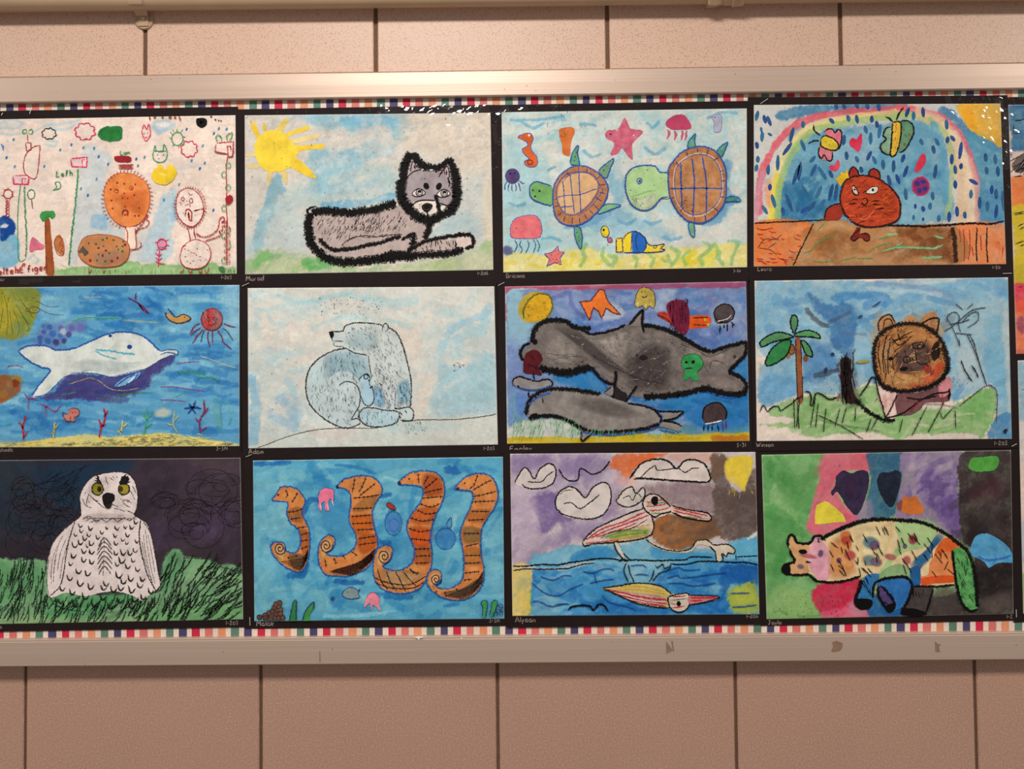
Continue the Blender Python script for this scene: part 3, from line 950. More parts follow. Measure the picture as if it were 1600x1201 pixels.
A.m('painted_cloud'); A.cloud(PK, 7, 516, 254, 60, 50, 8)
A.m('painted_cloud'); A.cloud(PK, 7, 1146, 360, 48, 48, 8)
A.m('painted_bush'); A.f((30, 108, 48), "595,262 625,230 680,222 735,225 742,260 735,300 700,312 640,308 605,290", (44, 124, 60)); A.cloud(GN, 6, 668, 268, 68, 44, 9, a=.6)
A.m('painted_stripes'); A.L((150, 72, 50), 16, "905,158 912,188|935,158 942,180|985,155 988,175|1025,156 1035,180|1060,156 1064,178|1085,158 1094,188", a=1)
A.m('painted_cat_face'); A.l(PK, 6, "860,240 862,265 875,300 890,310 910,280 912,250 902,208 890,240 872,215 862,245"); A.L(PK, 5, "874,262 874,270|895,258 896,268|875,285 885,292 897,282|866,225 872,235")
A.m('painted_cat_face'); A.l(GN, 6, "930,375 928,410 945,435 980,440 1005,425 1013,380 995,332 985,372 950,370 940,340 930,375"); A.L(GN, 5, "930,372 1012,372|950,395 962,392|985,395 998,395|955,415 970,418")
A.m('painted_spiky_sun'); A.ring(GN, 6, 1075, 298, 34, 40, a=.8)
A.L(GN, 6, "1045,270 1030,255|1055,258 1045,240|1075,255 1072,235|1095,262 1108,240|1105,285 1125,290|1108,300 1120,310|1100,325 1115,340|1080,340 1085,355|1055,330 1045,345|1042,300 1025,290")
A.m('painted_spot'); A.f((22, 18, 22), "1192,178 1225,172 1252,182 1250,215 1225,232 1205,225 1192,210"); A.L(K, 10, "1195,190 1245,205|1205,175 1230,230|1245,180 1200,215"); A.dots((70, 60, 62), 5, "1280,165 1305,183 1325,188 1340,190")
A.m('painted_cloud_face'); A.f((238, 200, 40), "920,520 935,480 955,478 962,455 985,458 992,485 1010,480 1020,452 1050,465 1072,500 1050,545 1010,575 970,575 935,555", (244, 210, 60)); A.L((248, 226, 130), 6, "960,505 1000,520 1015,515")
A.m('painted_flower'); A.o((236, 150, 180), 984, 934, 22, 20); A.ring(PK, 8, 982, 935, 28, 30); A.L(PK, 6, "1005,915 1025,905|1008,940 1028,945|955,925 935,925|965,960 950,975|1000,960 1012,965")
A.l(PK, 7, "970,965 965,1000 960,1075"); A.L(PK, 7, "940,985 965,1005 985,990|942,1015 965,1030 985,1015|940,1035 965,1050 988,1055|1000,1060 985,1050")
A.m('lettering'); A.write(GN, 6, 'Lion', 728, 396, 26, -.1); A.m('lettering'); A.write(GN, 8, 'Lefh', 342, 530, 34, -.12, gap=.28); A.m('lettering'); A.write(RD, 8, 'eltehc figer', -8, 1122, 42, -.1, gap=.22); A.L(RD, 7, "100,1110 125,1080 150,1055|132,1060 152,1052 150,1075")
A.m('painted_lion')
A.f((150, 30, 40), "697,405 785,404 798,430 790,440 710,436", (164, 40, 50)); A.L(RD, 8, "715,458 812,455|718,468 810,466|720,478 812,478")
A.f((246, 222, 200), "765,840 820,840 820,960 770,960", (240, 214, 196))
A.f(OR, "640,580 680,525 740,505 800,510 860,540 900,590 910,670 895,740 860,800 800,830 740,825 690,790 650,730 632,650", (234, 146, 84))
A.f((214, 108, 50), "690,640 780,620 890,600 900,690 870,770 780,740 700,690", (226, 126, 64), a=.55)
A.l(RD, 5, "640,580 680,525 740,505 800,510 860,540 900,590 910,670 895,740 860,800 800,830 740,825 690,790 650,730 632,650", closed=True, a=.6)
A.lay += 1
for k in range(44):
    t = k / 44 * 2 * math.pi
    if 1.2 < t < 1.75: continue
    x, y = 772 + 138 * math.cos(t), 666 + 163 * math.sin(t)
    A.l((150, 50, 40), 6, [(x, y), (x + 24 * math.cos(t + .25), y + 24 * math.sin(t + .25))], nl=False)
A.dots((150, 50, 36), 6, "712,565 755,572 822,575 672,605 712,610 800,600 755,628 815,640 678,672 745,660 775,660 685,720 845,718 820,765 842,765 760,710")
A.ring((150, 60, 40), 5, 708, 615, 12, 12); A.ring((150, 60, 40), 5, 798, 598, 12, 12)
A.L((140, 40, 36), 12, "745,770 745,745 760,730 775,740 778,772|752,760 770,755", a=.8)
A.l(RD, 6, "758,830 775,870 770,940 760,960"); A.l(RD, 6, "820,840 825,900 830,960"); A.l(RD, 7, "752,938 780,965 830,965 858,945 850,920"); A.l(RD, 6, "820,865 850,830 875,800 885,765 900,760 890,785 905,800 890,830 845,845 825,875")
A.f((206, 128, 72), "480,960 510,900 570,880 650,880 720,895 775,930 788,975 770,1030 720,1065 640,1075 560,1068 505,1035 480,1000", (186, 132, 92))
A.f((190, 150, 120), "560,990 680,970 780,985 740,1055 620,1070 560,1050", (176, 140, 116), a=.5)
A.l((150, 70, 50), 6, "480,960 510,900 570,880 650,880 720,895 775,930 788,975 770,1030 720,1065 640,1075 560,1068 505,1035 480,1000", closed=True, a=.7)
A.dots((60, 110, 50), 7, "540,932 585,935 630,948 650,900 690,912 710,950 745,950 600,998 665,990 720,968 745,980 590,1035 640,1040 515,965 750,920 625,910")
A.dots((150, 40, 40), 9, "550,1035 625,1005 680,1038 600,960 760,940 715,1020 645,975"); A.f((100, 88, 72), "490,965 505,945 520,965 540,990 515,1010 505,990 475,990")
A.L(RD, 6, "540,1075 545,1110 560,1085|600,1090 605,1115|625,1090 630,1110 645,1090|665,1085 668,1115|700,1085 702,1105")
A.m('painted_lion')
A.f((244, 226, 214), "1070,680 1090,620 1150,600 1210,640 1235,720 1215,790 1165,830 1110,805 1075,750"); A.l(RD, 6, "1070,680 1090,620 1150,600 1210,640 1235,720 1215,790 1165,830 1110,805 1075,750", closed=True)
A.lay += 1
for k in range(40):
    t = k / 40 * 2 * math.pi; x, y = 1152 + 84 * math.cos(t), 714 + 112 * math.sin(t)
    A.l((160, 50, 50), 6, [(x, y), (x + 20 * math.cos(t + .4), y + 20 * math.sin(t + .4))], nl=False)
A.ring(RD, 6, 1110, 665, 10, 10); A.ring(RD, 6, 1160, 675, 10, 14); A.L(RD, 6, "1140,622 1155,640 1170,630|1085,680 1100,690 1095,705|1120,705 1150,695 1155,715|1172,735 1240,722|1175,740 1220,725|1225,720 1255,745")
A.L(RD, 9, "1125,770 1128,735 1145,725 1162,745 1162,795 1150,790 1142,740|1145,740 1150,785"); A.L(GN, 5, "1110,640 1115,650|1108,745 1118,755|1180,760 1190,765|1130,675 1140,680")
A.L(RD, 7, "1135,828 1150,880 1155,930|1175,828 1180,870 1190,905|1188,870 1230,892 1280,880 1320,845 1332,790 1350,770 1362,790 1345,805 1375,800 1370,830 1350,825 1350,850 1330,860 1340,880 1310,895 1240,920")
A.f((243, 224, 212), "1100,980 1120,940 1180,910 1240,925 1275,970 1275,1020 1240,1070 1180,1085 1120,1070 1095,1030"); A.l(RD, 6, "1100,980 1120,940 1180,910 1240,925 1275,970 1275,1020 1240,1070 1180,1085 1120,1070 1095,1030", closed=True)
A.ticks(RD, 6, (1110, 945, 1260, 1060), 17, 14, .6, .6)
A.L(RD, 7, "1085,1110 1110,1100 1115,1080|1140,1085 1155,1110 1168,1085|1205,1085 1215,1115 1228,1090|1240,1085 1255,1112 1268,1075")
A.m('painted_bead_vine'); A.f((246, 224, 212), "1308,330 1410,318 1410,400 1385,408 1378,390 1305,380"); A.l(RD, 8, "1310,328 1415,318 1412,405 1385,410 1380,345 1400,345 1400,380|".strip('|'), sm=False); A.l(RD, 8, "1312,330 1305,378 1378,390", sm=False)
A.L(GN, 7, "1320,322 1310,290 1325,275 1345,300 1340,320|1378,312 1375,285 1395,265 1410,270 1400,300 1390,315")
A.l(RD, 6, "1380,405 1372,500 1375,600 1372,700 1378,800 1372,900 1376,1065")
for k in range(8): A.ring(GN, 5, 1372 + (-12 if k % 2 else 12), [460, 515, 595, 720, 850, 885, 945, 1035][k], 15, 18)
for k in range(12): A.ring(RD, 4, 1378 + (8 if k % 2 else -8), 820 + k * 20, 10, 9)
A.f((170, 40, 50), "1368,660 1385,642 1408,645 1412,670 1385,698 1372,680")
A.m('painted_bush'); A.f((70, 128, 70), "1325,1080 1350,1070 1365,1085 1358,1110 1345,1105"); A.L((60, 40, 30), 6, "1395,1085 1402,1105|1420,1088 1422,1110|1385,1090 1386,1105")
A.m('painted_grass', True); A.ticks((110, 90, 60), 4, (340, 1085, 1300, 1112), 40, 20, 1.5, .15, a=.6)
A.text('name_lettering', 'ar', 0, 1158, 24, -.03); A.text('class_number', '1-203', 1338, 1146, 22, -.02)
A.staple(46, 178, 48, 171); A.staple(2, 180, 4, 176)
A.tape(30, 440, 66, 437, 8); A.tape(112, 440, 126, 439, 5)
A.build()

# ------------------------------------------------------------------ grey wolf under a yellow sun
A = Art("watercolour of a grey wolf lying below a yellow sun, on black mount", (370, 140, .2625),
        [(382.3, 180.2), (766.4, 176.2), (770.8, 421.7), (383.1, 428.8)],
        [(371.5, 171), (772.5, 163.6), (774.5, 443), (373, 447.5)], (212, 205, 195), 0.0006)
A.p((128, 178, 198), "330,140 980,135 980,330 900,380 760,420 600,520 480,600 440,470 400,420 470,330 600,300 640,240 500,220 420,170", .8, 60, 12)
A.b((205, 196, 186), 90, "560,300 700,290 850,240 900,330 980,330", .75)
A.b((212, 204, 192), 70, "500,330 620,330 720,310", .7)
A.b((140, 190, 205), 70, "450,170 620,180 760,150", .6)
A.b((110, 170, 200), 60, "640,180 780,200 900,180 960,220", .55)
A.p((150, 192, 200), "470,540 600,480 760,450 930,440 980,500 950,640 700,690 480,700 300,720 230,760 150,920 100,990 60,960 160,740 240,620", .6, 80, 12)
A.b((88, 160, 200), 45, "520,690 700,680 850,650 930,640", .7)
A.b((125, 178, 205), 60, "420,600 600,590 800,560", .45)
A.b((150, 190, 205), 60, "640,520 760,400 900,370", .6)
A.p((196, 205, 200), "330,560 420,540 460,640 420,700 300,730 280,660", .6, 60, 10)
A.p((124, 172, 192), "215,520 240,495 265,510 270,560 300,600 250,640 210,740 170,850 150,930 100,960 120,800 160,680 190,590", .85, 18, 5)
A.p((170, 196, 200), "150,700 350,720 420,800 420,950 250,950 60,970 120,850", .55, 60, 10)
A.p((216, 200, 180), "1000,150 1500,145 1500,420 1350,480 1250,380 1150,400 1050,340 1000,380", .6, 70, 12)
A.p((188, 196, 192), "1300,600 1500,520 1500,880 1420,930 1250,880 1180,820 1280,760", .7, 60, 12)
A.p((168, 192, 198), "1180,800 1320,720 1420,760 1450,880 1380,850 1300,860 1180,890 1130,900", .7, 40, 10)
A.p((222, 205, 178), "1470,560 1515,540 1525,960 1480,930", .6, 25, 8)
A.p((205, 198, 190), "50,170 110,160 80,400 110,520 150,600 100,760 50,760", .6, 40, 10)
A.p((150, 182, 130), "55,1090 90,1000 150,950 260,960 370,990 480,1000 560,1030 700,1060 900,1050 1100,1040 1300,990 1420,930 1520,920 1527,1075 800,1085", .85, 25, 8)
A.p((205, 206, 165), "200,1085 260,1010 380,1010 420,1080", .6, 30, 8)
A.p((206, 208, 160), "900,1080 1150,1030 1350,990 1525,960 1525,1075", .55, 40, 10)
A.p((92, 168, 88), "390,1020 440,1000 520,1010 580,1040 520,1060 440,1075 400,1060", .9, 18, 5)
A.p((110, 175, 100), "90,1030 150,960 220,970 280,990 180,1010 110,1070", .7, 20, 6)
A.dabs([(160, 190, 120), (214, 210, 170), (130, 180, 110)], 26, (80, 1010, 1500, 1075), 70, 22, -0.6, .4, .45)
A.mott((226, 216, 204), 90, .4, .35, 3); A.mott((150, 160, 160), 40, .9, .25, 5)
A.m('painted_sun')
Y = (240, 208, 62); Y2 = (234, 196, 58)
A.f((226, 196, 92), "78,190 110,200 135,260 145,290 125,295 95,250", Y2)
A.f((206, 186, 96), "150,195 175,210 178,245 160,245", (214, 192, 110))
A.f(Y, "235,250 250,215 285,175 310,180 290,215 262,262", (222, 196, 110))
A.f((236, 208, 96), "280,265 330,245 420,215 425,240 350,265 300,285", Y)
A.f((232, 212, 140), "330,300 400,280 490,265 485,285 420,305 350,320", (226, 206, 150))
A.f(Y, "330,335 420,330 515,325 515,350 440,355 350,365", Y2)
A.f(Y, "300,420 355,408 400,440 450,490 475,525 440,522 390,500 320,460", Y2)
A.f((226, 204, 130), "55,380 120,380 120,395 60,398", (226, 204, 150)); A.f((226, 204, 130), "52,450 130,445 125,468 60,465", (222, 204, 150))
A.f((230, 206, 120), "265,490 300,490 300,565 285,560 270,520", (220, 200, 150)); A.f((228, 204, 120), "190,480 215,490 190,570 175,570", (214, 196, 150))
A.f(Y, "125,290 165,255 215,240 270,255 320,300 350,335 370,370 350,405 330,450 280,480 230,490 180,485 140,455 115,400 105,340", (244, 214, 70))
A.l((150, 130, 50), 6, "215,330 230,355", a=.4)
A.m('painted_wolf')
G = (172, 156, 154); G2 = (160, 146, 145)
A.f((178, 160, 156), "450,750 560,740 700,745 850,720 950,690 1020,720 1060,780 1120,800 1150,830 1120,900 1200,890 1300,890 1360,870 1400,890 1400,930 1340,950 1200,990 900,1000 700,1000 560,980 490,920 455,850", (190, 172, 166))
A.f((170, 156, 158), "1000,520 1040,500 1080,480 1160,480 1230,500 1280,550 1290,620 1275,680 1235,700 1215,690 1180,665 1100,660 1040,690 1015,650 1000,590", (158, 148, 154))
A.f((184, 168, 172), "1015,520 1025,440 1050,405 1075,430 1095,475 1060,480", (176, 160, 165)); A.f((184, 164, 170), "1215,490 1235,460 1260,440 1270,470 1275,545 1250,520", (176, 156, 162))
A.f((236, 222, 210), "1040,690 1070,665 1120,660 1180,662 1215,690 1245,690 1215,730 1195,765 1150,780 1110,770 1075,735", (244, 232, 222))
A.f((214, 196, 186), "1300,900 1330,880 1380,870 1400,890 1400,920 1370,940 1320,945 1310,920", (226, 208, 196))
A.ticks((70, 58, 58), 5, (470, 750, 1010, 900), 95, 34, -1.0, .25, "480,760 700,750 880,730 980,720 1020,800 900,850 640,880 560,900 500,860", a=.6)
A.ticks((50, 42, 44), 5, (560, 745, 1010, 850), 60, 40, -1.1, .2, "620,800 800,740 900,720 1000,740 1010,800 880,840 700,850 600,860", .2, a=.65)
A.ticks(K, 6, (1080, 895, 1290, 960), 14, 42, 1.3, .2, None, a=.8)
A.l(K, 46, "450,735 520,722 600,728 680,735 760,722 840,710 900,690 950,678", a=1, jit=.14)
A.l(K, 48, "440,735 425,790 432,850 440,910 480,960 530,1000 600,1020 680,1025 760,1018 840,1008 920,1000 1010,990 1080,985", a=1, jit=.14)
A.L(K, 14, ["430,745 420,715 450,700 475,690", "415,720 430,760", "405,820 415,780"], a=.9)
A.l(K, 40, "1080,985 1180,980 1260,975 1320,960 1350,945", a=.95, jit=.16)
A.l(K, 30, "870,985 930,970 1000,975 1050,985", a=.9)
A.l(K, 24, "490,885 520,920 580,955 640,950 700,945 780,925 860,910 930,885 980,875", a=.9, jit=.2)
A.l((60, 48, 46), 10, "620,930 680,885 760,870 840,875 920,865 990,860", a=.55); A.l((70, 56, 54), 8, "640,910 720,875 800,880 900,860", a=.5)
A.l(K, 20, "980,895 1040,860 1055,850", a=.95); A.l(K, 30, "1055,850 1050,900 1035,950 1020,975", a=.9, jit=.25)
A.ticks(K, 7, (1030, 870, 1070, 960), 14, 30, .4, .3, a=.9)
A.l(K, 22, "1040,950 1080,925 1120,905 1200,885 1280,872 1340,862 1385,862", a=.95); A.l(K, 22, "1345,868 1390,865 1408,890 1402,930 1360,945", a=.95)
A.l(K, 14, "1300,900 1305,920 1300,935 1325,945", a=.95)
A.l(K, 34, "1150,790 1140,840 1118,890", a=1)
A.l(K, 46, "990,560 992,500 1003,440 1025,395 1045,385", a=1, jit=.14)
A.l(K, 44, "1040,380 1070,410 1095,445 1130,460 1170,462", a=1, jit=.15); A.l(K, 34, "1160,458 1200,468 1225,450 1245,432", a=1, jit=.2)
A.l(K, 38, "1235,435 1270,425 1285,460 1290,500", a=1, jit=.15)
A.l(K, 54, "1295,470 1305,540 1312,600 1305,660 1280,710 1240,745", a=1, jit=.13)
A.l(K, 54, "985,540 975,600 985,650 1010,690 1050,735 1095,765 1140,778 1190,765 1240,735", a=1, jit=.13)
A.L(K, 5, ["1010,530 1018,470 1030,425 1050,408 1075,440 1095,470", "1035,490 1040,450 1052,425 1068,455 1078,470", "1010,525 1050,490 1100,475", "1240,510 1235,480 1250,455 1262,480 1265,530"], pen=True, a=1)
A.L((60, 20, 30), 14, ["1058,450 1062,470", "1250,480 1248,510", "1240,460 1215,500 1200,520"], a=.8); A.l(K, 10, "1255,520 1268,560 1262,580", a=.9)
A.L((240, 236, 232), 8, ["1100,480 1112,475", "1145,480 1170,478"], pen=True)
A.o(K, 1128, 574, 16, 20, -.5); A.o(K, 1203, 576, 16, 22, .45)
for x, y in ((1084, 612), (1232, 616)):
    A.f((232, 222, 214), [(x - 40, y + 8), (x - 10, y - 20), (x + 20, y - 16), (x + 38, y + 6), (x + 10, y + 22), (x - 20, y + 24)])
    A.l(K, 5, [(x - 40, y + 8), (x - 10, y - 20), (x + 20, y - 16), (x + 38, y + 6), (x + 10, y + 22), (x - 20, y + 24)], closed=True, pen=True)
    A.ring(K, 5, x + 3, y + 2, 20, 22, pen=True); A.o((150, 140, 140), x + 3, y + 4, 16, 17); A.o(K, x + 5, y - 5, 11, 10); A.o((236, 230, 226), x + 6, y + 6, 5, 4)
A.l(K, 6, "1020,680 1045,685 1070,668 1110,658 1180,660", pen=True, a=1); A.l(K, 6, "1210,675 1250,690 1265,685", pen=True)
A.f(K, "1102,690 1130,675 1160,682 1165,700 1150,720 1130,732 1108,715"); A.ring((90, 74, 72), 4, 1133, 700, 22, 18, a=.5)
A.L(K, 10, ["1135,725 1136,775", "1115,740 1095,765"], a=1); A.l(K, 20, "1180,625 1195,670 1205,720 1200,765", a=1)
A.spk((60, 40, 40), 10, (1070, 675, 1100, 710), 2.2)
A.m('paint_speckles', True); A.spk((60, 56, 58), 110, (60, 160, 1500, 900), 2.2)
A.text('name_lettering', 'Murad', 55, 1138, 30, -.03); A.text('class_number', '1-206', 1432, 1102, 22, -.02)
A.staple(378, 447, 389, 442); A.staple(383.5, 185, 387, 180)
A.tape(590, 172, 765, 171, 16); A.tape(690, 182, 700, 198, 12); A.tape(773, 195, 775, 224, 7); A.tape(640, 180, 630, 196, 10)
A.build()

# ------------------------------------------------------------------ two sea turtles
A = Art("painting of two brown-shelled sea turtles among jellyfish, on black mount", (770, 140, .2625),
        [(783.7, 175.4), (1166.9, 169.4), (1167.4, 417.5), (786.5, 425.6)],
        [(772.5, 164), (1169.5, 157.5), (1170.5, 436.5), (774, 442.5)], (204, 210, 204), 0.0008)
A.mott((170, 205, 208), 120, -.1, .7, 2); A.mott((214, 214, 204), 90, .5, .5, 3)
A.dabs([(150, 200, 208), (190, 214, 212), (130, 190, 205), (220, 218, 208)], 70, (60, 120, 1500, 900), 180, 50, -.3, .7, .35)
A.p((150, 198, 208), "65,330 200,340 330,450 350,800 330,950 70,980", .6, 50, 12)
A.p((128, 180, 204), "700,470 780,480 800,560 770,700 820,760 700,820 560,830 650,760 740,690 690,600", .8, 26, 8)
A.p((222, 216, 206), "760,420 1000,400 1050,470 960,450 850,450 790,520 740,520", .7, 40, 8)
A.p((222, 216, 206), "1090,830 1160,870 1200,870 1350,800 1480,700 1505,880 1300,910 1100,900", .7, 40, 8)
A.p((90, 150, 196), "1380,410 1420,420 1410,600 1480,660 1400,700 1370,770 1280,810 1230,800 1340,740 1395,600", .8, 18, 5)
A.p((96, 156, 200), "420,820 560,780 640,720 760,690 720,730 620,790 540,830 450,830", .8, 16, 5)
A.p((120, 176, 206), "700,820 820,770 1000,800 1080,870 1000,900 860,850 720,900", .5, 40, 8)
for P in ("180,195 240,230 300,200", "540,365 590,400 640,385", "905,345 970,385 1025,350", "330,480 370,460", "90,670 150,695 190,680", "750,780 800,800 850,770", "900,780 950,800 1000,780", "520,205 580,205 610,215", "920,200 950,225 985,195", "290,890 350,880 400,900", "1280,170 1370,135 1450,140", "110,180 260,180 420,160", "1020,880 1060,895 1120,880"):
    A.b((92, 160, 192), 18, P, .7, .3)
A.b((226, 212, 110), 0.1, "0,0 1,1", 0)
A.p((232, 218, 130), "65,990 180,975 300,985 420,960 560,945 700,980 850,985 1000,960 1100,940 1300,930 1515,925 1515,1060 64,1085", .95, 14, 5)
A.dabs([(222, 200, 60), (238, 228, 180), (226, 206, 80)], 30, (70, 990, 1500, 1060), 70, 26, -.4, .5, .6)
A.dabs([(226, 218, 100), (214, 196, 40)], 8, (950, 960, 1400, 1040), 80, 40, -1, .3, .6)
for P in ("520,1050 550,1000 530,960 555,920", "690,985 735,1000 710,1050", "660,940 650,990 690,1040", "1010,1010 1060,1030 1040,990", "1060,940 1110,970 1100,1000 1060,1050", "1150,1045 1130,1000 1170,960", "1250,905 1300,940 1230,1000 1250,1040", "1320,920 1350,970 1340,1000 1370,1040", "1400,900 1460,910 1430,990 1420,1040", "840,990 860,1010 850,1050", "930,980 960,1010 940,1050"):
    A.b((130, 184, 116), 22, P, .75, .25)
A.e((60, 60, 110), 85, 958, 32, 28, .7, .4)
BL = (40, 78, 156); NV = (34, 50, 110)
A.m('painted_seahorse'); A.f((222, 104, 44), "150,282 190,262 225,262 240,290 225,340 240,375 262,400 262,450 225,462 195,448 190,425 215,412 190,385 175,355 205,335 205,315 180,300", (208, 92, 40)); A.l(BL, 6, "150,282 190,262 225,262 240,290 225,340 240,375 262,400 262,450 225,462 195,448 190,425 215,412 190,385 175,355 205,335 205,315 180,300", closed=True, a=.7)
A.dots((250, 240, 235), 6, "215,272"); A.dots(K, 3, "228,278"); A.ring((120, 50, 30), 7, 222, 432, 16, 14)
A.m('painted_seahorse'); A.f((202, 104, 48), "395,240 430,225 475,225 488,250 470,300 462,350 460,390 435,395 415,375 412,330 400,290", (214, 120, 60)); A.l((150, 78, 40), 8, "412,250 430,270 420,285 400,262", a=.5)
A.m('painted_starfish'); A.f((190, 76, 104), "785,168 815,225 835,235 895,248 850,300 830,330 832,415 800,390 770,350 740,385 700,385 722,320 672,285 680,245 745,232", (206, 116, 134)); A.dots((110, 30, 60), 7, "700,265"); A.dots((240, 200, 210), 5, "838,272 740,240")
A.m('painted_jellyfish'); A.f((194, 72, 104), "1028,205 1050,172 1090,150 1140,152 1170,190 1182,230 1130,238 1060,236", (178, 60, 96)); A.L((186, 86, 112), 16, "1040,235 1048,265 1035,295|1078,240 1090,270 1080,300|1128,240 1130,275 1118,300|1155,240 1150,275 1145,300", a=1)
A.m('painted_ghost'); A.f((164, 166, 190), "1305,165 1320,150 1350,148 1362,165 1358,240 1335,255 1315,245 1318,200", (180, 182, 200)); A.l((120, 122, 150), 5, "1305,165 1320,150 1350,148 1362,165 1358,240 1335,255 1315,245 1318,200", closed=True, a=.5); A.dots(K, 4, "1322,165")
A.m('painted_octopus'); A.o((92, 76, 126), 117, 515, 44, 46, 0, (76, 60, 110)); A.L((92, 82, 134), 7, "85,545 70,575 75,600|100,555 90,585 95,605|115,560 112,590 120,605|135,560 140,585 135,605|150,550 160,580 165,605|155,540 180,560 190,550"); A.dots((40, 30, 70), 6, "105,500 130,498")
A.m('painted_jellyfish'); A.f((222, 104, 112), "105,860 110,800 140,765 200,748 255,752 285,790 292,840 275,880 200,886 125,884", (230, 122, 126)); A.l((70, 90, 160), 6, "105,860 110,800 140,765 200,748 255,752 285,790 292,840 275,880 200,886 125,884", closed=True, a=.55)
A.L((44, 92, 130), 6, "130,895 145,930 125,970|170,895 160,925 175,950 165,975|205,895 215,925 195,975|240,890 255,925 240,970|260,890 278,930 265,965"); A.dots(K, 3, "140,825")
A.m('painted_starfish'); A.f((228, 112, 112), "388,930 392,965 425,968 400,1000 408,1042 370,1028 320,1052 338,1010 308,978 355,968", (236, 132, 128), sm=False); A.l((60, 80, 150), 5, "388,930 392,965 425,968 400,1000 408,1042 370,1028 320,1052 338,1010 308,978 355,968", closed=True, sm=False, a=.8); A.dots((90, 30, 40), 3, "350,985 370,990 385,980 360,1010 380,1010 345,1020 390,1025 375,960")
A.m('painted_balloon'); A.o((236, 210, 48), 668, 845, 24, 34, -.2); A.ring(NV, 5, 668, 845, 24, 34, -.2); A.f((214, 112, 140), "682,880 705,882 710,905 688,908"); A.l(NV, 4, "682,880 705,882 710,905 688,908 682,880"); A.o(K, 660, 835, 6, 8)
A.m('painted_fish'); A.f((240, 214, 60), "735,885 770,880 800,850 850,845 890,870 920,920 960,925 1020,925 1025,945 990,950 1020,960 930,968 800,970 735,965", (236, 206, 40)); A.f((40, 110, 190), "830,850 870,850 910,885 915,935 890,968 835,970 828,900", (30, 92, 176))
A.l(NV, 7, "735,885 770,885 775,965 735,968 735,885", sm=False); A.l(NV, 7, "775,890 800,858 850,845 900,875 925,920 965,928 1020,920 1000,945 1025,955 960,968 780,970"); A.L(NV, 6, "828,850 822,965|860,855 850,900 860,960|905,880 912,930 895,965"); A.ring(NV, 5, 965, 935, 9, 9)
def turtle_leg(P, c=(88, 150, 110), w=7):
    A.f(c, P, (110, 170, 130)); A.l(BL, w, P, closed=True, a=.9)
A.m('painted_turtle')
turtle_leg("463,440 470,390 490,350 510,335 505,380 515,450 490,450"); turtle_leg("630,490 650,460 690,430 720,412 700,470 680,520 665,525 645,510", (120, 150, 120)); turtle_leg("625,735 650,700 690,680 760,690 700,715 650,735", (146, 190, 128)); turtle_leg("485,820 490,880 510,930 525,945 532,880 520,825 500,815")
A.dots((30, 70, 60), 4, "490,400 485,425 500,375 508,880 512,905 500,850 660,480")
A.f((124, 178, 104), "222,620 225,570 260,548 310,560 350,575 360,640 350,685 310,680 260,660 235,645", (108, 166, 94)); A.l(BL, 8, "350,575 310,562 260,548 225,570 220,620 240,655 300,680 350,690", a=.9); A.dots((20, 30, 60), 6, "278,604 238,600 252,636")
SH = (172, 112, 68); SH2 = (190, 132, 88)
P = "362,590 385,530 430,485 490,455 560,460 630,500 675,555 685,610 660,680 610,740 550,790 480,810 410,795 370,745 358,670"
A.f(SH, P, SH2)
A.f((214, 168, 122), "400,560 450,515 520,495 580,510 620,560 610,620 560,690 500,735 440,735 400,690 385,630", (222, 180, 134))
A.l(BL, 9, P, closed=True, a=.85); A.l(BL, 6, "385,570 440,505 520,490 590,505 630,560 615,630 560,700 490,745 430,740 395,690 378,630", closed=True, a=.75); A.l(BL, 5, "410,555 455,512 525,494 600,515 640,575 650,610 580,700 500,755", a=.6)
A.L(BL, 6, "415,545 425,640 430,735|460,505 470,600 485,740|510,460 515,560 520,650 525,740|385,642 440,630 520,625 590,600 620,590|400,700 480,695", a=.85)
A.L(NV, 6, "365,655 390,650|362,700 395,690|385,755 410,730|420,790 430,745|470,805 475,760|520,800 515,760|560,775 545,740|600,745 575,715|630,715 595,680|655,670 610,640|670,620 630,610|675,565 630,570|640,515 610,540|560,465 560,500|440,490 455,515", a=.85)
A.m('painted_turtle')
turtle_leg("1158,345 1165,310 1185,285 1205,265 1200,310 1208,350 1180,355", (70, 140, 120)); turtle_leg("1330,380 1350,345 1395,315 1380,360 1360,400", (76, 146, 120)); turtle_leg("1385,650 1420,635 1460,645 1470,665 1420,665 1385,668", (52, 130, 110)); turtle_leg("1165,795 1195,800 1200,870 1185,875 1168,840", (110, 170, 140))
A.f((164, 200, 140), "790,560 800,500 850,465 920,450 970,460 990,490 1050,495 1050,640 1000,650 960,700 900,722 850,705 810,650 792,600", (176, 208, 150))
A.f((206, 214, 186), "815,640 870,650 960,610 1000,650 960,700 900,720 845,700", (196, 210, 176), a=.8); A.b((120, 170, 90), 14, "810,630 860,620 960,600", .5)
A.l(BL, 9, "1045,495 995,492 965,458 900,452 840,465 800,500 788,560 795,620 820,680 870,715 920,718 960,695 1000,650 1045,640", a=.9); A.l((128, 172, 100), 10, "815,640 860,628 920,608 975,600", a=.6)
A.L((40, 80, 60), 5, "850,645 855,675|838,650 842,670"); A.ring(BL, 6, 872, 545, 15, 17); A.o(BL, 874, 546, 8, 9); A.dots((60, 90, 60), 3, "820,600 840,480 900,500 940,640 880,690 960,570 920,480 1000,530 830,650 905,640")
P = "1045,480 1080,420 1130,370 1210,342 1290,350 1350,400 1385,480 1388,590 1378,670 1330,745 1260,790 1190,792 1130,760 1075,690 1048,600"
A.f((166, 104, 62), P, SH2)
A.f((176, 116, 70), "1085,470 1140,410 1220,380 1300,400 1350,460 1368,560 1355,650 1300,720 1220,755 1150,740 1095,670 1075,580", (196, 144, 100))
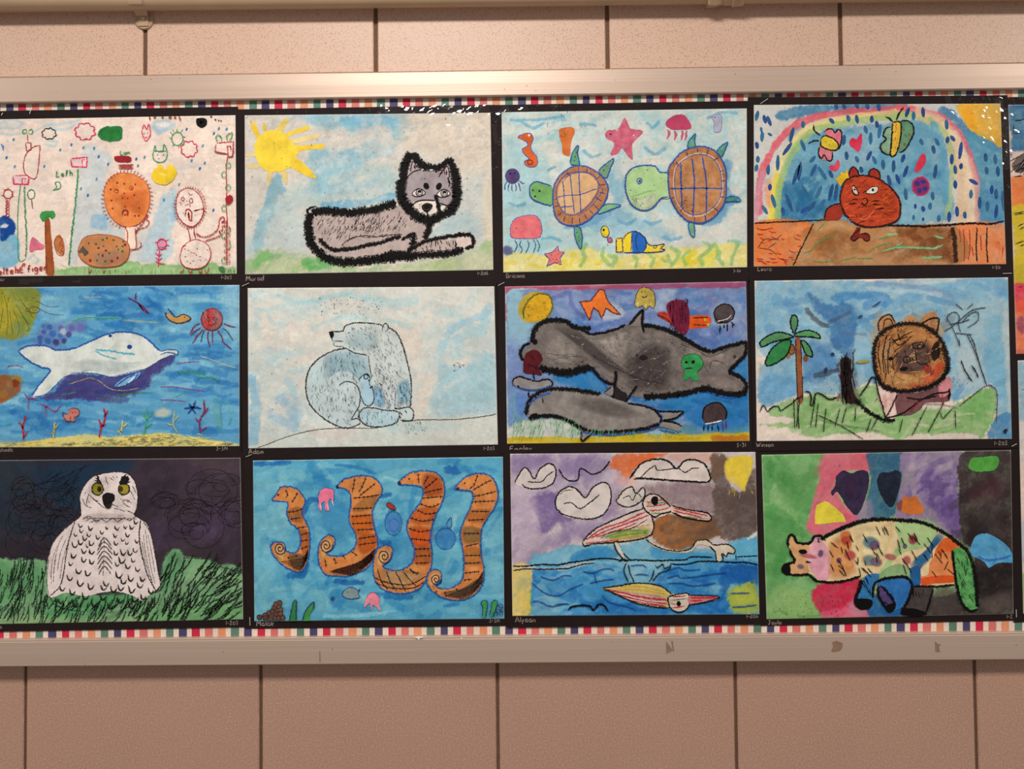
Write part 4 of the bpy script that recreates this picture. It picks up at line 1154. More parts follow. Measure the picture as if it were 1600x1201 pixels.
A.l(BL, 10, P, closed=True, a=.85); A.l((210, 190, 170), 8, "1085,470 1140,410 1220,380 1300,400 1350,460 1368,560 1355,650 1300,720 1220,755 1150,740 1095,670 1075,580", closed=True, a=.6); A.l(BL, 5, "1090,475 1140,418 1220,388 1300,408 1345,465 1360,560 1348,650 1296,712 1220,745 1155,732 1100,668 1082,580", closed=True, a=.7)
A.L(BL, 9, "1118,440 1120,560 1125,700|1185,410 1198,560 1190,760|1245,395 1270,560 1268,740|1062,592 1200,588 1375,590", a=.9)
A.L(NV, 6, "1050,590 1082,588|1085,425 1110,460|1150,370 1160,400|1215,345 1220,380|1285,355 1270,395|1345,405 1310,425|1380,480 1345,490|1385,545 1355,545|1380,640 1350,640|1345,730 1310,700|1270,785 1260,745|1200,790 1200,755|1110,730 1140,700|1060,650 1085,640", a=.85)
A.ticks((60, 50, 60), 4, (1120, 640, 1190, 740), 30, 9, 1, 1.5, a=.7)
A.m('paint_speckles', True); A.spk((90, 70, 80), 40, (280, 120, 700, 280), 2.2); A.spk((170, 60, 80), 14, (60, 300, 900, 1000), 3)
A.text('name_lettering', 'Brianna', 78, 1120, 26, -.02); A.text('class_number', '3-20', 1432, 1086, 17, -.02)
A.staple(778, 446, 788, 441); A.staple(786.5, 176, 790.5, 171)
A.tape(780, 182, 796, 168, 14); A.tape(806, 172, 826, 170, 6)
A.build()

# ------------------------------------------------------------------ red cat under a rainbow
A = Art("painting of a red cat on a brown hill under a rainbow, on black mount", (1165, 140, .271875),
        [(1178, 164), (1563.3, 161.7), (1572, 412.7), (1178, 416.5)],
        [(1168.5, 152), (1574, 148.8), (1583, 429.5), (1170.5, 434)], (206, 205, 200), 0.0013)
A.p((92, 156, 186), "200,760 210,560 240,380 330,280 480,220 640,210 800,200 960,170 1080,220 1140,330 1150,500 1120,760", .9, 24, 8)
A.dabs([(40, 108, 158), (60, 130, 176)], 26, (220, 480, 560, 740), 110, 34, -1.1, .4, .5); A.dabs([(110, 172, 198), (70, 140, 180), (130, 186, 206), (56, 124, 170)], 60, (220, 240, 1120, 740), 130, 40, -.9, .6, .4)
A.p((30, 100, 150), "210,560 300,560 420,640 480,700 400,750 210,760", .6, 50, 10); A.p((150, 190, 204), "900,620 1120,600 1110,750 900,760", .6, 30, 8)
A.p((188, 206, 212), "560,250 760,230 740,420 600,460 520,420", .35, 50, 10)
A.b((52, 118, 162), 60, "200,150 350,120 520,110 700,95 900,92", .85); A.b((44, 110, 160), 50, "1130,120 1200,170 1280,240 1400,300 1470,340", .8)
A.p((84, 150, 180), "1260,250 1340,250 1480,330 1490,760 1340,750 1330,520 1280,380", .95, 16, 5); A.p((60, 126, 176), "1340,600 1490,560 1490,765 1340,760", .5, 40, 8)
A.p((234, 178, 60), "1225,82 1466,80 1478,325 1420,300 1300,240 1250,170", 1, 4, 2); A.p((238, 160, 30), "1245,110 1300,120 1330,230 1270,190", .7, 20)
for c, w, P in (((224, 86, 100), 44, "75,700 85,520 150,360 240,240 380,165 560,130 700,125 900,110"), ((206, 150, 170), 30, "60,760 70,600 100,480"),
                ((236, 214, 140), 40, "140,740 150,560 210,400 300,270 440,190 620,160 800,140 950,115"), ((240, 216, 70), 34, "150,750 165,600 185,500"),
                ((164, 196, 116), 36, "185,740 190,580 240,420 300,320 400,230 500,205 640,180 800,160 980,150 1100,220"),
                ((226, 100, 116), 34, "880,100 1060,130 1160,180 1240,270 1290,380 1330,520"), ((226, 190, 150), 70, "1000,130 1100,180 1180,260 1220,380 1250,560 1240,750"),
                ((240, 212, 180), 60, "1180,260 1260,400 1290,560 1300,740"), ((224, 160, 150), 30, "1290,400 1330,560 1330,740"), ((170, 192, 130), 30, "1060,170 1150,260 1190,400 1180,560 1160,720"), ((96, 160, 190), 40, "1080,200 1130,330 1150,500 1150,640")):
    A.b(c, w, P, .88, .3, .2)
A.p((246, 96, 60), "110,560 130,520 150,600 140,680 115,650", .4, 30)
A.p((228, 122, 60), "48,768 380,768 320,900 275,1016 48,1016", .95, 5, 2); A.mott((240, 150, 80), 60, .2, .5, 3, 0, 1, (48, 770, 320, 1015))
A.p((232, 132, 76), "1195,790 1495,780 1497,1003 1210,1003", .95, 5, 2); A.mott((240, 104, 50), 50, .5, .6, 5, 1.5, 2, (1195, 790, 1495, 1000)); A.mott((240, 176, 130), 50, .5, .6, 6, 0, 1, (1195, 790, 1495, 1000))
A.p((182, 124, 76), "390,768 560,745 640,780 850,785 1200,785 1205,1003 275,1014 330,900", .98, 6, 2)
A.p((140, 84, 40), "430,850 520,800 600,820 580,900 520,960 430,940 400,890", .6, 50, 12); A.p((112, 60, 28), "880,800 1160,800 1180,900 1195,1000 1100,960 960,940 1000,880 880,850", .85, 30, 8); A.p((206, 160, 110), "400,770 560,760 620,800 500,800 400,830", .7, 30)
A.dabs([(160, 104, 60), (196, 140, 90), (130, 80, 40)], 30, (320, 800, 1180, 1000), 130, 40, -.1, .3, .4)
A.p((190, 150, 110), "550,960 760,940 850,990 600,1005", .5, 30)
A.m('painted_raindrops', True)
DB = (34, 78, 126); A.lay += 1
for x, y, l, t in [(65,150,60,1.8),(110,170,50,1.3),(135,180,60,1.2),(95,270,60,1.6),(65,320,40,1.4),(90,230,30,1.5),(140,258,30,.6),(70,400,40,1.6),(62,450,40,1.7),(330,320,70,1.2),(290,490,120,1.9),(310,470,110,1.7),(265,260,90,1.8),(185,420,90,1.6),(240,340,90,2.2),(440,480,90,1.0),(390,465,80,2.0),(385,400,50,2.3),(490,485,50,1.1),(490,590,100,1.8),(520,590,100,1.7),(420,590,80,2.0),(345,590,90,1.1),(250,650,110,1.2),(300,680,50,1.6),(160,640,80,1.3),(215,700,50,1.4),(380,670,70,2.2),(440,660,70,2.0),(340,690,60,2.4),(565,290,60,1.7),(580,380,50,1.5),(640,400,40,1.2),(665,460,40,1.3),(710,380,60,2.0),(718,280,70,1.6),(770,240,80,1.7),(690,230,50,1.3),(755,200,40,1.4),(740,405,50,1.2),(790,430,60,1.5),(850,440,70,1.6),(905,395,50,1.9),(920,470,70,1.9),(825,520,60,1.3),(875,515,60,1.2),(920,600,70,1.5),(1010,300,40,1.2),(1080,345,50,1.4),(1090,470,80,1.7),(1075,610,50,1.5),(975,670,30,1.6),(1020,685,35,1.4),(965,735,30,1.6),(1020,745,20,1.5),(1060,670,40,1.6),(1155,200,60,1.5),(1190,280,40,.9),(1235,350,100,1.7),(1185,400,60,1.6),(1238,440,35,1.7),(1205,460,50,1.5),(1205,545,50,1.5),(1310,530,60,.5),(1295,600,50,1.6),(1260,720,40,1.5),(1380,390,50,1.5),(1435,400,60,1.5),(1385,465,45,1.5),(1415,575,50,1.6),(1440,600,60,1.6),(1390,670,60,1.6),(1440,700,80,1.7),(1345,650,70,1.6),(1480,640,120,1.5),(1160,290,40,1.7),(130,460,60,1.6),(110,690,60,1.0),(140,560,40,1.6),(330,200,40,1.5),(590,165,40,1.3),(640,170,50,1.4),(725,170,40,1.6),(930,130,60,1.9),(965,150,50,1.6),(1020,130,60,1.5),(495,180,40,.8),(520,95,40,1.2),(565,95,40,1.2),(640,90,40,1.3),(700,95,40,1.3),(765,100,50,1.4),(1100,300,50,1.1),(1215,700,60,1.5),(1170,730,60,1.6),(1110,740,40,1.6),(1450,470,60,1.5)]:
    c = [DB, (30, 66, 130), (44, 98, 140)][(int(x) + int(y)) % 3]
    A.o(c, x, y, l * .52, 11.5 if l > 30 else 8, t, c2=tuple(v + 16 for v in c), n=12, nl=False)
A.m('painted_hill_outline'); A.l(K, 10, "48,768 200,760 330,755 450,748 540,740", a=.75); A.l(K, 13, "690,780 850,780 1000,785 1150,778 1300,768 1400,772 1488,755", a=.85); A.l(K, 8, "390,768 360,830 320,910 272,1014", a=.8)
A.l((50, 26, 16), 24, "1185,790 1200,860 1205,930 1208,995", a=.9); A.L(K, 8, "1330,790 1325,900 1330,990|1388,790 1385,900 1392,995", a=.85); A.L((170, 50, 30), 6, "1250,800 1258,900 1255,990|1285,800 1290,900 1280,980|1230,800 1235,880|1350,830 1355,930|1300,900 1310,960|1450,870 1460,890|1480,900 1475,950", a=.8)
A.m('painted_red_dashes', True); A.ticks((190, 40, 30), 7, (70, 785, 330, 1000), 30, 36, .1, .25, "60,780 370,780 310,900 270,1000 60,1005", .2, a=.9); A.L((110, 50, 40), 5, "70,910 110,860 170,860 210,830|75,910 140,920 180,950|130,910 175,880")
A.m('painted_grass_marks', True); A.L((130, 196, 140), 16, "780,930 850,910 930,905 1010,910 1090,910 1135,890|1000,970 1070,965 1130,960|800,835 880,830|1080,840 1140,855|860,900 900,880", a=.6); A.L((80, 140, 70), 7, "370,930 430,870 520,830|380,985 450,990 510,980|410,810 450,770|540,985 640,960|700,940 760,900 850,880|330,940 380,925|600,920 650,905|340,990 360,975|760,860 830,845|640,970 740,970", a=.7)
A.m('painted_heart'); A.f((214, 40, 76), "597,295 615,275 635,285 665,252 668,300 652,355 625,340 600,320", (224, 60, 92))
A.m('painted_heart'); A.f((216, 56, 84), "478,445 495,430 512,435 530,400 542,430 528,465 500,468", (226, 80, 104))
A.m('painted_petal'); A.f((206, 40, 66), "1015,368 1035,385 1030,425 995,470 970,470 985,420", (216, 60, 86))
A.m('painted_ball'); A.o((130, 50, 110), 1006, 555, 46, 52, 0, (150, 40, 90)); A.dots((50, 54, 130), 14, "985,540 1020,530 1000,580 1030,570"); A.ring((190, 40, 90), 9, 1006, 555, 46, 52)
A.m('painted_bee'); A.f((214, 104, 124), "452,240 475,225 500,232 515,250 530,232 550,250 545,310 520,305 480,275", (222, 130, 146)); A.f((220, 130, 140), "425,320 470,345 500,352 498,400 470,410 430,395 418,360"); A.f((232, 202, 60), "432,290 450,265 490,275 525,300 532,335 505,350 460,340 432,320")
A.L(K, 8, "452,245 475,225 500,230 515,250 530,230 550,245 548,300 535,345|432,290 450,265 490,275 525,300 532,335 505,350 460,340 432,320 432,290|425,325 418,370 435,395 450,375 470,405 495,405 498,355|390,200 395,235 430,265|358,312 390,295 425,295", a=.95); A.dots((120, 80, 30), 3, "460,300 480,320 500,310 490,295")
A.m('painted_butterfly'); A.f((110, 154, 120), "890,185 930,180 955,205 965,240 945,290 915,340 880,360 885,280", (90, 136, 100)); A.f((120, 160, 130), "835,215 805,225 790,260 805,285 775,320 790,360 830,375 845,300", (150, 180, 150)); A.f((224, 176, 50), "845,190 885,185 890,250 880,320 855,378 832,372 840,290", (232, 190, 70))
A.L(K, 9, "845,190 888,188 892,250 880,320 858,378 832,375 838,290 845,190|890,182 930,180 958,205 965,245 945,295 915,345 885,362|835,215 808,222 790,260 808,285 775,320 785,358 832,378|848,190 830,170 802,155|865,180 880,140 908,102", a=.95); A.ticks((170, 70, 30), 5, (845, 200, 885, 350), 12, 14, 1.2, .3); A.ticks((120, 40, 40), 5, (900, 200, 950, 320), 8, 14, .8, .5)
A.m('painted_cat')
A.f((236, 192, 40), "515,515 545,490 540,475 570,480 580,455 595,500 600,520 560,530 545,555", sm=False)
CR = (178, 58, 34); CR2 = (196, 72, 36)
A.f((150, 48, 34), "450,745 465,690 500,665 540,655 560,700 540,745 500,750", (170, 56, 36)); A.l(K, 7, "450,748 465,690 505,662 545,655", a=.9)
A.f(CR, "592,500 600,455 625,440 640,470 650,500", (150, 40, 30)); A.f(CR, "705,500 712,465 740,452 770,480 770,520 740,525", (160, 44, 32))
A.f((140, 44, 32), "640,790 660,800 655,830 690,820 710,845 700,868 660,850 620,868 600,855 625,815", (120, 36, 28)); A.L(K, 7, "660,790 640,815 605,850 620,868 650,850|655,830 700,830 712,860 690,870 670,850", a=.8)
P = "545,600 570,530 620,500 690,495 760,515 830,560 875,620 890,690 870,750 800,780 700,790 630,770 575,720 548,660"
A.f(CR, P, CR2); A.f((206, 84, 38), "640,640 760,580 860,620 870,700 800,740 700,700", (190, 64, 34), a=.7)
A.l((40, 16, 14), 11, P, closed=True, a=.85); A.l(K, 9, "592,500 600,460 620,445 642,465 650,495", a=.8); A.l(K, 9, "705,500 712,468 740,455 768,480 770,520", a=.8)
A.ticks((226, 96, 44), 5, (570, 520, 870, 760), 60, 40, -.5, .3, P, a=.7); A.ticks((90, 24, 20), 5, (570, 520, 870, 770), 50, 34, -.4, .5, P, a=.7)
A.f((236, 226, 216), "690,595 715,565 755,558 760,580 735,598"); A.o(K, 730, 577, 7, 9); A.l(K, 5, "690,595 715,565 755,558 760,580 735,598", closed=True)
A.f((226, 210, 200), "612,560 630,560 645,600 625,598"); A.l(K, 7, "605,560 620,550 640,580 645,605 620,600 608,570"); A.dots(K, 6, "626,575")
A.L(K, 8, "670,630 690,625 700,645 680,665 668,645|650,632 610,632|720,642 770,640|590,655 640,655|725,660 765,662|740,690 800,680|555,710 575,730", a=.8); A.l((230, 130, 100), 5, "640,735 690,745 740,690", a=.6)
A.text('name_lettering', 'Leora', 68, 1042, 24, -.03); A.text('class_number', '1-20', 1418, 1030, 20, -.02)
A.staple(1188, 162, 1200, 154); A.staple(1567, 427.2, 1581, 426.6)
A.tape(1480, 150, 1492, 182, 8); A.tape(1560, 152, 1571, 265, 12); A.tape(1535, 168, 1545, 222, 16); A.tape(1558, 190, 1562, 215, 8)
A.build()

# ------------------------------------------------------------------ white dolphin
A = Art("painting of a white dolphin leaping in blue sea, on black mount", (0, 425, .24984),
        [(-16, 449), (374, 445), (374, 697), (-14, 699)],
        [(-32, 438), (376.5, 435), (377, 712), (-30, 715)], (120, 180, 210), 0.0)
A.p((92, 160, 202), "-70,90 1500,80 1500,1090 -70,1100", .9, 10, 2, False)
A.dabs([(60, 138, 192), (128, 192, 214), (40, 116, 180), (150, 206, 220), (80, 156, 200)], 190, (-60, 95, 1490, 1010), 200, 34, 0.02, .12, .5)
A.p((36, 110, 176), "600,100 800,130 980,180 1040,330 1030,420 950,380 860,270 720,250 700,160", .5, 60, 12)
A.dabs([(30, 100, 170), (44, 122, 184)], 36, (560, 100, 1060, 420), 170, 30, .2, .25, .5)
A.dabs([(40, 112, 180)], 20, (1100, 460, 1480, 800), 180, 32, .05, .1, .5); A.dabs([(34, 104, 172)], 22, (0, 780, 560, 1000), 170, 34, 0, .1, .4)
A.p((168, 206, 216), "1380,100 1490,100 1490,440 1400,400 1420,260 1380,180", .55, 40, 10); A.p((150, 202, 216), "250,150 420,170 420,300 260,300", .5, 40, 10); A.p((150, 206, 218), "1030,180 1200,180 1200,330 1050,320", .4, 30)
A.p((144, 142, 46), "-70,95 210,95 248,150 240,230 180,370 110,420 0,430 -70,440", .95, 14, 6); A.p((186, 166, 40), "-70,140 60,140 100,260 40,380 -70,400", .7, 40, 10); A.p((112, 130, 50), "100,100 230,110 240,160 200,300 130,400 140,250", .5, 30)
A.dabs([(170, 160, 60), (120, 130, 40)], 30, (-40, 110, 200, 400), 100, 14, 1.0, .5, .5)
A.p((100, 110, 170), "235,340 400,310 530,300 540,370 420,400 400,460 240,460", .55, 24, 8)
for x, y, r, c in [(310,345,20,(56,92,170)),(275,375,16,(60,80,160)),(330,385,22,(50,100,180)),(380,350,18,(90,96,170)),(350,437,20,(50,50,110)),(400,430,16,(60,50,110)),(300,430,20,(44,90,170)),(430,390,18,(70,60,130)),(450,350,20,(110,90,160)),(500,350,26,(110,110,180)),(250,410,18,(50,84,160)),(270,340,14,(70,110,190)),(395,370,20,(180,190,190)),(250,440,14,(56,80,160)),(375,400,16,(60,104,180))]: A.e(c, x, y, r, r, .8, .4)
A.p((150, 84, 36), "-70,650 60,645 115,660 130,700 110,760 60,800 0,820 -70,820", .95, 14, 6); A.p((176, 140, 40), "70,660 120,650 140,690 110,700", .8, 10); A.e((130, 50, 30), 95, 695, 26, 24, .9, .3); A.e((160, 120, 60), 60, 700, 22, 20, .7, .4); A.e((170, 130, 60), 20, 760, 30, 26, .5, .4)
A.p((66, 54, 118), "350,740 420,650 560,640 660,655 760,640 880,610 1000,540 1095,525 1080,560 1010,620 950,650 930,720 830,760 700,790 560,800 420,790 300,800 250,790", .9, 16, 6)
A.dabs([(60, 50, 110), (40, 66, 140), (84, 70, 130)], 20, (360, 650, 900, 770), 140, 26, -.1, .3, .5)
A.b((70, 60, 120), 30, "560,790 680,800 790,800", .6)
A.p((240, 214, 110), "-70,1080 150,1060 400,1030 540,1015 700,1030 900,1015 1060,1008 1200,1030 1400,1060 1497,1075 1497,1088 -70,1097", .95, 6, 3)
A.p((214, 206, 140), "0,1060 90,1060 60,1085 -40,1090", .5, 14); A.e((206, 206, 180), 1020, 880, 50, 30, .8, .6)
A.b((90, 170, 140), 30, "1350,800 1350,900 1380,980", .4); A.b((90, 170, 150), 26, "1420,800 1450,940", .4); A.b((70, 160, 150), 20, "20,860 40,900 40,960", .6)
A.b((130, 196, 170), 16, "400,330 500,290 650,285 750,290", .5); A.b((200, 200, 120), 8, "770,300 900,310 990,315", .6)
A.m('painted_sun_rays'); A.L((70, 66, 24), 4, "10,110 40,200 50,300 40,400|60,140 40,230|80,230 120,330 110,400|120,160 160,220|100,200 180,340 160,370|20,220 0,360|60,240 80,390|130,270 190,330|200,160 230,170|150,200 210,290", a=.6)
A.ring((100, 70, 40), 5, 215, 236, 32, 20); A.ring((100, 70, 40), 4, 172, 236, 12, 10); A.L((90, 66, 60), 5, "225,178 300,215 370,215|230,220 310,260 400,268", a=.6)
A.m('crayon_waves', True)
A.L((48, 140, 90), 26, "1110,635 1200,625 1290,640", a=.42); A.L((48, 140, 90), 22, "1230,665 1320,660 1370,690", a=.42); A.L((60, 150, 100), 12, "450,305 540,285 640,290 740,288", a=.4); A.L((60, 150, 110), 10, "720,770 840,760 960,755|1080,790 1180,740|380,770 480,750", a=.4)
A.m('crayon_waves', True); A.L((130, 60, 120), 8, "1000,718 1100,720 1200,735 1280,745|1100,575 1170,565 1250,560|1000,800 1080,800 1160,810|35,610 60,588 110,585 150,598", a=.6); A.L((200, 190, 140), 5, "1250,525 1330,550 1410,580 1480,600|520,158 640,156", a=.6)
A.m('crayon_waves', True); A.l((170, 160, 110), 8, "430,700 500,680 560,662 620,680 690,730 780,740 870,725", a=.5); A.l((90, 120, 110), 10, "600,790 720,790 830,760 930,750", a=.4)
A.m('painted_dolphin')
P = "120,497 170,465 240,458 300,465 355,487 450,480 540,445 630,405 700,380 790,375 870,390 930,425 975,470 1005,495 1060,485 1105,490 1105,520 1060,525 1005,545 950,580 890,610 800,635 700,655 640,640 560,630 470,635 400,655 340,715 280,765 195,780 250,700 315,615 260,595 190,560"
A.f((210, 218, 214), P, (224, 228, 222)); A.f((196, 212, 212), "450,560 600,540 800,560 930,560 800,625 690,645 560,620 450,630", (214, 222, 220), a=.6)
A.l((36, 84, 160), 11, "195,780 250,700 315,615 260,595 190,560 120,497 170,465 240,458 300,465 355,487 450,480 540,445 630,405 700,380 790,375 870,390 930,425 975,470 1005,495", a=.85)
A.l((36, 84, 160), 7, "1000,518 1050,502 1108,515|".strip('|')); A.l((36, 84, 160), 6, "1005,495 1060,485 1108,490 1108,515 1050,525", a=.9)
A.l((60, 100, 170), 7, "195,780 280,765 340,715 390,665", a=.5); A.l((60, 100, 170), 8, "440,630 560,630 650,645 700,655 800,630 890,608", a=.5)
A.l((90, 170, 190), 12, "595,487 680,490 760,505 850,515", a=.9); A.l((90, 170, 190), 9, "595,490 650,520 730,545", a=.8)
A.o((24, 76, 150), 811, 467, 16, 14); A.o((24, 76, 150), 690, 398, 11, 9)
A.f((120, 176, 220), "720,715 770,665 850,635 880,628 860,660 800,700", (150, 196, 226)); A.L((36, 90, 170), 9, "722,715 790,665 845,640|790,700 830,680 870,635", a=.9); A.L((230, 230, 226), 9, "800,695 850,650")
A.m('painted_twig'); A.L((110, 30, 70), 8, "850,125 848,180|800,160 850,185 880,215 925,260|860,190 905,225 935,262|870,200 900,250", a=.9)
A.m('painted_fish'); A.f((192, 142, 76), "1040,255 1100,285 1150,265 1190,285 1165,310 1100,318 1060,300", (204, 154, 86)); A.l((50, 44, 60), 7, "1050,225 1090,275 1110,280 1150,265 1195,290 1160,312 1100,318 1050,290 1035,255 1050,265", a=.9); A.dots(K, 4, "1155,282")
A.m('painted_octopus'); A.o((176, 60, 60), 1326, 296, 64, 66, 0, (150, 110, 110)); A.ring((120, 30, 40), 7, 1326, 297, 66, 68); A.ticks((196, 40, 40), 7, (1270, 240, 1340, 350), 20, 60, 1.3, .15, a=.6); A.ticks((140, 130, 130), 6, (1335, 240, 1380, 350), 10, 50, 1.4, .15, a=.6); A.ring((130, 20, 30), 5, 1305, 296, 12, 10); A.ring((130, 20, 30), 5, 1345, 292, 10, 10); A.L((130, 20, 30), 6, "1300,325 1320,335 1345,318")
A.L((120, 40, 60), 8, "1255,320 1215,340 1190,390|1260,345 1220,370 1195,400|1275,355 1235,400 1205,445|1305,360 1300,410 1315,470|1360,360 1395,420 1390,430 1450,485|1400,320 1430,335 1475,345|1330,360 1330,445 1335,455", a=.85); A.L((40, 60, 80), 6, "1280,360 1265,400 1258,440|1390,350 1420,370 1460,430", a=.8)
A.m('painted_jelly_creature'); A.o((204, 120, 112), 462, 880, 36, 30, .2); A.f((204, 130, 120), "395,900 440,885 470,905 465,935 430,930 405,925"); A.l((60, 50, 60), 5, "430,860 460,850 495,860 492,895 465,910 468,935 440,930 425,938 400,905 395,880 430,890"); A.L(K, 5, "455,875 458,885|472,872 475,882|445,900 440,925")
A.m('painted_starfish'); A.L((28, 70, 140), 12, "1150,852 1200,845 1262,852|1180,820 1205,850 1225,885|1225,800 1208,845 1175,885", a=.95)
CO = (170, 24, 40)
for c, w, Ps in ((CO, 11, "150,1055 140,960 112,940|140,985 160,900 150,920|145,1040 180,990"), (CO, 11, "622,1035 632,960 615,910|640,975 660,900 648,845|655,905 678,860|635,965 665,950"), ((206, 176, 60), 8, "335,1045 340,985 345,940|340,1000 320,1010|340,985 365,950"), ((230, 200, 70), 9, "755,1015 765,970 768,925|765,970 800,945|730,990 765,1000|740,1005 770,990"), ((60, 160, 90), 7, "895,1035 915,950 920,850|915,920 890,870|915,930 960,870|910,975 955,945"), ((190, 180, 90), 6, "1115,1005 1085,950 1095,865|1090,930 1120,895|1085,960 1045,945"), ((130, 30, 70), 10, "1255,1010 1250,930 1280,870 1275,795|1280,890 1305,840|1250,940 1220,910|1258,995 1300,965"), ((150, 60, 110), 7, "180,860 185,790 240,800|150,750 185,800|290,900 290,840 345,870 385,830|300,845 250,820"), ((70, 150, 150), 6, "1390,960 1380,880 1380,800|1430,960 1450,900")):
    A.m('painted_coral'); A.L(c, w, Ps, a=.85)
A.m('sand_marks', True); A.ticks((60, 80, 100), 5, (380, 1010, 1480, 1082), 110, 46, -.12, .15, "360,1085 520,1060 700,1040 900,1022 1060,1015 1200,1040 1420,1066 1480,1080 1000,1088", a=.5); A.ticks((110, 100, 60), 4, (0, 1060, 700, 1090), 50, 40, -.08, .15, a=.4); A.ticks((248, 226, 130), 5, (900, 1015, 1300, 1070), 40, 50, .1, .1, a=.5)
A.text('name_lettering', 'shoda', -6, 1122, 26, -.02); A.text('class_number', '3-314', 1352, 1114, 26, -.03)
A.build()

# ------------------------------------------------------------------ sitting polar bear
A = Art("pale watercolour of a polar bear sitting on snow, on black mount", (370, 425, .26875),
        [(387, 450), (772.3, 447.3), (778, 694.6), (388, 700.5)],
        [(376.5, 441), (776, 437), (780, 711), (379, 716.5)], (214, 214, 206), 0.0004)
A.mott((196, 210, 208), 120, -.2, .6, 2, .4, 2); A.mott((220, 214, 204), 80, .5, .4, 3)
A.dabs([(184, 212, 216), (226, 218, 206), (170, 206, 214), (214, 214, 206)], 50, (80, 110, 1480, 900), 190, 50, -.5, .5, .35)
for P, w, c, a in (("100,160 240,140 380,180 600,130 760,160", 26, (160, 206, 216), .6), ("150,230 300,190 480,160 680,110", 30, (170, 208, 214), .5), ("180,240 210,300 290,300", 26, (150, 196, 208), .7), ("215,335 270,325", 16, (150, 196, 208), .6),
                   ("440,330 520,290 640,260 760,280", 22, (168, 208, 214), .6), ("760,150 900,180 1030,160", 60, (166, 208, 214), .6), ("860,280 960,300 1020,330", 30, (164, 206, 212), .5), ("1250,330 1350,280 1430,250 1470,200", 50, (140, 192, 216), .55), ("1210,420 1300,380 1420,330 1450,270", 60, (150, 200, 218), .5), ("1180,560 1200,440 1240,330", 30, (160, 204, 216), .5), ("75,640 90,620 110,760 100,980", 60, (122, 178, 210), .75), ("250,740 310,800 330,880 260,860 200,820", 70, (140, 184, 212), .6), ("300,640 340,720 360,860", 50, (150, 192, 214), .5), ("120,220 120,320", 30, (170, 206, 214), .5), ("85,130 150,110", 30, (160, 204, 216), .5)):
    A.b(c, w, P, a, .3)
A.p((142, 192, 212), "1180,560 1300,540 1420,480 1500,500 1505,800 1300,840 1120,830 1150,700", .6, 30, 10); A.p((160, 202, 212), "1230,600 1420,520 1490,600 1480,740 1300,760 1220,700", .4, 40, 10)
A.p((228, 212, 198), "390,480 460,470 420,560 390,660 330,640 350,540", .6, 30); A.p((230, 212, 196), "1030,620 1120,600 1110,780 1040,860 1010,830", .6, 30); A.p((230, 214, 200), "940,350 1060,360 1050,520 1000,480", .6, 30); A.p((228, 214, 202), "140,270 400,300 380,420 200,440", .4, 50)
A.p((206, 212, 204), "70,1020 250,960 460,910 700,905 900,880 1100,860 1505,830 1515,1000 100,1025", .7, 12, 4); A.p((184, 212, 216), "860,900 1100,880 1300,900 1100,930 900,930", .5, 30)
A.p((220, 206, 196), "420,910 700,920 560,980 450,960", .5, 30)
A.dabs([(196, 210, 210), (222, 214, 204), (176, 206, 212)], 60, (80, 110, 1480, 860), 150, 36, -.9, .5, .4)
A.m('snow_ridge_line'); A.l((70, 64, 66), 7, "120,1020 180,1000 260,968 350,940 450,918 560,908 660,906 780,908 840,900", a=.6); A.l((60, 56, 58), 7, "960,870 1050,860 1120,858 1220,858 1320,852 1420,840 1480,832 1510,822", a=.65)
A.m('painted_polar_bear')
A.f((188, 206, 210), "405,620 420,560 470,500 560,455 640,445 700,470 770,490 790,600 800,740 770,780 720,800 700,880 640,905 560,880 480,820 420,740", (198, 212, 214))
A.f((158, 194, 208), "510,480 640,450 760,490 785,580 780,640 720,640 690,600 600,580 500,620", (170, 202, 210), a=.75); A.f((200, 214, 212), "410,610 450,540 500,520 500,640 480,780 430,730", (186, 212, 216))
A.f((206, 212, 208), "540,345 610,340 640,310 700,295 800,298 870,310 930,360 970,450 1000,560 1015,640 1012,780 900,800 820,790 790,720 780,600 765,485 690,470 640,440 570,430 550,400", (196, 208, 208))
A.f((176, 206, 216), "640,350 760,330 840,400 800,460 700,460 620,420", (196, 212, 214), a=.6)
A.f((150, 190, 214), "790,660 850,680 860,790 800,780 780,740", (130, 176, 212), a=.9); A.f((144, 188, 210), "930,650 1000,620 1010,760 940,760", (160, 200, 214), a=.85)
A.f((186, 206, 212), "720,800 780,785 860,800 930,805 945,840 920,880 850,900 760,890 725,860", (170, 204, 214)); A.f((200, 210, 208), "920,795 985,785 1020,800 1025,850 985,865 945,850", (188, 206, 208)); A.f((160, 196, 216), "722,620 760,590 775,620 790,680 795,740 765,780 730,740", (176, 206, 218))
BK = (44, 40, 44)
A.l(BK, 9, "640,442 560,458 480,500 425,560 402,640 410,730 450,800 520,860 600,900 660,905", a=.7); A.l(BK, 5, "415,590 400,680 425,770 470,820", a=.5)
A.l(BK, 8, "540,350 560,345 615,342 635,310 690,295 760,296 830,305 860,320", a=.75); A.l(BK, 6, "845,345 850,310 870,298 882,320 870,345", a=.75); A.l(BK, 9, "870,315 930,355 965,430 990,520 1010,610 1015,680 1010,785", a=.7); A.l(BK, 6, "615,435 640,445 690,470 760,482", a=.8); A.l(BK, 5, "560,405 570,428 620,432|".strip('|'), a=.7)
A.f((20, 18, 20), "536,350 558,345 565,370 550,385"); A.L(BK, 6, "550,385 562,405|565,400 620,402|645,355 660,352", a=.8)
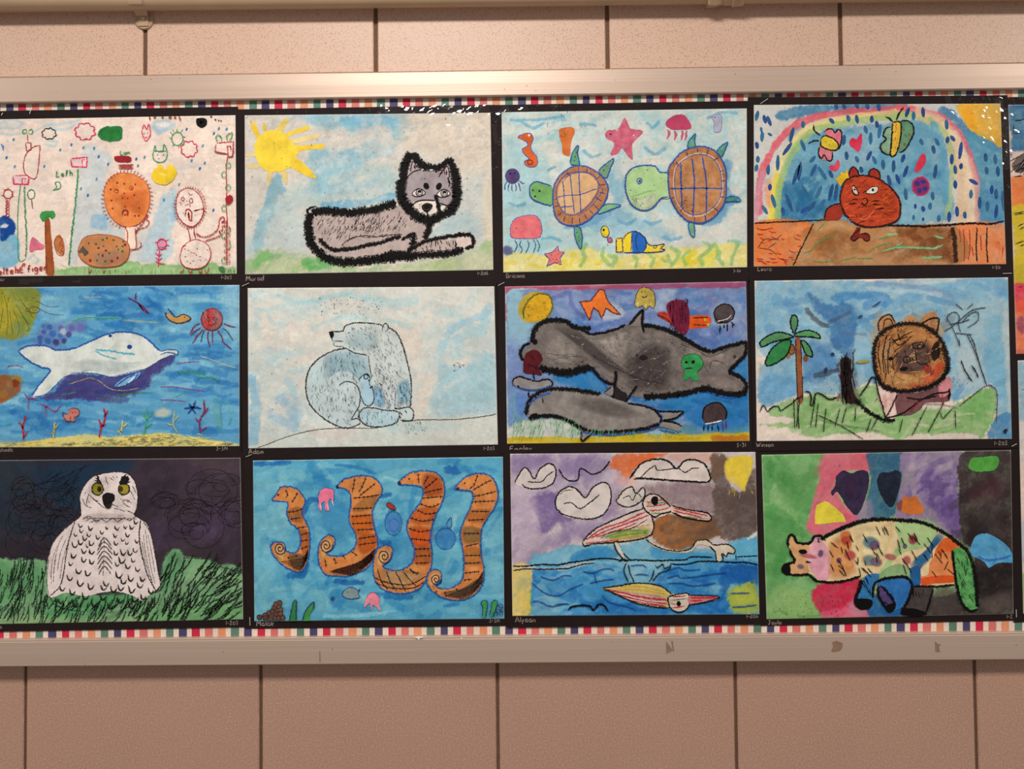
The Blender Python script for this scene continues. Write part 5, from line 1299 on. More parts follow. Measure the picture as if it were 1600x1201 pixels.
A.l(BK, 6, "765,485 775,560 785,620", a=.6); A.l(BK, 6, "595,660 625,638 670,640 705,670 718,720 710,780 680,830 665,855", a=.75); A.l(BK, 6, "715,640 712,620 735,600 760,590 775,615 770,650 790,680 798,740 775,775 740,765 722,720", a=.75); A.ring(BK, 6, 752, 608, 12, 14); A.dots(K, 5, "778,672 788,665 768,628 757,596")
A.l(BK, 7, "715,820 740,790 790,788 860,802 930,808 945,835 925,875 860,895 790,898 740,882 715,850 712,820", a=.75); A.l(BK, 7, "925,795 960,790 1000,785 1025,805 1025,850 1000,865 950,858", a=.85); A.L(K, 9, "918,792 932,792|945,810 965,835|945,830 955,850|975,800 990,820", a=.9)
A.l(BK, 6, "660,858 700,850 718,870 700,890 650,905", a=.75); A.l(BK, 5, "700,795 712,810 705,850", a=.7); A.l((200, 120, 110), 4, "800,325 820,320", a=.6); A.l(BK, 5, "840,720 870,740 880,800", a=.4)
fur = lambda x, y: 1.15 + (0.5 if x < 620 else 0)
A.ticks(BK, 3.4, (410, 460, 780, 890), 150, 26, fur, .25, "415,620 480,510 640,460 760,500 700,620 690,780 640,890 500,820 430,740", a=.5)
A.ticks(BK, 3.4, (620, 300, 1010, 780), 170, 24, 1.1, .3, "640,340 760,305 880,340 960,450 1005,640 1005,780 900,780 800,760 775,480 680,460 630,410", a=.5)
A.ticks(BK, 3.4, (730, 800, 940, 885), 40, 24, 1.4, .2, a=.5); A.ticks((60, 56, 62), 4, (800, 500, 900, 720), 40, 30, 1.2, .2, a=.45)
A.ticks((90, 120, 150), 7, (795, 670, 1005, 780), 36, 50, 1.5, .12, "795,680 860,690 930,650 1005,640 1005,770 800,775", a=.4)
A.ticks((120, 128, 132), 6, (420, 500, 780, 880), 60, 40, 1.3, .3, "425,620 500,510 640,460 760,500 700,700 640,880 500,820", a=.3)
A.m('paint_speckles', True); A.spk((70, 70, 74), 60, (450, 150, 850, 250), 2.2); A.spk((80, 80, 84), 34, (80, 130, 1480, 980), 2.5); A.spk((110, 120, 124), 24, (1260, 520, 1320, 580), 2.6); A.spk((90, 96, 98), 40, (980, 870, 1100, 940), 2)
A.text('name_lettering', 'Adam', 70, 1056, 28, -.02); A.text('class_number', '1-203', 1434, 1034, 22, -.02)
A.staple(384, 713.5, 393, 710)
A.build()

# ------------------------------------------------------------------ grey whale and calf
A = Art("painting of a grey whale above its smaller calf, on black mount", (780, 425, .25625),
        [(789, 447.6), (1165.7, 439.6), (1171.3, 689), (792.3, 693.3)],
        [(777, 438), (1169, 431), (1176.5, 703), (780, 708.5)], (190, 204, 210), 0.0009)
A.p((104, 128, 180), "40,110 1510,70 1520,990 55,1000", .9, 10, 2, False)
A.dabs([(84, 106, 170), (130, 150, 190), (70, 120, 180), (110, 110, 160), (60, 96, 160)], 110, (300, 110, 1500, 450), 180, 40, .1, .5, .5)
A.p((150, 196, 206), "40,120 130,120 190,280 170,420 90,480 50,420", .8, 40, 12); A.p((120, 140, 190), "50,420 140,440 130,620 60,760", .6, 40); A.p((160, 176, 206), "330,120 450,100 500,160 480,250 340,300", .5, 50); A.b((80, 90, 160), 26, "330,160 430,130 440,200 520,280", .6)
A.p((36, 118, 178), "330,640 560,600 680,700 640,740 420,700", .9, 24, 8); A.p((36, 114, 180), "780,760 1000,780 1250,720 1520,740 1520,960 1300,960 1120,880 1000,830", .95, 24, 8)
A.dabs([(24, 92, 160), (60, 140, 190), (30, 110, 170)], 40, (800, 770, 1500, 950), 150, 34, -.1, .3, .45); A.p((40, 120, 180), "1400,600 1520,480 1520,660", .9, 14)
A.p((110, 150, 196), "60,720 160,740 180,900 100,960 55,900", .7, 40); A.p((70, 110, 180), "110,740 170,760 140,880 110,860", .6, 24)
A.p((216, 216, 196), "60,940 190,900 420,900 500,960 500,1000 60,1010", .9, 20, 6); A.p((176, 206, 200), "540,990 760,970 1000,960 1120,960 1130,990 540,1010", .8, 20); A.p((80, 150, 150), "1120,930 1300,970 1520,930 1520,990 1130,990", .6, 20)
A.p((206, 176, 30), "50,1010 300,1005 500,1010 760,990 1100,990 1300,985 1525,980 1527,1030 48,1047", .98, 6, 3); A.dabs([(226, 196, 50), (180, 150, 20)], 14, (60, 1010, 1500, 1035), 120, 16, 0, .1, .5); A.p((176, 96, 26), "1290,1010 1400,995 1525,1000 1525,1030 1300,1030", .8, 14)
A.p((176, 70, 100), "35,88 700,72 1505,57 1505,90 1000,100 600,105 300,108 60,112 45,300 36,300", .95, 8, 3); A.p((120, 80, 130), "700,75 1505,58 1505,86 900,96", .5, 16)
A.p((206, 216, 216), "980,130 1080,110 1000,230 940,230", .5, 30); A.p((200, 206, 210), "1300,200 1450,180 1470,300 1300,330", .4, 30); A.p((214, 216, 210), "680,180 770,250 700,290 620,280", .6, 20)
A.m('painted_sunfish'); A.f((196, 168, 60), "115,215 150,150 210,120 280,130 325,180 320,250 280,290 190,310 135,285", (170, 150, 56)); A.f((220, 172, 36), "160,200 230,140 300,150 315,210 270,280 180,290", (206, 156, 30)); A.l((90, 90, 30), 12, "150,290 150,230 190,160 250,130 310,150 325,220 290,280", a=.7); A.ticks((90, 70, 30), 4, (170, 170, 300, 280), 26, 16, .8, .5, a=.6)
A.m('painted_starfish'); A.f((226, 110, 40), "610,105 640,110 660,175 740,260 700,250 650,220 625,285 605,240 575,215 550,295 520,230 490,180 560,175", (236, 128, 52), sm=False); A.l((96, 40, 50), 9, "610,105 640,110 660,175 740,260 700,250 650,220 625,285 605,240 575,215 550,295 520,230 490,180 560,175", closed=True, sm=False, a=.75)
A.m('painted_jellyfish'); A.f((178, 152, 60), "825,200 835,140 860,100 900,95 940,120 950,180 940,220 915,205 895,230 870,205 845,215", (194, 172, 90)); A.l((70, 60, 36), 6, "825,200 835,140 860,100 900,95 940,120 950,180 940,220 915,205 895,230 870,205 845,215 825,200", a=.7); A.L(K, 6, "872,115 870,130|890,112 888,128|868,145 885,155 905,142"); A.L((230, 220, 190), 8, "840,200 850,180|890,215 895,190|925,205 925,185", a=.7)
A.m('painted_fish'); A.f((196, 62, 36), "962,262 1000,240 1050,270 1060,320 1020,300", (150, 50, 40)); A.f((206, 72, 26), "1150,285 1200,262 1280,268 1290,300 1270,335 1200,340 1155,345", (220, 96, 30)); A.f((96, 22, 50), "1020,210 1050,175 1110,170 1150,200 1160,260 1155,350 1120,385 1080,350 1050,300", (120, 30, 56)); A.ticks((80, 16, 40), 6, (1040, 180, 1150, 370), 40, 60, 1.5, .15, a=.7); A.L((40, 16, 20), 6, "962,262 1010,280 1060,320|1180,280 1275,275|1180,320 1270,325|1000,250 1020,262", a=.8); A.dots((214, 190, 60), 8, "1255,290 1275,320")
A.m('painted_jellyfish'); A.f((66, 56, 58), "1312,280 1320,220 1360,195 1410,200 1432,240 1420,275 1370,310 1325,310", (84, 74, 74)); A.ring(K, 8, 1372, 252, 62, 56, -.3, a=.9); A.L(K, 9, "1345,320 1345,375|1370,315 1372,345|1390,310 1390,365|1410,300 1440,330|1420,310 1425,340", a=.95); A.L((220, 214, 210), 5, "1330,300 1390,285 1415,260")
A.m('painted_jellyfish'); A.f((60, 46, 50), "1240,880 1250,830 1290,800 1340,800 1380,840 1380,890 1330,920 1260,925", (78, 62, 64)); A.l(K, 9, "1240,900 1248,835 1290,800 1350,800 1385,850 1380,900", a=.9); A.L((230, 224, 220), 8, "1255,925 1300,918 1360,905"); A.L(K, 11, "1250,930 1245,970|1275,930 1270,975|1300,930 1298,970|1330,925 1340,970", a=.95); A.L((90, 40, 90), 12, "1360,910 1365,970|1380,900 1385,960", a=.8)
A.m('painted_whale')
GR = (104, 95, 92); GR2 = (126, 117, 112)
P = "195,420 210,360 250,315 320,295 400,300 470,340 560,385 660,360 760,325 880,315 1000,345 1120,400 1230,470 1290,490 1400,455 1512,425 1500,500 1440,560 1400,605 1470,640 1515,690 1490,740 1400,745 1250,705 1150,735 1000,760 850,765 760,740 680,680 620,630 560,580 460,610 340,610 250,580 160,560 130,500 150,450"
A.f(GR, P, GR2)
A.f((178, 168, 158), "600,400 760,340 860,340 800,460 740,560 620,500 560,420", (130, 120, 114), a=.75); A.f((172, 162, 154), "250,420 340,340 440,400 520,500 440,590 320,570 240,520", (140, 130, 124), a=.6); A.f((172, 158, 150), "1050,430 1200,480 1280,520 1400,480 1490,440 1380,590 1250,560 1150,560", (132, 120, 116), a=.7); A.f((140, 128, 122), "1260,620 1440,650 1490,710 1400,720 1270,680", (156, 142, 134), a=.7)
A.f((64, 54, 54), "760,560 900,420 1040,450 1060,600 1040,720 880,740 780,700", (84, 74, 72), a=.75); A.f((84, 76, 74), "320,320 430,320 560,420 700,540 820,640 720,640 600,560 460,440", (70, 62, 62), a=.6)
A.ticks((170, 160, 152), 16, (240, 320, 1480, 700), 46, 110, -.5, .5, P, .1, a=.12); A.ticks((70, 62, 62), 18, (300, 320, 1250, 740), 40, 130, .5, .4, P, .1, a=.12)
A.ticks((84, 76, 76), 6, (300, 500, 560, 590), 14, 120, .1, .15, a=.4); A.l((40, 32, 34), 7, "560,500 700,580 860,650 1000,680", a=.5); A.ticks((140, 130, 126), 6, (1080, 430, 1200, 540), 12, 60, -.8, .3, a=.5)
A.l((36, 84, 160), 12, "560,385 660,362 760,330", a=.8); A.l((36, 84, 160), 12, "560,590 640,680 690,740", a=.8); A.l((36, 90, 170), 12, "1250,720 1400,765 1500,735", a=.8)
A.l(K, 28, "200,430 210,360 250,315 320,292 400,298 460,335 560,345", a=.95, jit=.2); A.l(K, 16, "450,325 520,360 575,378 700,352 770,318", a=.9); A.l(K, 26, "880,320 1000,345 1110,395 1220,460 1290,488", a=.95); A.l(K, 24, "1290,488 1400,450 1512,425", a=.95); A.l(K, 24, "1510,430 1500,500 1445,560 1405,605 1470,640 1512,690", a=.95); A.l(K, 34, "1515,690 1490,735 1420,745 1330,730 1250,708 1150,735 1000,755 880,760", a=.95, jit=.2)
A.l(K, 18, "190,432 150,450 128,500 150,540", a=.95); A.l(K, 44, "240,580 330,605 430,610 520,590 560,575", a=.95, jit=.2); A.l(K, 20, "560,575 620,650 700,690", a=.9)
A.f((140, 130, 126), "800,300 870,240 875,320 800,330"); A.l(K, 16, "790,325 830,275 875,232 872,300 880,370", a=.95)
A.f((40, 34, 38), "700,690 740,720 780,750 760,830 725,865 700,830 690,760", (30, 26, 28)); A.l(K, 20, "705,600 712,650 690,740 720,860", a=.9); A.l(K, 16, "725,860 770,790 840,690", a=.8); A.f((140, 132, 130), "640,730 690,690 690,750"); A.l(K, 9, "640,735 690,690", a=.8)
A.o(K, 218, 425, 15, 17); A.o((30, 26, 28), 878, 522, 26, 15); A.f((76, 16, 26), "150,540 170,490 230,475 265,530 240,575 260,625 200,620 150,610", (98, 24, 34)); A.L(K, 8, "210,600 205,640|190,510 220,540|170,560 240,590", a=.7); A.l((90, 130, 180), 9, "150,470 170,455 190,450", a=.8)
A.l((50, 40, 44), 6, "1285,590 1290,550 1330,540 1370,560", a=.5); A.dots((70, 50, 50), 8, "1435,515 840,505 780,845")
A.m('painted_green_face'); A.f((58, 158, 88), "1110,560 1120,520 1160,500 1210,505 1240,540 1235,580 1205,605 1215,655 1180,660 1160,640 1140,660 1120,650 1130,605", (40, 136, 72)); A.l((30, 90, 50), 6, "1110,560 1120,520 1160,500 1210,505 1240,540 1235,580 1205,605", a=.7); A.dots(K, 10, "1140,550 1182,548"); A.l(K, 8, "1128,590 1160,585 1180,588")
A.m('painted_calf')
A.f((128, 120, 116), "165,820 200,770 280,720 400,715 520,725 640,750 760,790 880,815 960,850 985,900 960,945 860,965 700,985 580,985 500,960 440,920 360,880 280,870 190,895", (146, 138, 132)); A.f((150, 142, 136), "960,850 1040,855 1120,850 1060,890 990,910 1060,920 1115,945 1100,970 1020,950 960,930", (134, 126, 120)); A.f((150, 142, 136), "500,970 560,985 510,1030")
A.f((96, 88, 86), "420,780 620,760 800,820 900,880 760,900 560,860", (110, 102, 98), a=.5)
A.l((36, 90, 170), 16, "165,870 190,800 250,755 320,735", a=.7); A.l((36, 84, 160), 14, "500,975 620,990 760,985 920,960 980,920 990,880 950,840", a=.8); A.l((36, 96, 170), 12, "970,955 1060,975 1110,965", a=.8)
A.l(K, 26, "165,870 180,790 240,735 330,712 430,715 540,730 620,742", a=.9, jit=.25); A.l(K, 24, "180,890 260,875 350,880 430,910 490,945 540,965", a=.9); A.l(K, 22, "540,968 640,975 760,968 880,955 975,925", a=.9); A.l(K, 14, "780,800 880,815 950,845 985,890 975,925", a=.9); A.l(K, 12, "950,845 1050,852 1120,850 1070,890 1000,905 1060,915 1115,940", a=.9); A.l(K, 12, "500,965 505,1030 560,985", a=.9)
A.l(K, 10, "265,765 268,800"); A.f(K, "190,870 230,860 235,885 195,900")
A.m('painted_small_seal'); A.f((150, 144, 142), "80,670 110,640 160,645 220,660 290,650 325,680 290,700 220,715 150,712 110,700"); A.l(K, 11, "85,690 85,660 120,638 170,650 230,665 290,652 325,675 315,700", a=.9); A.l((40, 80, 150), 9, "110,700 170,715 250,715 310,690", a=.7); A.L(K, 12, "180,725 185,765|205,620 215,655|110,690 125,700", a=.9)
A.m('painted_grass', True); A.ticks((96, 176, 120), 4, (80, 900, 500, 1000), 70, 60, -1.3, .25, a=.6); A.ticks((96, 176, 130), 4, (560, 965, 1130, 1000), 50, 36, -1.4, .3, a=.6); A.l((90, 180, 130), 5, "85,740 80,830 120,920 100,1000", a=.6)
A.text('name_lettering', 'Emaley', 64, 1094, 34, -.04); A.text('class_number', '3-31', 1448, 1066, 26, -.04)
A.build()

# ------------------------------------------------------------------ brown bear and palm tree
A = Art("painting of a brown bear face beside a palm tree, on black mount", (1165, 425, .271875),
        [(1179, 438.6), (1575, 433.2), (1581, 685.5), (1182.7, 689.3)],
        [(1170.5, 431), (1583.5, 425.5), (1592, 699.5), (1177, 704.5)], (230, 214, 200), 0.0015)
A.p((128, 178, 204), "60,80 200,50 600,50 1200,45 1505,60 1525,820 1440,800 1420,640 1200,740 1100,560 700,640 550,700 300,700 90,770 75,560 130,500 60,400", .95, 14, 5)
A.dabs([(96, 156, 198), (150, 194, 212), (70, 132, 186), (176, 206, 214), (110, 170, 204)], 110, (80, 60, 1500, 640), 170, 50, -.2, .6, .45)
A.p((60, 112, 168), "360,120 460,180 590,190 640,300 600,480 540,470 490,400 480,300 400,200", .85, 24, 8); A.p((70, 124, 180), "330,430 480,420 520,560 420,650 330,600", .6, 40, 10); A.p((84, 146, 196), "100,600 280,600 300,700 90,760", .6, 30); A.p((110, 168, 204), "110,170 200,160 210,300 110,330", .4, 30)
A.b((60, 124, 186), 50, "520,150 700,130 820,160 700,190", .6); A.b((120, 150, 190), 40, "760,70 900,70 1060,100 1180,140", .6); A.b((196, 214, 220), 22, "700,90 850,110 980,110 1120,130", .5); A.b((214, 214, 210), 20, "800,50 1000,60 1200,50", .6)
A.p((170, 196, 202), "1160,200 1400,150 1500,200 1500,420 1350,460 1300,640 1200,600 1180,400", .6, 40, 12); A.p((200, 206, 204), "1220,440 1320,430 1380,640 1250,660", .5, 30); A.p((120, 180, 208), "1400,300 1500,260 1520,660 1440,700 1390,560", .6, 40)
A.p((230, 214, 200), "1470,250 1515,240 1525,800 1510,820 1490,500", .5, 16)
A.p((140, 184, 116), "130,800 240,740 420,700 540,720 700,640 760,660 800,800 1000,790 1180,780 1240,740 1330,690 1430,680 1440,800 1380,920 1350,950 1340,930 1000,930 880,955 700,920 420,940 310,930 330,900 80,880 280,860 240,830 140,830", .95, 8, 5)
A.dabs([(110, 168, 92), (170, 200, 140), (130, 180, 104), (206, 206, 170)], 50, (300, 740, 1420, 920), 130, 26, -.15, .3, .5); A.p((96, 166, 84), "1260,760 1330,700 1420,700 1420,800 1340,840 1260,820", .6, 30, 8); A.dabs([(226, 214, 190)], 8, (320, 800, 1350, 900), 90, 12, -.15, .2, .6)
A.p((80, 138, 184), "1390,930 1450,830 1528,815 1530,950 1400,955", .95, 8, 4)
A.p((40, 30, 34), "540,500 600,500 640,640 660,740 600,770 530,730 550,620", .5, 34, 10); A.b((50, 46, 54), 26, "350,215 420,290 470,310", .6); A.b((70, 70, 80), 22, "480,290 600,230", .4); A.b((50, 46, 52), 24, "400,595 470,580 530,560", .6); A.b((90, 100, 120), 18, "560,350 690,360", .4)
A.p((204, 150, 96), "740,330 760,240 800,240 860,300 920,260 1060,240 1100,260 1140,330 1100,400 740,430", .6, 24, 8)
A.p((70, 64, 66), "1130,290 1180,240 1200,260 1150,340", .3, 24)
A.m('painted_palm_tree')
A.f((138, 78, 48), "285,385 315,385 322,480 326,600 330,740 298,742 292,600 285,480", (156, 96, 60)); A.l((60, 34, 24), 7, "288,390 292,560 300,735", a=.7); A.l((50, 30, 24), 7, "315,390 325,560 328,735", a=.7); A.l((200, 180, 170), 5, "325,500 328,600", a=.6)
A.o((150, 92, 48), 265, 445, 16, 30, .2); A.o((160, 110, 60), 245, 470, 16, 28); A.o((140, 84, 50), 345, 495, 14, 22); A.ring(K, 5, 265, 445, 16, 30)
for P, c in (("275,350 258,300 262,260 280,245 298,265 296,310 282,352", (70, 128, 84)), ("275,370 200,345 130,365 85,400 95,430 160,400 255,380", (76, 136, 84)), ("285,355 350,335 410,350 428,380 370,372 290,368", (84, 150, 90)), ("258,390 210,395 150,440 115,510 125,538 180,520 240,470 262,400", (40, 120, 62)), ("318,395 345,400 378,450 382,485 345,470 325,420", (76, 140, 84))):
    A.f(c, P, tuple(v + 16 for v in c)); A.l(K, 9, P, closed=True, a=.85)
A.m('painted_tree_trunk'); A.f((34, 22, 20), "548,505 600,500 605,600 625,700 650,740 600,755 560,720 548,640", (50, 30, 26)); A.ticks((14, 10, 12), 6, (550, 510, 620, 740), 36, 90, 1.5, .12, a=.8); A.L((130, 30, 40), 7, "535,520 530,560 545,620|540,700 530,745", a=.6); A.l((90, 70, 50), 16, "620,560 615,480 630,440", a=.5)
A.l(K, 26, "630,735 690,790 740,825 800,850 860,850", a=.8, jit=.25)
A.m('painted_bear')
A.f((200, 148, 96), "765,330 770,270 800,250 840,250 862,300 830,330", (186, 130, 84)); A.f((150, 100, 66), "1010,300 1060,270 1100,275 1110,320 1095,360", (190, 140, 96)); A.f((206, 150, 96), "920,285 925,255 960,250 975,285"); A.f((196, 136, 84), "1000,290 1040,240 1090,230 1095,260 1050,280")
A.f((214, 160, 150), "760,680 860,690 860,830 800,820", (236, 214, 206)); A.f((130, 84, 84), "870,700 1000,690 1150,640 1175,690 1160,740 1040,750 1000,790 940,820 870,810", (106, 70, 74)); A.f((206, 120, 130), "1110,650 1170,600 1180,680 1120,720", (214, 146, 150))
P = "735,480 745,400 790,340 860,305 950,295 1040,315 1110,375 1150,450 1165,540 1130,610 1060,660 960,680 850,675 780,640 745,570"
A.f((188, 130, 78), P, (172, 112, 66)); A.f((112, 84, 74), "850,470 930,400 1040,390 1080,450 1060,540 980,590 880,590 845,540", (126, 96, 84), a=.9); A.f((196, 150, 104), "770,420 840,380 850,560 790,600 760,520", (206, 160, 110), a=.7)
A.f((200, 76, 60), "890,640 960,610 1070,590 1100,540 1130,560 1080,640 960,670", (214, 110, 70), a=.85); A.f((214, 90, 50), "1100,520 1140,530 1110,590 1080,570"); A.f((40, 26, 24), "1075,420 1110,400 1115,470 1085,510 1065,480")
A.f((214, 162, 104), "760,560 800,500 850,560 1000,600 1060,640 900,660 800,640", (196, 140, 84), a=.8); A.f((90, 66, 60), "860,480 940,410 1050,400 1075,470 1040,560 960,585 880,580", (110, 82, 72), a=.9); A.f((210, 150, 90), "900,330 960,320 1000,360 920,380", a=.8); A.f((176, 60, 50), "1020,540 1060,530 1070,575 1035,585", a=.9)
A.ticks((54, 34, 28), 9, (750, 320, 1150, 660), 46, 70, 1.3, .5, P, .15, a=.35); A.ticks((226, 176, 110), 9, (760, 330, 1120, 640), 30, 60, -.7, .5, P, a=.35)
A.l((30, 18, 16), 30, "742,420 740,500 750,580 790,645 850,672", a=.6, jit=.35); A.l((34, 20, 18), 34, "1130,430 1155,520 1135,600 1070,650 960,678", a=.6, jit=.35); A.l(K, 26, "770,370 830,318 920,296 1010,305 1090,360", a=.55, jit=.35)
A.L(K, 7, "770,390 760,480 775,560|810,360 790,460 805,560 800,620|1040,380 1035,395|840,400 900,370 960,340|850,460 900,420 960,360|880,560 920,545 935,560|850,560 845,500 880,460|1060,480 1100,430 1110,500", a=.7)
A.l((24, 16, 16), 22, P, closed=True, a=.8, jit=.3); A.l(K, 20, "750,600 800,670 900,685 1000,675 1080,640 1140,590 1165,540", a=.75)
A.l(K, 8, "765,340 762,290 790,255 830,245 858,290", a=.85); A.l(K, 6, "790,320 800,275 830,270 845,300", a=.8); A.l(K, 9, "1005,300 1060,268 1108,268 1100,330 1090,360", a=.85)
A.L(K, 6, "990,405 960,410 965,435 1000,440 1025,425 1010,405 990,405|975,450 980,500 1000,530 1030,525 1050,545|905,490 930,485 945,510 910,520 905,490|950,490 970,510|835,410 870,390 930,370|840,380 880,420 920,390|800,420 785,480 795,580|830,400 815,500 820,590|870,350 890,400", a=.8); A.ring(K, 5, 1000, 428, 16, 12); A.o(K, 905, 556, 22, 12); A.o(K, 832, 497, 13, 11); A.ticks((40, 26, 26), 4, (780, 330, 1060, 560), 30, 50, -.8, .3, a=.5)
A.l(K, 9, "748,620 760,690 790,790 800,840", a=.85); A.l(K, 9, "800,840 900,810 1000,740 1080,700 1150,690 1175,670", a=.85); A.l(K, 8, "800,840 830,790 870,700", a=.8); A.l(K, 14, "1170,665 1165,740", a=.8); A.l(K, 10, "920,720 1000,730 1100,710", a=.7); A.L((150, 30, 50), 7, "1130,700 1125,760|1000,740 940,800|760,720 740,745", a=.7); A.l((120, 110, 110), 14, "1020,755 1120,760 1220,780", a=.4)
A.m('charcoal_palm'); A.L((50, 56, 66), 7, "1155,290 1160,250 1200,230 1225,255 1220,300 1235,350|1140,340 1200,300 1300,220 1380,205|1160,270 1200,350 1230,430|1240,290 1290,240 1330,230 1330,280 1270,320|1200,180 1250,220|1270,215 1305,180|1200,350 1300,360|1270,360 1320,470 1350,560 1385,660|1230,420 1220,380|1170,300 1230,290 1290,270|1280,350 1320,430", a=.7); A.L(K, 9, "1235,505 1260,570 1300,630|1295,535 1325,580 1335,610", a=.8); A.l((40, 40, 46), 8, "1300,380 1340,520 1380,640", a=.6); A.spk((40, 40, 46), 26, (1180, 580, 1340, 660), 2.4)
A.m('painted_ridge_line'); A.l(K, 8, "80,805 100,765 125,800 150,775 185,770 200,795 240,770 270,750 295,725 330,710", a=.8); A.m('painted_ridge_line'); A.l(K, 9, "335,690 360,685 375,720 370,760 385,760 400,700 430,700 480,730 530,715", a=.85); A.m('painted_ridge_line'); A.l(K, 9, "650,715 690,660 725,605 745,620 735,640", a=.85); A.m('painted_ridge_line'); A.l((50, 44, 44), 8, "1225,770 1300,710 1360,665 1400,650 1440,690 1440,800 1435,860", a=.6)
A.m('painted_grass_strokes'); A.L(K, 7, "400,720 385,800 372,890|415,750 400,895|460,780 445,920|540,780 510,890|580,770 550,870|630,770 625,860|720,840 690,925|770,810 720,905|900,840 880,925|1040,770 950,945|1140,740 1095,830 1045,920|1200,790 1205,900|1115,800 1130,840 1150,820 1190,780|275,720 280,900|295,740 305,905|415,820 540,880 675,960|310,720 290,890", a=.7); A.l((60, 60, 50), 5, "430,850 560,880 700,900 770,915", a=.5)
A.m('paint_drops', True); A.o((30, 60, 120), 497, 472, 11, 11); A.o((40, 60, 100), 458, 562, 10, 16, .3); A.o((50, 80, 120), 656, 256, 14, 8, -.5); A.f((50, 80, 130), "720,200 750,180 775,165 760,185 730,200"); A.f((180, 160, 60), "630,515 710,505 690,520 650,525"); A.f((30, 40, 50), "1478,910 1500,898 1495,925 1485,930")
A.m('paint_speckles', True); A.spk((50, 46, 50), 60, (330, 560, 720, 680), 2.2); A.spk((60, 56, 60), 50, (800, 180, 1500, 260), 2)
A.text('name_lettering', 'Winson', 62, 1004, 26, -.03); A.text('class_number', '1-203', 1428, 994, 26, -.02)
A.staple(1581, 697, 1589, 693)
A.build()

# ------------------------------------------------------------------ white owl at night
A = Art("painting of a white owl with yellow eyes in grass at night, on black mount", (0, 690, .25806),
        [(-14, 719), (375.5, 715), (379.8, 967.4), (-10, 975)],
        [(-30, 712), (379, 707), (384, 979.5), (-26, 987)], (60, 48, 56), 0.0007)
A.p((56, 46, 54), "-60,110 1460,97 1475,1080 -60,1110", 1, 6, 1, False, 0)
A.p((34, 44, 60), "-60,115 800,105 800,180 620,190 520,280 480,420 420,480 330,560 100,560 -60,420", .8, 60, 14); A.p((22, 52, 78), "200,170 500,140 790,115 800,185 700,190 600,190 520,260 470,380 380,400 260,330", .7, 40, 10); A.p((40, 62, 76), "-60,130 200,130 160,320 0,300", .5, 60)
A.p((68, 52, 66), "820,120 1450,100 1460,560 1100,600 960,640 880,450", .6, 60, 12); A.p((78, 60, 92), "930,500 1180,470 1300,380 1400,440 1460,570 1180,600 1100,640 960,620", .6, 60, 14); A.p((84, 68, 76), "1150,110 1450,100 1440,200 1250,190", .6, 40)
A.dabs([(70, 58, 66), (48, 38, 48), (84, 68, 92), (40, 34, 44)], 50, (850, 120, 1450, 640), 170, 60, -.6, .5, .3); A.dabs([(36, 34, 44), (28, 46, 60), (50, 44, 50)], 40, (-40, 130, 480, 680), 150, 60, .5, .6, .3)
A.p((40, 34, 42), "-60,600 300,620 280,720 -60,720", .6, 40)
A.p((122, 172, 124), "-60,740 100,712 160,712 270,720 300,800 330,900 800,930 960,900 990,720 1040,650 1090,645 1120,695 1280,710 1320,740 1455,780 1475,1078 -60,1108", 1, 6, 3)
A.p((84, 150, 92), "-60,750 60,740 160,760 240,760 260,900 100,960 -60,960", .6, 50, 10); A.p((70, 150, 90), "300,930 420,930 620,920 800,940 640,1020 420,1080 250,1090", .7, 50, 10); A.p((150, 186, 140), "1130,760 1300,770 1440,830 1440,900 1180,860 1050,960", .5, 50, 10); A.p((110, 170, 104), "900,1000 1470,1000 1470,1080 900,1090", .6, 40); A.p((160, 188, 130), "-60,1060 260,1050 600,1070 900,1060 900,1092 -60,1108", .6, 20); A.p((56, 120, 76), "1010,680 1090,660 1100,740 1030,860 980,900", .4, 40)
A.dabs([(100, 160, 104), (150, 188, 140), (84, 144, 90)], 50, (0, 740, 1460, 1080), 120, 30, -1.0, .3, .3)
A.m('pencil_scribble', True)
for cx, cy, r, n in ((110, 400, 130, 9), (280, 350, 110, 10), (180, 540, 130, 8), (330, 480, 90, 7), (930, 370, 70, 6), (1130, 400, 110, 7), (1330, 420, 100, 6), (1250, 270, 130, 6), (1090, 500, 140, 5), (60, 300, 90, 5)):
    for k in range(n):
        t = np.linspace(0, 5.6, 10) + A.r.uniform(0, 6); rr = r * A.r.uniform(.4, 1.05); q = A.r.uniform(.6, 1.4); ox, oy = A.r.normal(size=2) * r * .35
        A.l((16, 12, 16), 3.6, np.stack([cx + ox + rr * np.cos(t) + 10 * t, cy + oy + rr * q * .8 * np.sin(t)], 1), a=.6, nl=k == 0)
A.ticks((20, 18, 22), 4, (300, 160, 480, 330), 30, 130, 2.4, .25, a=.5)
A.m('crayon_grass', True)
def gang(x, y): return -1.45 + max(0, (x - 900)) / 560 * 0.75 if x > 820 else -1.25 + (x - 400) / 400 * .35
A.ticks((30, 36, 30), 9, (-40, 740, 290, 1070), 90, 120, lambda x, y: -1.35, .15, None, .12, a=.6)
A.ticks((26, 32, 26), 9, (260, 960, 960, 1085), 95, 90, lambda x, y: -1.05, .2, None, .12, a=.65)
A.ticks((26, 32, 26), 10, (980, 700, 1465, 1075), 130, 130, lambda x, y: -1.25 + (x - 980) / 480 * .7, .12, "985,760 1030,690 1090,680 1110,715 1280,725 1455,800 1470,1070 960,1080", .14, a=.65)
A.l((60, 70, 60), 5, "980,760 990,710 1040,650", a=.6); A.l((40, 44, 40), 5, "1110,700 1280,715 1320,750 1455,785", a=.6)
A.m('painted_owl')
W = (224, 208, 204); W2 = (234, 220, 216)
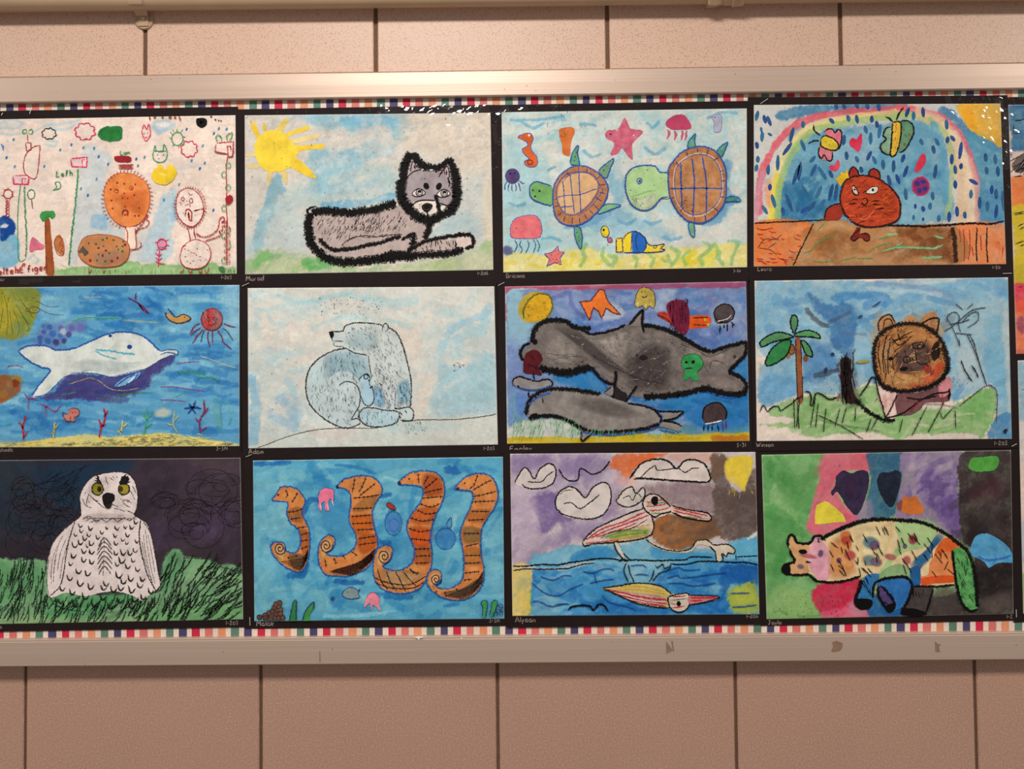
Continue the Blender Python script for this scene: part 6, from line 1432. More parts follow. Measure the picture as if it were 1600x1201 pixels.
A.f(W, "490,380 485,330 510,270 560,215 620,195 700,185 770,195 815,240 832,310 828,400 810,440 850,470 890,500 925,600 945,720 965,820 970,870 900,930 860,960 800,930 700,905 600,915 520,935 400,915 300,940 285,840 290,720 320,620 380,540 440,490 490,450", W2)
A.f((206, 192, 190), "500,440 640,430 800,440 820,480 640,500 480,480", W, a=.7); A.f((206, 196, 194), "560,230 700,200 640,330 540,380 500,350", W2, a=.4)
BK = (26, 20, 22)
A.l((50, 42, 46), 6, "490,450 488,380 485,330 510,270 560,215 620,195", a=.5); A.l((50, 42, 46), 6, "790,200 820,250 834,320 828,400 812,440", a=.6)
A.l(BK, 7, "455,480 420,590 400,690 385,800 360,880 305,930", a=.75); A.l((60, 50, 52), 6, "440,490 350,570 310,640 290,760 285,860 300,935", a=.5); A.l(BK, 8, "855,465 845,540 848,620 870,720 900,820 945,900", a=.8); A.l((50, 42, 46), 6, "865,475 910,550 935,660 960,800 975,880", a=.6)
A.L((50, 42, 46), 4, "385,560 350,640 330,760 325,850|400,590 365,680 350,780|410,620 380,720 365,830|350,620 318,720 310,830|340,680 325,800|880,530 895,640 915,760 940,860|870,560 880,660 905,780 930,870|895,560 915,650 940,800|860,600 885,740 920,850|310,780 312,860", a=.6)
A.L(BK, 5, "640,210 650,250|665,215 690,235|680,205 695,225|640,235 660,260|540,310 525,370 535,395|500,340 520,385 560,400|540,320 620,390 640,400|560,345 600,360|660,370 720,395|730,340 760,380 790,395|740,350 800,370|750,345 790,360|690,400 760,420|780,280 810,330|800,260 825,310|720,290 740,330|520,300 510,330|700,205 715,220|530,350 545,370|805,330 820,350|760,410 820,440", a=.7)
A.o((150, 138, 40), 592, 285, 33, 36, 0, (140, 128, 36)); A.ring(BK, 8, 592, 285, 34, 37); A.o((70, 56, 24), 603, 286, 14, 18); A.o((24, 18, 14), 606, 290, 9, 10); A.o((160, 146, 46), 751, 286, 33, 33, 0, (146, 132, 40)); A.ring(BK, 8, 751, 286, 34, 34); A.o((70, 54, 22), 733, 285, 14, 17)
A.L(BK, 13, "575,232 610,250 620,262|580,215 605,240 618,258|590,205 600,225|725,255 750,235 780,215|735,250 745,215 770,195|745,260 790,240|760,235 775,205", a=.95); A.f(BK, "722,250 740,222 760,205 785,225 765,250 745,258")
A.f((20, 14, 16), "622,330 635,312 665,308 692,318 697,345 680,370 672,395 655,405 635,390 622,360", (34, 26, 28)); A.f((60, 50, 52), "640,380 690,370 670,410 640,410", a=.5)
A.L((40, 32, 36), 5, "500,470 540,450 600,480|520,480 560,455|550,455 590,490|580,490 620,460|610,460 650,490|640,490 690,455|680,460 720,485|710,485 760,455|750,455 790,480|780,480 830,445|500,460 830,465|540,490 600,470", a=.6)
A.L((36, 30, 32), 7, [f"{638 - w_},{y0 + 52} {632},{y0} {640 + w_ * .9:.0f},{y0 + 50}" for y0, w_ in ((580, 40), (605, 46), (632, 50), (660, 46), (690, 48), (722, 44), (752, 40))], a=.7); A.l((60, 50, 52), 6, "632,585 630,700 625,810", a=.5)
U = "490,505 550,520 495,535 460,560 540,560 620,545 700,565 775,560 800,515 710,518 760,512 825,482 490,605 455,622 515,580 555,610 595,575 530,630 510,658 558,662 447,685 430,735 510,710 558,722 478,780 535,790 425,820 488,850 552,870 645,855 705,670 748,665 790,668 822,655 740,712 808,715 712,738 775,750 835,768 722,800 750,838 795,822 865,828 690,888 735,880 800,890 850,865 380,885 440,905 520,930 630,880 628,935 870,935 915,900 820,945 370,960 460,975 575,980 730,955 670,990 800,985 745,590 770,610 705,612 830,600 650,520".split()
A.lay += 1
for k, q in enumerate(U):
    x, y = map(float, q.split(',')); g = 11 + 8 * min(1, max(0, (y - 480) / 350)) + A.r.normal() * 2
    A.l(BK, 10, [(x - g, y - g), (x - g * .6, y + g * .7), (x + g * .1, y + g), (x + g, y - g * .2)], nl=False, a=.9)
A.m('ground_line'); A.l((30, 30, 28), 5, "300,930 330,980 400,1010 470,1020", a=.7); A.l((40, 44, 38), 5, "470,1020 640,1030 800,1025", a=.35); A.L((30, 34, 30), 5, "250,930 250,1060|1000,900 940,1040", a=.5)
A.text('name_lettering', 'a', -2, 1130, 22, 0); A.text('class_number', '1-203', 1366, 1108, 26, -.03)
A.staple(390.2, 964, 390.6, 977)
A.build()

# ------------------------------------------------------------------ four orange seahorses
A = Art("painting of four orange seahorses in turquoise water, on black mount", (370, 690, .275),
        [(395.3, 719.4), (785.8, 713.4), (788, 966.4), (397.5, 970.5)],
        [(378, 703), (787.5, 698), (793, 977.5), (383, 982)], (110, 180, 204), 0.0001)
A.p((84, 164, 198), "90,105 1515,85 1520,1005 98,1020", .8, 6, 1, False)
A.dabs([(50, 136, 186), (130, 196, 210), (30, 116, 176), (150, 206, 214), (90, 170, 200)], 170, (100, 110, 1510, 1000), 190, 44, 0.05, .7, .42)
A.p((140, 200, 210), "100,140 200,180 180,500 230,700 180,900 105,960", .45, 50, 14); A.p((140, 196, 208), "1420,500 1500,460 1500,860 1420,760", .5, 50, 14); A.p((150, 204, 212), "180,360 260,360 300,520 200,560", .45, 40, 10); A.p((40, 120, 180), "460,330 620,300 660,520 560,560 420,480", .45, 50, 14); A.p((50, 130, 186), "860,560 1000,500 1000,700 880,720", .5, 40, 12); A.p((130, 196, 210), "200,900 480,880 560,990 200,1000", .4, 40, 12)
for c, w, P in (((16, 92, 168), 26, "110,125 200,125 300,115"), ((16, 90, 166), 40, "300,760 380,740"), ((16, 88, 164), 34, "380,400 420,330 470,330"), ((16, 80, 150), 30, "560,790 640,800 710,800"), ((14, 90, 160), 32, "850,880 920,885 990,880"), ((20, 90, 160), 26, "820,570 870,575"), ((20, 86, 164), 50, "1200,160 1250,170"), ((30, 110, 180), 30, "1180,600 1180,560"), ((20, 100, 170), 30, "400,700 370,760 330,760"), ((18, 92, 168), 28, "800,310 870,300"), ((28, 110, 176), 20, "560,130 700,150 780,180"), ((30, 116, 180), 20, "1180,930 1260,920"), ((150, 206, 214), 20, "500,990 700,985 900,960"), ((160, 210, 216), 18, "840,200 930,230"), ((150, 204, 212), 22, "1220,500 1240,420"), ((30, 110, 176), 24, "760,870 860,860 900,870")):
    A.b(c, w, P, .75, .3)
A.e((60, 130, 190), 890, 460, 48, 68, .8, .12); A.e((90, 130, 200), 893, 470, 30, 40, .6, .4); A.e((60, 130, 190), 1186, 548, 56, 60, .85, .12); A.e((40, 120, 180), 570, 890, 50, 56, .6, .3); A.e((20, 60, 120), 545, 893, 14, 14, .8, .4)
OC = (204, 120, 60); OC2 = (218, 146, 82); OB = (28, 84, 158)
def seahorse(P, dark, spiral, pale, bands):
    A.m('painted_seahorse')
    A.f(OC, P, OC2)
    for q, c in dark: A.f(c, q, tuple(v * .9 for v in c), a=.9)
    A.f((228, 176, 112), pale, (220, 164, 100), a=.95)
    A.l(OB, 10, P, closed=True, a=.75, jit=.3)
    cx, cy, r = spiral; t = np.linspace(0, 4.4 * np.pi, 34)
    A.l((30, 34, 60), 6, np.stack([cx + r * (t / t[-1]) * np.cos(-t + 1.0), cy + 1.15 * r * (t / t[-1]) * np.sin(-t + 1.0)], 1), a=1)
    A.lay += 1
    for b in bands.split('|'):
        q = pts(b); A.l((24, 26, 40), 5, q, nl=False, a=.9)
        Q = line_path(q, False, 1.0); n = len(Q)
        for k in np.arange(12, n - 6, 24):
            x, y = Q[int(k)]; d = Q[min(n - 1, int(k) + 4)] - Q[max(0, int(k) - 4)]; d = d / (np.hypot(*d) + 1e-6)
            A.l((24, 26, 40), 5, [(x - d[1] * 10, y + d[0] * 10), (x + d[1] * 9, y - d[0] * 9)], nl=False, a=.9)
seahorse("200,330 225,295 250,258 300,255 350,275 385,320 385,360 370,400 390,450 412,500 415,590 405,670 380,725 345,740 300,725 250,690 205,640 192,600 205,575 235,568 270,580 280,620 330,630 355,600 365,550 350,500 310,465 290,430 285,390 290,345 250,340 225,335",
         [("290,380 380,370 375,460 300,450", (176, 112, 60)), ("350,500 415,510 410,640 370,640", (190, 104, 44)), ("290,640 400,640 390,720 320,730", (128, 92, 62))], (245, 605, 34), "195,600 225,572 265,582 280,630 270,690 225,650", "275,270 290,300 275,320|345,285 330,320 310,345|285,400 330,395 375,380|300,440 365,430|340,490 405,480|360,530 410,515|360,565 410,555|360,610 410,590|300,650 290,665|330,640 345,655")
A.lay += 1
for k in range(8): A.l(K, 4.5, [(405, 610 + k * 6), (370, 660 + k * 8), (250 + k * 14, 682 + k * 7)], nl=False, a=.8)
seahorse("565,258 600,220 650,200 720,192 780,205 820,245 825,290 800,330 775,380 770,430 785,500 800,560 795,620 770,680 720,730 640,760 560,762 500,750 470,700 462,640 470,580 500,540 530,530 558,550 550,600 510,635 560,650 620,640 670,600 680,545 665,500 640,460 640,400 650,340 640,290 600,262",
         [("640,420 780,420 770,520 680,540", (214, 108, 32)), ("680,540 800,520 790,610 700,640", (200, 96, 36)), ("700,330 800,300 780,380 650,400", (184, 122, 60)), ("520,740 700,680 790,610 770,680 640,760", (110, 62, 36))], (508, 590, 38), "466,640 480,570 530,532 556,555 545,600 505,640 490,690", "670,205 665,250 655,290|735,200 715,250 690,290|790,235 750,265 700,305|660,320 740,312 815,300|655,380 775,375|645,425 770,415|650,465 770,460|680,500 780,495|690,550 790,535|690,585 795,570|650,620 690,650|600,640 620,670|550,655 565,695|500,665 510,715")
A.lay += 1
for k in range(10): A.l((50, 26, 18), 6, [(790, 605 + k * 5), (700, 680 + k * 6), (530 + k * 12, 738 + k * 2.5)], nl=False, a=.8)
A.dots((24, 26, 40), 5, "600,225")
seahorse("915,238 950,200 1000,172 1070,165 1130,175 1172,220 1180,290 1160,360 1130,420 1110,480 1100,550 1110,620 1105,700 1085,770 1040,830 970,858 890,858 820,830 785,780 775,710 785,640 810,600 850,585 885,605 880,650 850,690 830,710 890,730 950,720 1000,680 1010,610 990,560 968,500 975,440 1010,390 1050,330 1060,270 1030,250 970,245",
         [("1060,180 1160,200 1175,300 1060,310", (186, 88, 40)), ("980,480 1110,490 1100,600 1000,600", (214, 92, 34)), ("1010,380 1150,370 1100,470 980,460", (208, 104, 44)), ("1010,600 1110,610 1100,700 1000,690", (186, 100, 44)), ("800,720 1000,730 1080,760 960,840 840,830", (196, 148, 100))], (838, 650, 40), "785,700 795,620 850,588 884,612 872,650 835,690 810,730", "1030,175 1035,240|1090,190 1060,245|1140,205 1100,240 1060,270|1060,290 1170,265|1050,320 1175,310|1040,350 1100,370 1155,350|1020,385 1080,410 1140,400|985,430 1050,450 1120,440|975,490 1040,510 1105,500|985,550 1100,560|1005,610 1105,605|1010,650 1105,645|1010,690 1095,685|980,715 1000,740 1040,745")
A.L((24, 24, 30), 7, "800,720 820,790 860,840|850,730 870,790 910,850|900,735 925,780 960,850|945,735 980,780 1020,820|780,770 860,800 980,810 1080,760|790,800 880,830 1000,830 1070,790|985,725 1030,755", a=.75)
A.dots((24, 26, 40), 5, "980,210")
seahorse("1240,268 1265,230 1310,195 1380,178 1440,195 1475,245 1485,310 1460,380 1420,440 1390,500 1385,580 1390,650 1405,720 1400,790 1370,850 1310,890 1240,900 1160,880 1105,840 1078,790 1090,745 1120,725 1155,735 1160,780 1130,815 1180,835 1240,820 1280,780 1290,720 1290,650 1280,590 1270,520 1290,450 1320,390 1340,330 1335,285 1290,275",
         [("1280,480 1390,490 1390,570 1285,580", (150, 110, 64)), ("1290,600 1390,600 1395,700 1290,700", (200, 124, 60)), ("1310,390 1450,380 1400,460 1300,450", (196, 118, 56)), ("1150,860 1280,830 1400,760 1380,840 1260,895", (128, 92, 66))], (1132, 780, 32), "1082,800 1095,745 1130,728 1158,745 1150,790 1115,815 1120,850", "1370,185 1350,240 1320,270|1450,215 1400,240 1340,275|1340,310 1400,300 1475,280|1345,340 1475,335|1330,395 1440,395|1310,445 1410,440|1285,520 1385,520|1295,595 1380,575|1295,645 1390,645|1290,690 1390,685|1290,745 1385,735|1285,785 1340,780|1240,830 1270,855|1180,845 1190,880|1130,840 1140,870")
A.lay += 1
for k in range(8): A.l((36, 30, 28), 5, [(1400, 735 + k * 8), (1340, 810 + k * 7), (1180 + k * 16, 878 + k * 2.5)], nl=False, a=.8)
A.dots((24, 26, 40), 5, "1295,235"); A.m('painted_snout_tips', True); A.dots((24, 50, 100), 9, "925,235 1255,266 572,256"); A.dots((24, 26, 40), 5, "235,300")
A.m('painted_jellyfish'); A.f((232, 112, 144), "465,310 475,275 510,262 550,275 552,330 530,320 520,350 525,390 505,385 500,340 480,350 482,390 465,370 468,340", (238, 130, 158)); A.l(OB, 5, "465,310 475,275 510,262 550,275 552,330", a=.7); A.L((240, 170, 190), 9, "475,350 480,388|515,350 522,388|540,320 550,365")
A.m('painted_jellyfish'); A.f((232, 130, 150), "735,890 755,860 790,860 812,890 808,920 818,960 795,940 775,925 765,958 755,915 725,940", (238, 150, 166)); A.l((160, 60, 90), 4, "735,890 755,860 790,860 812,890", a=.6)
A.m('painted_fish'); A.f((124, 148, 152), "600,862 630,830 665,828 690,845 700,835 690,860 700,880 680,888 650,892 620,885", (140, 160, 160)); A.l((30, 70, 130), 5, "600,862 630,830 665,828 690,845 700,835 690,860 700,880 680,888 650,892 620,885", closed=True, a=.8); A.dots(K, 4, "628,852")
A.m('painted_small_fish'); A.f((176, 60, 44), "850,355 870,345 895,365 902,385 870,378"); A.l((40, 30, 60), 4, "850,355 870,345 895,365 902,385 870,378", closed=True)
A.m('painted_balloon'); A.l((30, 90, 160), 6, "1190,470 1205,440 1218,430 1220,470 1205,490 1190,470"); A.ring((36, 92, 160), 5, 1186, 548, 56, 60, a=.7)
A.m('painted_balloon'); A.ring((36, 92, 160), 5, 890, 460, 48, 68, a=.7); A.ring((60, 110, 180), 5, 893, 470, 28, 36, a=.5)
A.m('painted_rock_pile')
for x, y in ((130, 995), (162, 985), (165, 1000), (195, 1000), (200, 985), (220, 998), (240, 1000), (262, 998), (185, 970), (205, 960), (225, 975), (250, 975), (230, 955), (250, 950), (215, 940), (240, 930), (225, 920), (245, 912)):
    A.o((120, 82, 62), x, y, 15, 15, 0, (96, 66, 52)); A.ring((44, 38, 48), 5, x, y, 14, 14, a=.8)
A.m('painted_seaweed'); A.f((60, 140, 70), "305,1018 312,960 325,905 340,905 338,960 340,1018", (48, 124, 60)); A.l((24, 60, 100), 7, "300,1018 312,955 328,900 340,910 338,1010", a=.8)
A.m('painted_seaweed'); A.f((70, 150, 76), "375,1015 385,975 410,935 440,908 435,945 415,980 412,1015", (56, 132, 62)); A.l((24, 60, 100), 7, "375,1015 388,970 415,930 440,908 435,950", a=.8)
A.m('painted_seaweed'); A.f((70, 158, 84), "1395,990 1398,940 1390,915 1405,900 1422,910 1422,945 1412,995", (56, 140, 70)); A.l((24, 60, 110), 6, "1395,990 1398,940 1388,915 1405,898 1424,910 1422,945 1412,995", a=.8)
A.m('painted_seaweed'); A.f((70, 158, 84), "1435,985 1445,945 1450,910 1470,898 1482,915 1470,950 1455,990", (56, 140, 70)); A.l((24, 60, 110), 6, "1435,985 1445,945 1450,910 1470,898 1482,915 1470,950 1455,990", a=.8)
A.m('painted_pebbles', True)
for x, y in ((1500, 930), (1512, 950), (1485, 960), (1470, 978), (1500, 972)): A.ring((40, 60, 110), 5, x, y, 12, 10)
A.text('name_lettering', 'Malak', 112, 1046, 30, -.02); A.text('class_number', '3-314', 1434, 1026, 22, -.02)
A.build()

# ------------------------------------------------------------------ striped bird over water
A = Art("painting of a striped long-billed bird mirrored in blue water, on black mount", (780, 690, .26875),
        [(797, 708.8), (1180.4, 706), (1186.6, 959.6), (800.7, 962.2)],
        [(787.5, 702.5), (1182.5, 698), (1190.5, 975.5), (792, 980.5)], (206, 194, 194), 0.0011)
A.p((176, 160, 182), "65,72 660,68 700,300 640,500 300,640 80,700", .8, 40, 12)
A.dabs([(150, 130, 170), (206, 194, 200), (130, 110, 156), (190, 176, 192)], 70, (70, 80, 700, 620), 150, 50, -.6, .6, .45)
A.p((112, 90, 146), "190,320 320,300 330,380 420,450 330,470 260,520 220,440", .8, 20, 6); A.p((130, 108, 156), "80,80 240,80 330,110 200,150 80,180", .6, 30, 8); A.p((120, 100, 150), "380,110 520,90 640,120 600,180 500,280 470,200 400,190", .5, 30, 8); A.p((196, 178, 196), "80,250 190,240 220,500 120,660 80,640", .6, 40); A.p((140, 120, 160), "140,690 300,550 480,480 600,480 500,540 300,620 200,690", .5, 30)
A.p((214, 104, 56), "655,100 720,70 980,62 900,100 800,140 740,210 700,170 660,150", .95, 14, 6); A.p((226, 150, 120), "680,200 760,180 800,240 700,260", .5, 24); A.p((206, 150, 130), "980,65 1280,62 1240,130 1000,110", .6, 30)
A.p((136, 112, 116), "870,250 1200,230 1300,300 1280,420 1150,430 1000,370 900,320", .85, 30, 8); A.p((150, 120, 130), "640,300 820,250 860,300 700,400 640,420", .3, 40)
A.p((96, 80, 74), "1230,90 1330,90 1310,200 1400,280 1490,160 1500,540 1400,570 1280,560 1200,470 1250,380", .95, 14, 6); A.p((116, 88, 66), "1235,80 1320,90 1300,180 1260,230 1230,200", .7, 20); A.p((84, 70, 68), "1330,330 1490,300 1490,500 1350,470", .5, 40)
A.p((146, 92, 50), "890,480 940,430 1060,430 1200,460 1290,540 1180,570 1110,620 1000,630 920,590 890,540", .95, 10, 5); A.p((110, 84, 66), "1050,440 1220,460 1300,540 1180,560 1100,540", .7, 40, 10); A.p((186, 110, 56), "900,470 980,440 980,560 920,560", .5, 30)
A.dabs([(120, 84, 56), (160, 104, 60), (96, 78, 70)], 18, (930, 450, 1240, 570), 120, 30, -.5, .4, .4)
A.p((236, 206, 66), "1310,150 1330,100 1400,80 1470,90 1470,160 1440,240 1430,300 1390,260 1330,220", 1, 6, 3); A.p((220, 186, 60), "1340,260 1380,280 1370,300", .6, 10)
A.p((236, 222, 208), "650,580 860,570 900,640 960,690 640,690 300,700 200,690 480,600", .6, 24)
A.p((104, 176, 206), "180,690 300,640 420,600 560,600 680,600 840,570 900,600 1000,640 1140,620 1250,620 1360,600 1450,560 1500,545 1508,1000 180,1010", .9, 12, 5)
A.p((30, 120, 184), "430,650 560,610 680,640 660,680 480,690 420,700", .7, 16); A.p((50, 140, 192), "900,600 1000,640 1250,650 1240,700 1000,690 880,660", .7, 20); A.p((90, 170, 206), "1330,590 1500,550 1500,680 1390,670 1360,620", .9, 10); A.p((236, 224, 212), "1440,560 1500,520 1500,545 1450,565", .9, 4)
A.p((52, 136, 196), "200,740 700,720 1000,720 1500,700 1510,1000 180,1010", .85, 16, 6)
A.dabs([(30, 112, 184), (110, 180, 210), (20, 92, 170), (150, 200, 214), (60, 146, 200)], 90, (200, 740, 1490, 990), 150, 36, -.1, .5, .45)
A.p((14, 80, 160), "1290,730 1500,720 1505,830 1350,830 1290,920 1300,850", .8, 20, 6); A.p((16, 90, 166), "1100,900 1330,900 1320,990 1100,980", .6, 24); A.p((150, 200, 210), "200,900 340,900 330,1000 200,1005", .6, 30); A.p((16, 90, 168), "600,900 760,960 1000,970 960,1000 620,1000", .5, 24)
A.p((232, 202, 110), "80,730 185,735 180,900 170,1005 78,1010", .98, 5, 3); A.p((214, 200, 130), "85,740 180,740 180,800 85,790", .5, 20); A.p((220, 206, 60), "165,870 185,880 185,1005 165,1005", .6, 8)
A.p((170, 182, 66), "1330,900 1350,850 1430,815 1500,830 1508,980 1420,1000 1350,980", .95, 14, 8); A.p((190, 196, 80), "1370,860 1480,850 1480,930 1390,940", .5, 20)
A.p((226, 214, 204), "80,720 330,725 480,700 560,700 400,740 180,745", .7, 8); A.p((150, 196, 210), "740,700 1000,700 960,740 900,820 770,810", .7, 16)
CW = (220, 208, 200)
A.m('painted_cloud'); A.f(CW, "95,245 120,180 150,150 200,215 235,160 290,125 325,150 328,200 300,250 240,270 170,265", (206, 194, 194)); A.l(K, 9, "90,240 120,180 150,150 175,170 205,215 235,160 290,125 325,150 328,205 300,250 240,270 170,270 130,245", a=.8); A.L(K, 7, "165,232 245,232 280,195 320,170", a=.8)
A.m('painted_bird_outline'); A.l(K, 9, "345,155 375,205 420,228 460,215 468,160 500,165 540,188 600,165 645,110", a=.8)
A.m('painted_cloud'); A.f(CW, "330,360 350,300 420,260 500,325 560,255 620,235 648,280 640,380 580,435 500,452 400,440 350,410", (212, 202, 200)); A.l(K, 9, "335,400 325,350 345,300 400,262 450,275 500,325 545,265 610,235 645,270 645,360 600,425 520,450 440,440 370,420 335,390", a=.8); A.l((50, 44, 46), 8, "350,310 380,285 430,280", a=.5); A.l(K, 7, "370,360 420,355 470,388 530,350 585,305", a=.85)
A.m('painted_cloud'); A.f(CW, "680,340 720,285 770,262 800,300 840,270 848,310 820,350 760,380 700,365"); A.l(K, 9, "680,345 720,285 770,262 795,300 835,265 848,300 825,345 760,378 700,365 675,335", a=.75); A.l(K, 6, "715,330 755,315 775,340 800,300 830,325", a=.8)
A.m('painted_cloud'); A.f((224, 212, 204), "790,200 810,140 870,110 950,105 1020,150 1080,110 1150,105 1210,150 1225,228 1100,225 900,215", (212, 196, 190)); A.l(K, 11, "755,215 790,170 830,125 900,102 980,110 1030,155 1080,110 1150,108 1205,145 1222,228 1100,230 950,220 830,212 780,215", a=.85); A.l(K, 7, "820,210 860,170 905,140 920,165 980,160 1040,155 1080,178 1120,155 1165,152", a=.8)
A.m('crayon_sun_rays', True); A.L((214, 176, 60), 5, "1340,280 1335,310|1370,290 1365,320|1460,280 1480,305|1470,240 1490,250|1400,300 1395,330", a=.7)
A.m('painted_shore_line'); A.l(K, 9, "78,722 160,722 250,712 330,715 420,700 500,690 560,680 640,678 720,690", a=.85); A.l(K, 8, "80,748 150,738 230,740 330,738 400,735 480,712 560,705", a=.75); A.l(K, 9, "720,690 800,685 900,690 1000,688 1080,685 1110,670 1180,668 1240,672", a=.85); A.l(K, 9, "1000,710 1080,712 1160,695 1260,695 1360,700 1430,700 1505,715", a=.85); A.l(K, 7, "1380,668 1440,665 1505,662", a=.8); A.l(K, 7, "1375,650 1378,688", a=.8)
A.m('painted_bird')
A.f((222, 208, 190), "850,560 920,600 1000,625 1100,622 1160,570 1220,575 1240,600 1310,595 1365,620 1360,650 1330,640 1320,670 1290,650 1290,690 1265,695 1250,630 1200,600 1150,600 1110,640 1000,640 900,610", (206, 190, 160)); A.l(K, 8, "850,562 890,595 960,625 1040,635 1110,622 1150,575 1210,572 1250,600 1320,595 1365,620 1365,650 1330,645 1320,665 1295,650 1300,690 1265,692 1255,640 1220,605", a=.85)
A.f((226, 206, 196), "485,580 560,500 640,465 740,420 850,390 890,450 895,510 870,550 760,575 600,590 495,605", (216, 192, 184)); A.f((120, 160, 80), "600,560 680,520 880,500 870,545 720,570", (190, 170, 80), a=.9); A.f((206, 184, 100), "600,590 860,550 880,480 700,540", (214, 196, 120), a=.6)
A.L((176, 50, 60), 9, "505,570 600,505 720,465 850,405|530,560 640,510 780,460 870,425|560,555 700,510 800,470", a=.8); A.L((80, 150, 70), 12, "610,555 720,520 870,515|640,560 760,535 870,530", a=.6); A.L((190, 150, 60), 10, "620,575 760,555 870,540|700,520 800,495 885,480", a=.6); A.L((180, 60, 60), 8, "500,590 600,580 700,572", a=.7)
A.l(K, 9, "485,580 545,515 620,475 720,430 800,400 860,388 890,440 898,500 870,548 780,572 650,585 560,590 495,605 485,580", a=.85); A.l(K, 6, "590,560 650,525 760,505 860,450", a=.7)
A.f((222, 202, 192), "838,360 850,325 885,303 930,315 980,355 1000,390 960,430 910,435 865,415", (210, 190, 176)); A.L((176, 50, 60), 9, "850,350 900,345 960,330|850,375 920,370 985,355|870,400 940,395 990,380", a=.75); A.L((70, 130, 70), 8, "855,362 920,358 975,345|880,415 950,415", a=.7); A.l(K, 9, "835,350 850,320 885,303 930,315 985,365 1000,400 940,420 905,435 865,412 838,380", closed=True, a=.85); A.f(K, "882,340 895,318 920,322 922,355 905,370 888,360")
A.f((226, 200, 192), "1000,372 1080,390 1215,420 1222,455 1150,450 1060,430 1005,410", (206, 170, 150)); A.L((180, 50, 56), 8, "1010,385 1100,405 1210,430|1010,400 1100,420 1180,440", a=.8); A.l((100, 120, 60), 7, "1080,435 1215,448", a=.6); A.l(K, 9, "1000,370 1080,392 1215,415 1222,458 1120,448 1050,430 1005,408", a=.85)
A.L(K, 7, "665,585 680,630 720,680 750,695|690,590 715,640 765,690|700,690 725,665|690,695 740,680", a=.9); A.f((226, 214, 204), "672,590 690,592 730,670 710,665")
A.m('painted_reflection')
A.f((216, 180, 120), "600,850 700,835 800,822 900,830 970,855 1000,890 980,960 850,950 740,910 640,870", (206, 190, 110)); A.f((206, 150, 140), "610,855 760,870 980,900 975,960 860,945 730,905", (220, 190, 180), a=.9); A.L((176, 44, 56), 11, "620,858 720,880 850,905 980,920|660,880 780,910 975,940|760,915 860,940 970,955", a=.85); A.L((190, 160, 50), 12, "700,845 820,840 960,870|680,860 820,860 980,890", a=.55); A.L((226, 206, 196), 6, "700,880 850,920 970,930|720,905 860,935", a=.7)
A.l(K, 9, "600,850 700,835 800,820 900,828 960,850 1005,890", a=.8); A.l(K, 8, "600,850 680,885 780,930 880,955 980,965", a=.8)
A.f((226, 206, 192), "990,890 1050,880 1100,890 1105,940 1085,975 1035,985 995,970 980,930", (206, 190, 170)); A.L((176, 44, 56), 9, "1000,900 1090,895|995,940 1030,945|1000,965 1080,955", a=.75); A.L((60, 130, 80), 8, "1000,920 1095,910", a=.7); A.l(K, 9, "985,900 1050,882 1100,885 1108,935 1080,978 1040,988 1000,970 982,930", closed=True, a=.85); A.o(K, 1043, 940, 12, 16)
A.f((206, 130, 130), "1105,890 1200,895 1278,900 1250,920 1180,930 1105,940"); A.L((180, 40, 50), 11, "1110,905 1200,905 1270,905|1110,925 1180,920", a=.8); A.l(K, 8, "1105,892 1200,892 1278,902 1200,930 1108,945", a=.8)
A.L(K, 8, "740,700 725,750 750,815|750,710 760,760 785,818|900,740 890,780 870,815|1000,700 985,740 930,765 890,810|905,715 920,730 950,710 960,735 990,720", a=.8)
A.m('painted_waves', True)
A.L((24, 70, 150), 7, "485,750 545,760 620,735 670,748|550,765 570,830|240,780 310,802 380,775 425,780|185,815 270,880 350,890 420,850 490,825|190,930 230,925 300,955 380,940 410,945|525,820 600,805 670,795|785,775 820,768 870,775|975,790 1040,775 1050,790 1160,780 1220,770 1320,760|985,745 1040,730 1080,745 1170,740|980,820 1060,820 1130,835 1260,820|600,890 640,930 740,955 800,980|1350,960 1430,955 1500,945|1340,880 1460,875|320,945 400,940|760,720 830,715 860,735", a=.75)
A.m('painted_gull'); A.l(K, 11, "400,980 430,955 490,950 530,955 548,978 575,945 610,950 635,990", a=.95)
A.text('name_lettering', 'Alyaan', 94, 1048, 30, -.01); A.text('class_number', '1-206', 1436, 1024, 24, -.02)
A.build()

# ------------------------------------------------------------------ patchwork animal
A = Art("painting of a multicoloured bear walking before bright colour patches, on black mount", (1165, 690, .271875),
        [(1190, 710.4), (1579.6, 703), (1583.7, 959), (1198, 967.3)],
        [(1182, 704), (1584, 697), (1588.5, 969), (1188.5, 977.5)], (150, 180, 130), 0.0003)
A.p((124, 176, 112), "90,75 480,60 420,200 370,400 360,540 420,800 410,1015 122,1020", 1, 6, 2)
A.dabs([(76, 146, 76), (150, 192, 130), (96, 164, 88), (60, 134, 66), (140, 184, 120)], 60, (110, 80, 420, 780), 130, 56, 1.4, .6, .42); A.p((70, 140, 70), "170,180 290,200 390,150 400,300 380,420 300,400 220,340", .5, 30, 10); A.p((80, 150, 80), "110,380 240,420 300,520 250,560 250,660 200,720 260,790 180,820 150,930 130,900 120,700", .6, 24, 8); A.p((150, 186, 110), "150,860 300,840 390,900 410,1010 150,1015", .7, 30, 8); A.b((80, 150, 70), 10, "160,980 200,970 240,995", .8); A.b((90, 160, 80), 14, "310,1005 430,1000", .7)
A.p((222, 106, 126), "470,70 710,62 720,160 560,170 510,250 560,360 640,420 660,440 560,490 430,540 358,520 370,400 420,240", .98, 8, 4); A.p((206, 84, 104), "600,80 700,80 700,150 620,160", .5, 24); A.dabs([(232, 130, 146), (206, 84, 110)], 14, (400, 90, 660, 500), 110, 40, -1.1, .4, .4)
